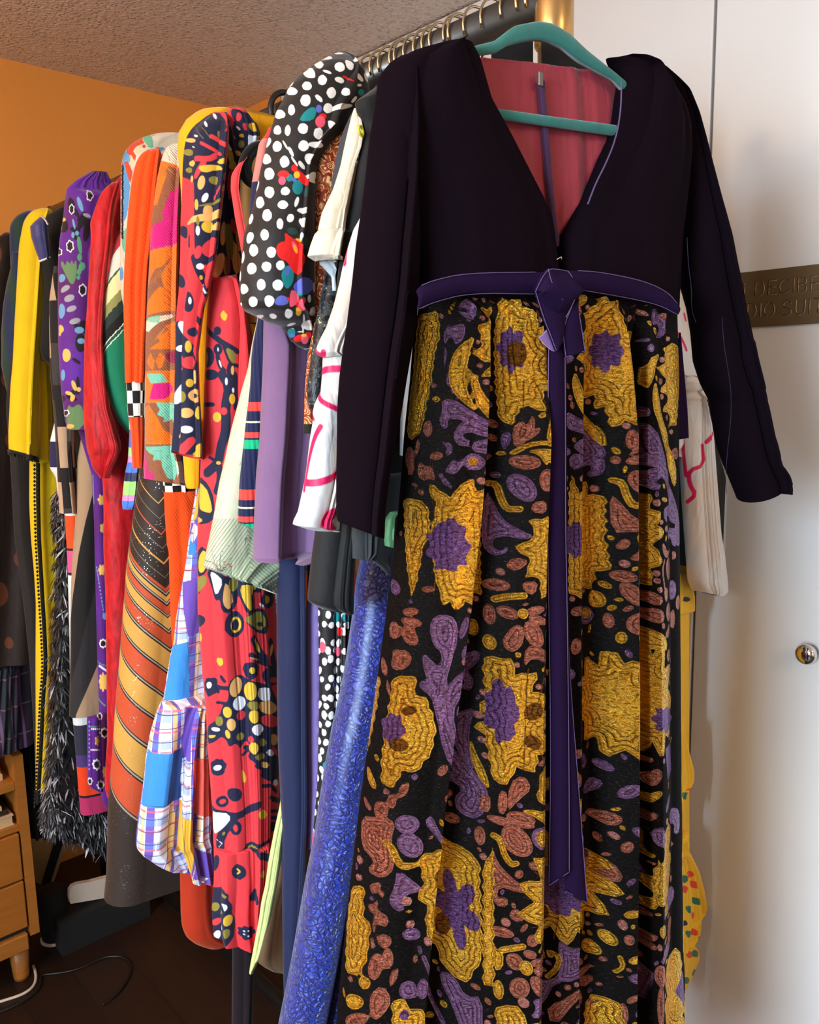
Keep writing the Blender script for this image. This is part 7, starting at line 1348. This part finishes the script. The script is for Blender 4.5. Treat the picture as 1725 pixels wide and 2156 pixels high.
edge_line([(1195, 1300), (1202, 1450), (1218, 1646), (1237, 1902)], .083, st2); edge_line([(1192, 1876), (1237, 1902)], .083, st2)
bw = sheet('bow_tail', hp(.096), [(1128, 613), (1136, 640), (1146, 672), (1158, 705), (1170, 738)], [(1192, 600), (1192, 640), (1190, 690), (1186, 720), (1173, 739)], M_rib_v, g, 40, 8, .002, .003)[0]
edge_line([(1128, 613), (1146, 672), (1158, 700), (1172, 738)], .0975, bw)
M_lavs = cloth('lavender_satin_back', (120, 88, 138), rough=.45, sheen=.3)
sheet('bow_tail_reverse', hp(.093), [(1137, 710), (1146, 722), (1158, 734), (1168, 740)], [(1157, 690), (1163, 702), (1169, 718), (1172, 736)], M_lavs, bw, 24, 6, .002, .001)
bt = sheet('bow_tail', hp(.094), [(1214, 620), (1204, 650), (1190, 680), (1186, 705), (1192, 752)], [(1216, 640), (1220, 660), (1225, 690), (1229, 720), (1232, 739)], M_rib_v, g, 40, 8, .002, .003)[0]
edge_line([(1213, 622), (1202, 652), (1190, 680), (1186, 705), (1192, 751)], .0955, bt); edge_line([(1192, 752), (1232, 739)], .0955, bt); edge_line([(1218, 650), (1225, 690), (1232, 738)], .0955, bt)
lp = sheet('bow_loop', hp(.098), [(1129, 612), (1140, 585), (1155, 565), (1175, 566), (1197, 570), (1210, 590), (1218, 611)], [(1131, 622), (1146, 640), (1160, 655), (1176, 662), (1190, 655), (1205, 640), (1217, 618)], M_rib_v, g, 50, 10, .004, .012)[0]
edge_line([(1155, 566), (1160, 590), (1172, 612), (1186, 632)], .1075, lp); edge_line([(1197, 571), (1211, 592), (1217, 614), (1206, 642), (1192, 668)], .104, lp); edge_line([(1129, 612), (1142, 584), (1156, 566), (1176, 567), (1197, 571)], .1005, lp)
mb = MB(); hk = hp(.046).pt(*hp(.046).hit((1178, 556))); mb.tube([hk + [-.004, 0, .004], hk + [0, -.002, .007], hk + [.004, 0, .003]], .0008, 6); mb.build('hook_fastener', M_chrome, g)
# teal velvet hanger
M_teal = NT('teal_flocking'); t = M_teal; nz, _ = t.noise(t.obj(), 60, 4); fl_, _ = t.noise(t.obj(), 900, 2)
t.set(Base_Color=t.mix(nz, lin((8, 84, 76)), lin((26, 114, 102))), Roughness=.85); t.bsdf.inputs['Sheen Weight'].default_value = .35; t.lk(t.bump(fl_, .4, .001), t.bsdf.inputs['Normal']); M_teal = t.m
hg = empty('clothes_hanger', tuple(HP.p0[:2]) + (1.8,), 'teal flocked hanger holding the purple velvet dress by its shoulders', 'hanger', 'hangers on the rack rail')
sheet('arms', hp(.006), [(905, 140), (960, 112), (998, 97), (1043, 86), (1057, 75), (1084, 54), (1119, 47), (1138, 44), (1166, 50), (1200, 70), (1235, 104), (1265, 128), (1298, 154), (1340, 190)], [(912, 156), (962, 128), (1002, 114), (1050, 108), (1073, 93), (1100, 86), (1119, 82), (1140, 81), (1162, 86), (1189, 98), (1223, 126), (1254, 144), (1297, 168), (1334, 206)], M_teal, hg, 110, 9, .008, .002)
sheet('crossbar', hp(.004), [(900, 208), (1066, 231), (1170, 246), (1281, 261), (1350, 271)], [(900, 228), (1075, 252), (1170, 266), (1277, 282), (1346, 291)], M_teal, hg, 60, 7, .007, .002)
p1 = hp(.002).pt(*hp(.002).hit((1141, 58)))
hk = hook_pts(.652, XR, .0265, 0.0)[:20]
hk = [np.array(p) for p in hk] + [(np.array(hk[-1]) + p1) / 2 + [0, -.006, 0], p1]
MB().tube(hk, .0018, 8).build('hook', M_wire, hg)
# ------------------------------------------------------------------ wooden cabinet and the things on the floor
t = NT('honey_oak'); o_ = t.obj(); gr, _ = t.noise(t.mapping(o_, (2, 2, 14)), 5, 5, .6, .8)
t.set(Base_Color=t.mix(gr, lin((150, 88, 30)), lin((186, 118, 48))), Roughness=.42); t.lk(t.bump(gr, .08, .002), t.bsdf.inputs['Normal']); M_oak = t.m
t = NT('honey_oak_front'); o_ = t.obj(); gr, _ = t.noise(t.mapping(o_, (2, 2, 22)), 4, 5, .6, .8)
t.set(Base_Color=t.mix(gr, lin((156, 90, 28)), lin((182, 112, 42))), Roughness=.4); M_oakf = t.m
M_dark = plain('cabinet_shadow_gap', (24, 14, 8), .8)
CY = 2.0
fr_ = at_y((84, 1962), CY)          # lower right front corner of the side
top_r = at_y((46, 1588), CY)
CX1 = fr_[0]; CX0 = CX1 - .52; CZ0 = fr_[2]; CZ1 = top_r[2]; CD = .40
cab = empty('wooden_cabinet', ((CX0 + CX1) / 2, CY + CD / 2, 0), 'honey coloured wooden cabinet with an open shelf over two drawers, lower left corner', 'cabinet')
side = .022
def sidep(x): return MB().prism([(x, CY, CZ0), (x, CY, CZ1), (x, CY + CD, CZ1), (x, CY + CD, CZ0)], (-side, 0, 0))
sidep(CX1).build('side_panel', M_oak, cab); sidep(CX0 + side).build('side_panel', M_oak, cab)
MB().box((CX0 + side, CY + CD - .014, CZ0), (CX1 - side, CY + CD, CZ1 - .01), 0).build('back_panel', M_oak, cab)
zsh = at_y((30, 1646), CY + .004)[2]; zd1 = at_y((30, 1752), CY)[2]; zd2 = at_y((40, 1856), CY)[2]; zd3 = CZ0 + .028
MB().box((CX0 + side, CY + .004, zsh - .022), (CX1 - side, CY + CD - .014, zsh), .002).build('shelf', M_oak, cab)
MB().box((CX0 + side, CY + .004, zd1 - .004), (CX1 - side, CY + CD - .014, zd1 + .012), .001).build('shelf', M_oak, cab)
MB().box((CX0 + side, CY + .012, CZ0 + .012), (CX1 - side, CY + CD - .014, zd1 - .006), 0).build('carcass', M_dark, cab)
for a, b in ((zd2 + .003, zd1 - .008), (zd3, zd2 - .003)):
    MB().box((CX0 + side + .004, CY - .002, a), (CX1 - side - .004, CY + .016, b), .002).build('drawer', M_oakf, cab)
MB().box((CX0, CY - .004, CZ0 - .03), (CX1 - .028, CY + CD, CZ0 + .012), .003).build('base_frame', M_oak, cab)
lx = at_z((55, 2072), 0)[0]
for x, y in ((lx, CY + .045), (CX0 + .05, CY + .045), (lx, CY + CD - .06), (CX0 + .05, CY + CD - .06)):
    MB().lathe((x, y, 0), [(.017, 0), (.0185, .01), (.024, CZ0 - .03)], 24).build('leg', M_oak, cab)
# papers and books on its shelves
M_pap = plain('cream_paper', (208, 176, 132), .8, 0, .1, 40); M_book = plain('maroon_cover', (84, 28, 24), .6); M_book2 = plain('dark_brown_cover', (52, 34, 24), .6)
def block(name, label, cat, lo, hi, m, grp, pages=None):
    e = empty(name, ((lo[0] + hi[0]) / 2, (lo[1] + hi[1]) / 2, lo[2]), label, cat, grp)
    if pages:
        MB().box((lo[0] + .002, lo[1] + .002, lo[2] + .003), (hi[0] - .003, hi[1] - .002, hi[2] - .003)).build('pages', pages, e)
        MB().box(lo, (hi[0], hi[1], lo[2] + .003)).box((lo[0], lo[1], hi[2] - .003), hi).build('cover', m, e)
    else: MB().box(lo, hi, .001).build('sheets', m, e)
xr0 = CX1 - side - .018
GB = 'papers and books on the cabinet shelves'
block('paper_stack', 'cream paper stack lying on the upper cabinet shelf, lowest of the pile', 'paper', (xr0 - .2, CY + .03, zsh), (xr0, CY + .26, zsh + .016), M_pap, GB)
block('paper_stack', 'thin cream booklet on the upper cabinet shelf under the maroon book', 'paper', (xr0 - .2, CY + .034, zsh + .0165), (xr0 - .003, CY + .26, zsh + .030), M_pap, GB)
block('book', 'maroon covered book on top of the paper pile on the upper cabinet shelf', 'book', (xr0 - .21, CY + .05, zsh + .031), (xr0 - .002, CY + .27, zsh + .062), M_book, GB, M_book)
z0 = zd1 + .0125
block('book', 'thick cream paged book lying on top of the cabinet drawers', 'book', (xr0 - .2, CY + .012, z0), (xr0 + .010, CY + .24, z0 + .026), M_pap, GB, M_pap)
block('book', 'dark brown book in the middle of the lower shelf pile', 'book', (xr0 - .2, CY + .02, z0 + .027), (xr0 + .002, CY + .24, z0 + .040), M_book2, GB, M_book2)
block('paper_stack', 'pale magazine topping the pile on the lower cabinet shelf', 'paper', (xr0 - .2, CY + .018, z0 + .041), (xr0 - .012, CY + .23, z0 + .052), M_pap, GB)
# leaning board, black bin with white rim, white tray, slippers
M_bk = plain('matt_black', (12, 10, 9), .85); M_bg = plain('kraft_board', (176, 134, 78), .7, 0, .08, 20); M_wp = plain('white_plastic', (222, 206, 188), .45)
YB2 = 2.38
def quad(pts, y, th=.012): return [at_y(p, y) for p in pts], (0, th, 0)
e = empty('leaning_portfolio', tuple(at_y((100, 1862), YB2)[:2]) + (0,), 'kraft and black portfolio case leaning behind the cabinet under the garments', 'portfolio')
P_, o2 = quad([(52, 1755), (118, 1764), (88, 1864), (54, 1846)], YB2); MB().prism(P_, o2).build('board', M_bg, e)
P_, o2 = quad([(118, 1764), (134, 1772), (104, 1866), (88, 1864)], YB2 - .004, .03); MB().prism(P_, o2).build('spine', M_bk, e)
P_, o2 = quad([(134, 1772), (142, 1775), (110, 1867), (104, 1866)], YB2); MB().prism(P_, o2).build('edge_strip', plain('pale_tape', (196, 160, 122), .6), e)
bc = at_z((124, 1984), 0)
e = empty('canister', (bc[0], bc[1] + .02, 0), 'round black canister with a white ring at its foot, right of the cabinet leg', 'canister')
MB().lathe((bc[0], bc[1] + .02, 0), [(.034, .010), (.035, .02), (.036, .14), (.033, .145)], 40).build('body', M_bk, e)
MB().lathe((bc[0], bc[1] + .02, 0), [(.0355, .001), (.038, .003), (.038, .008), (.0355, .010)], 40).build('ring', M_wp, e)
YT = 2.08
e = empty('white_tray', tuple(at_y((185, 1890), YT)[:2]) + (0,), 'white plastic panel with a rounded corner lying under the chevron gown hem', 'tray')
pp = [(149, 1903), (146, 1890), (147, 1875), (153, 1866), (165, 1861), (190, 1857), (224, 1848), (262, 1840), (262, 1882), (220, 1891)]
zt0 = min(at_y(p, YT)[2] for p in pp)
MB().prism([at_y(p, YT) for p in pp], (0, .015, 0)).build('panel', M_wp, e)
pl_ = at_y((205, 1893), YT); MB().box((pl_[0] - .11, YT - .03, 0), (pl_[0] + .13, YT + .04, max(.01, pl_[2] - .006))).build('foot', M_bk, e)
M_fz = plain('dark_plush', (20, 12, 15), .95)
rg = np.random.RandomState(3); c0 = at_z((205, 1935), .0); c0 = c0 + np.array([.05, .06, 0])
e = empty('plush_bundle', (c0[0], c0[1], 0), 'dark fuzzy bundle lying on the floor beneath the chevron gown', 'bundle', None)
V = []; F = []; n_, m_ = 48, 12
for i in range(m_ + 1):
    ph = math.pi / 2 * i / m_
    for j in range(n_):
        th_ = 2 * math.pi * j / n_; r_ = 1 + .10 * math.sin(3 * th_ + 1) + .04 * rg.randn()
        V.append((c0[0] + .12 * math.sin(ph) * math.cos(th_) * r_, c0[1] + .06 * math.sin(ph) * math.sin(th_) * r_, max(.0, .05 * math.cos(ph) * (1 + .25 * math.sin(5 * th_)) * r_)))
for i in range(m_):
    for j in range(n_): F.append((i * n_ + j, i * n_ + (j + 1) % n_, (i + 1) * n_ + (j + 1) % n_, (i + 1) * n_ + j))
link('plush', mesh_from('plush', V, F), M_fz, e)
# cables
def cable(name, label, pts, r, m):
    P = chaikin(np.array([at_z(p, r) for p in pts]), False, 3); o = MB().tube(P, r, 8).build(name, m); tag(o, label, 'cable')
cable('black_cable', 'thin black cable looping across the dark floor below the rack', [(-30, 2140), (30, 2120), (70, 2095), (88, 2075), (84, 2052), (120, 2050), (170, 2040), (215, 2016), (250, 2012), (272, 2022), (278, 2045), (262, 2075), (240, 2100), (218, 2114)], .0028, plain('cable_black', (10, 8, 7), .5))
cable('white_cable', 'white cable curving round the front leg of the cabinet', [(-30, 2118), (10, 2106), (45, 2095), (66, 2082), (75, 2068), (76, 2050), (70, 2034)], .0035, plain('cable_white', (214, 196, 176), .45))
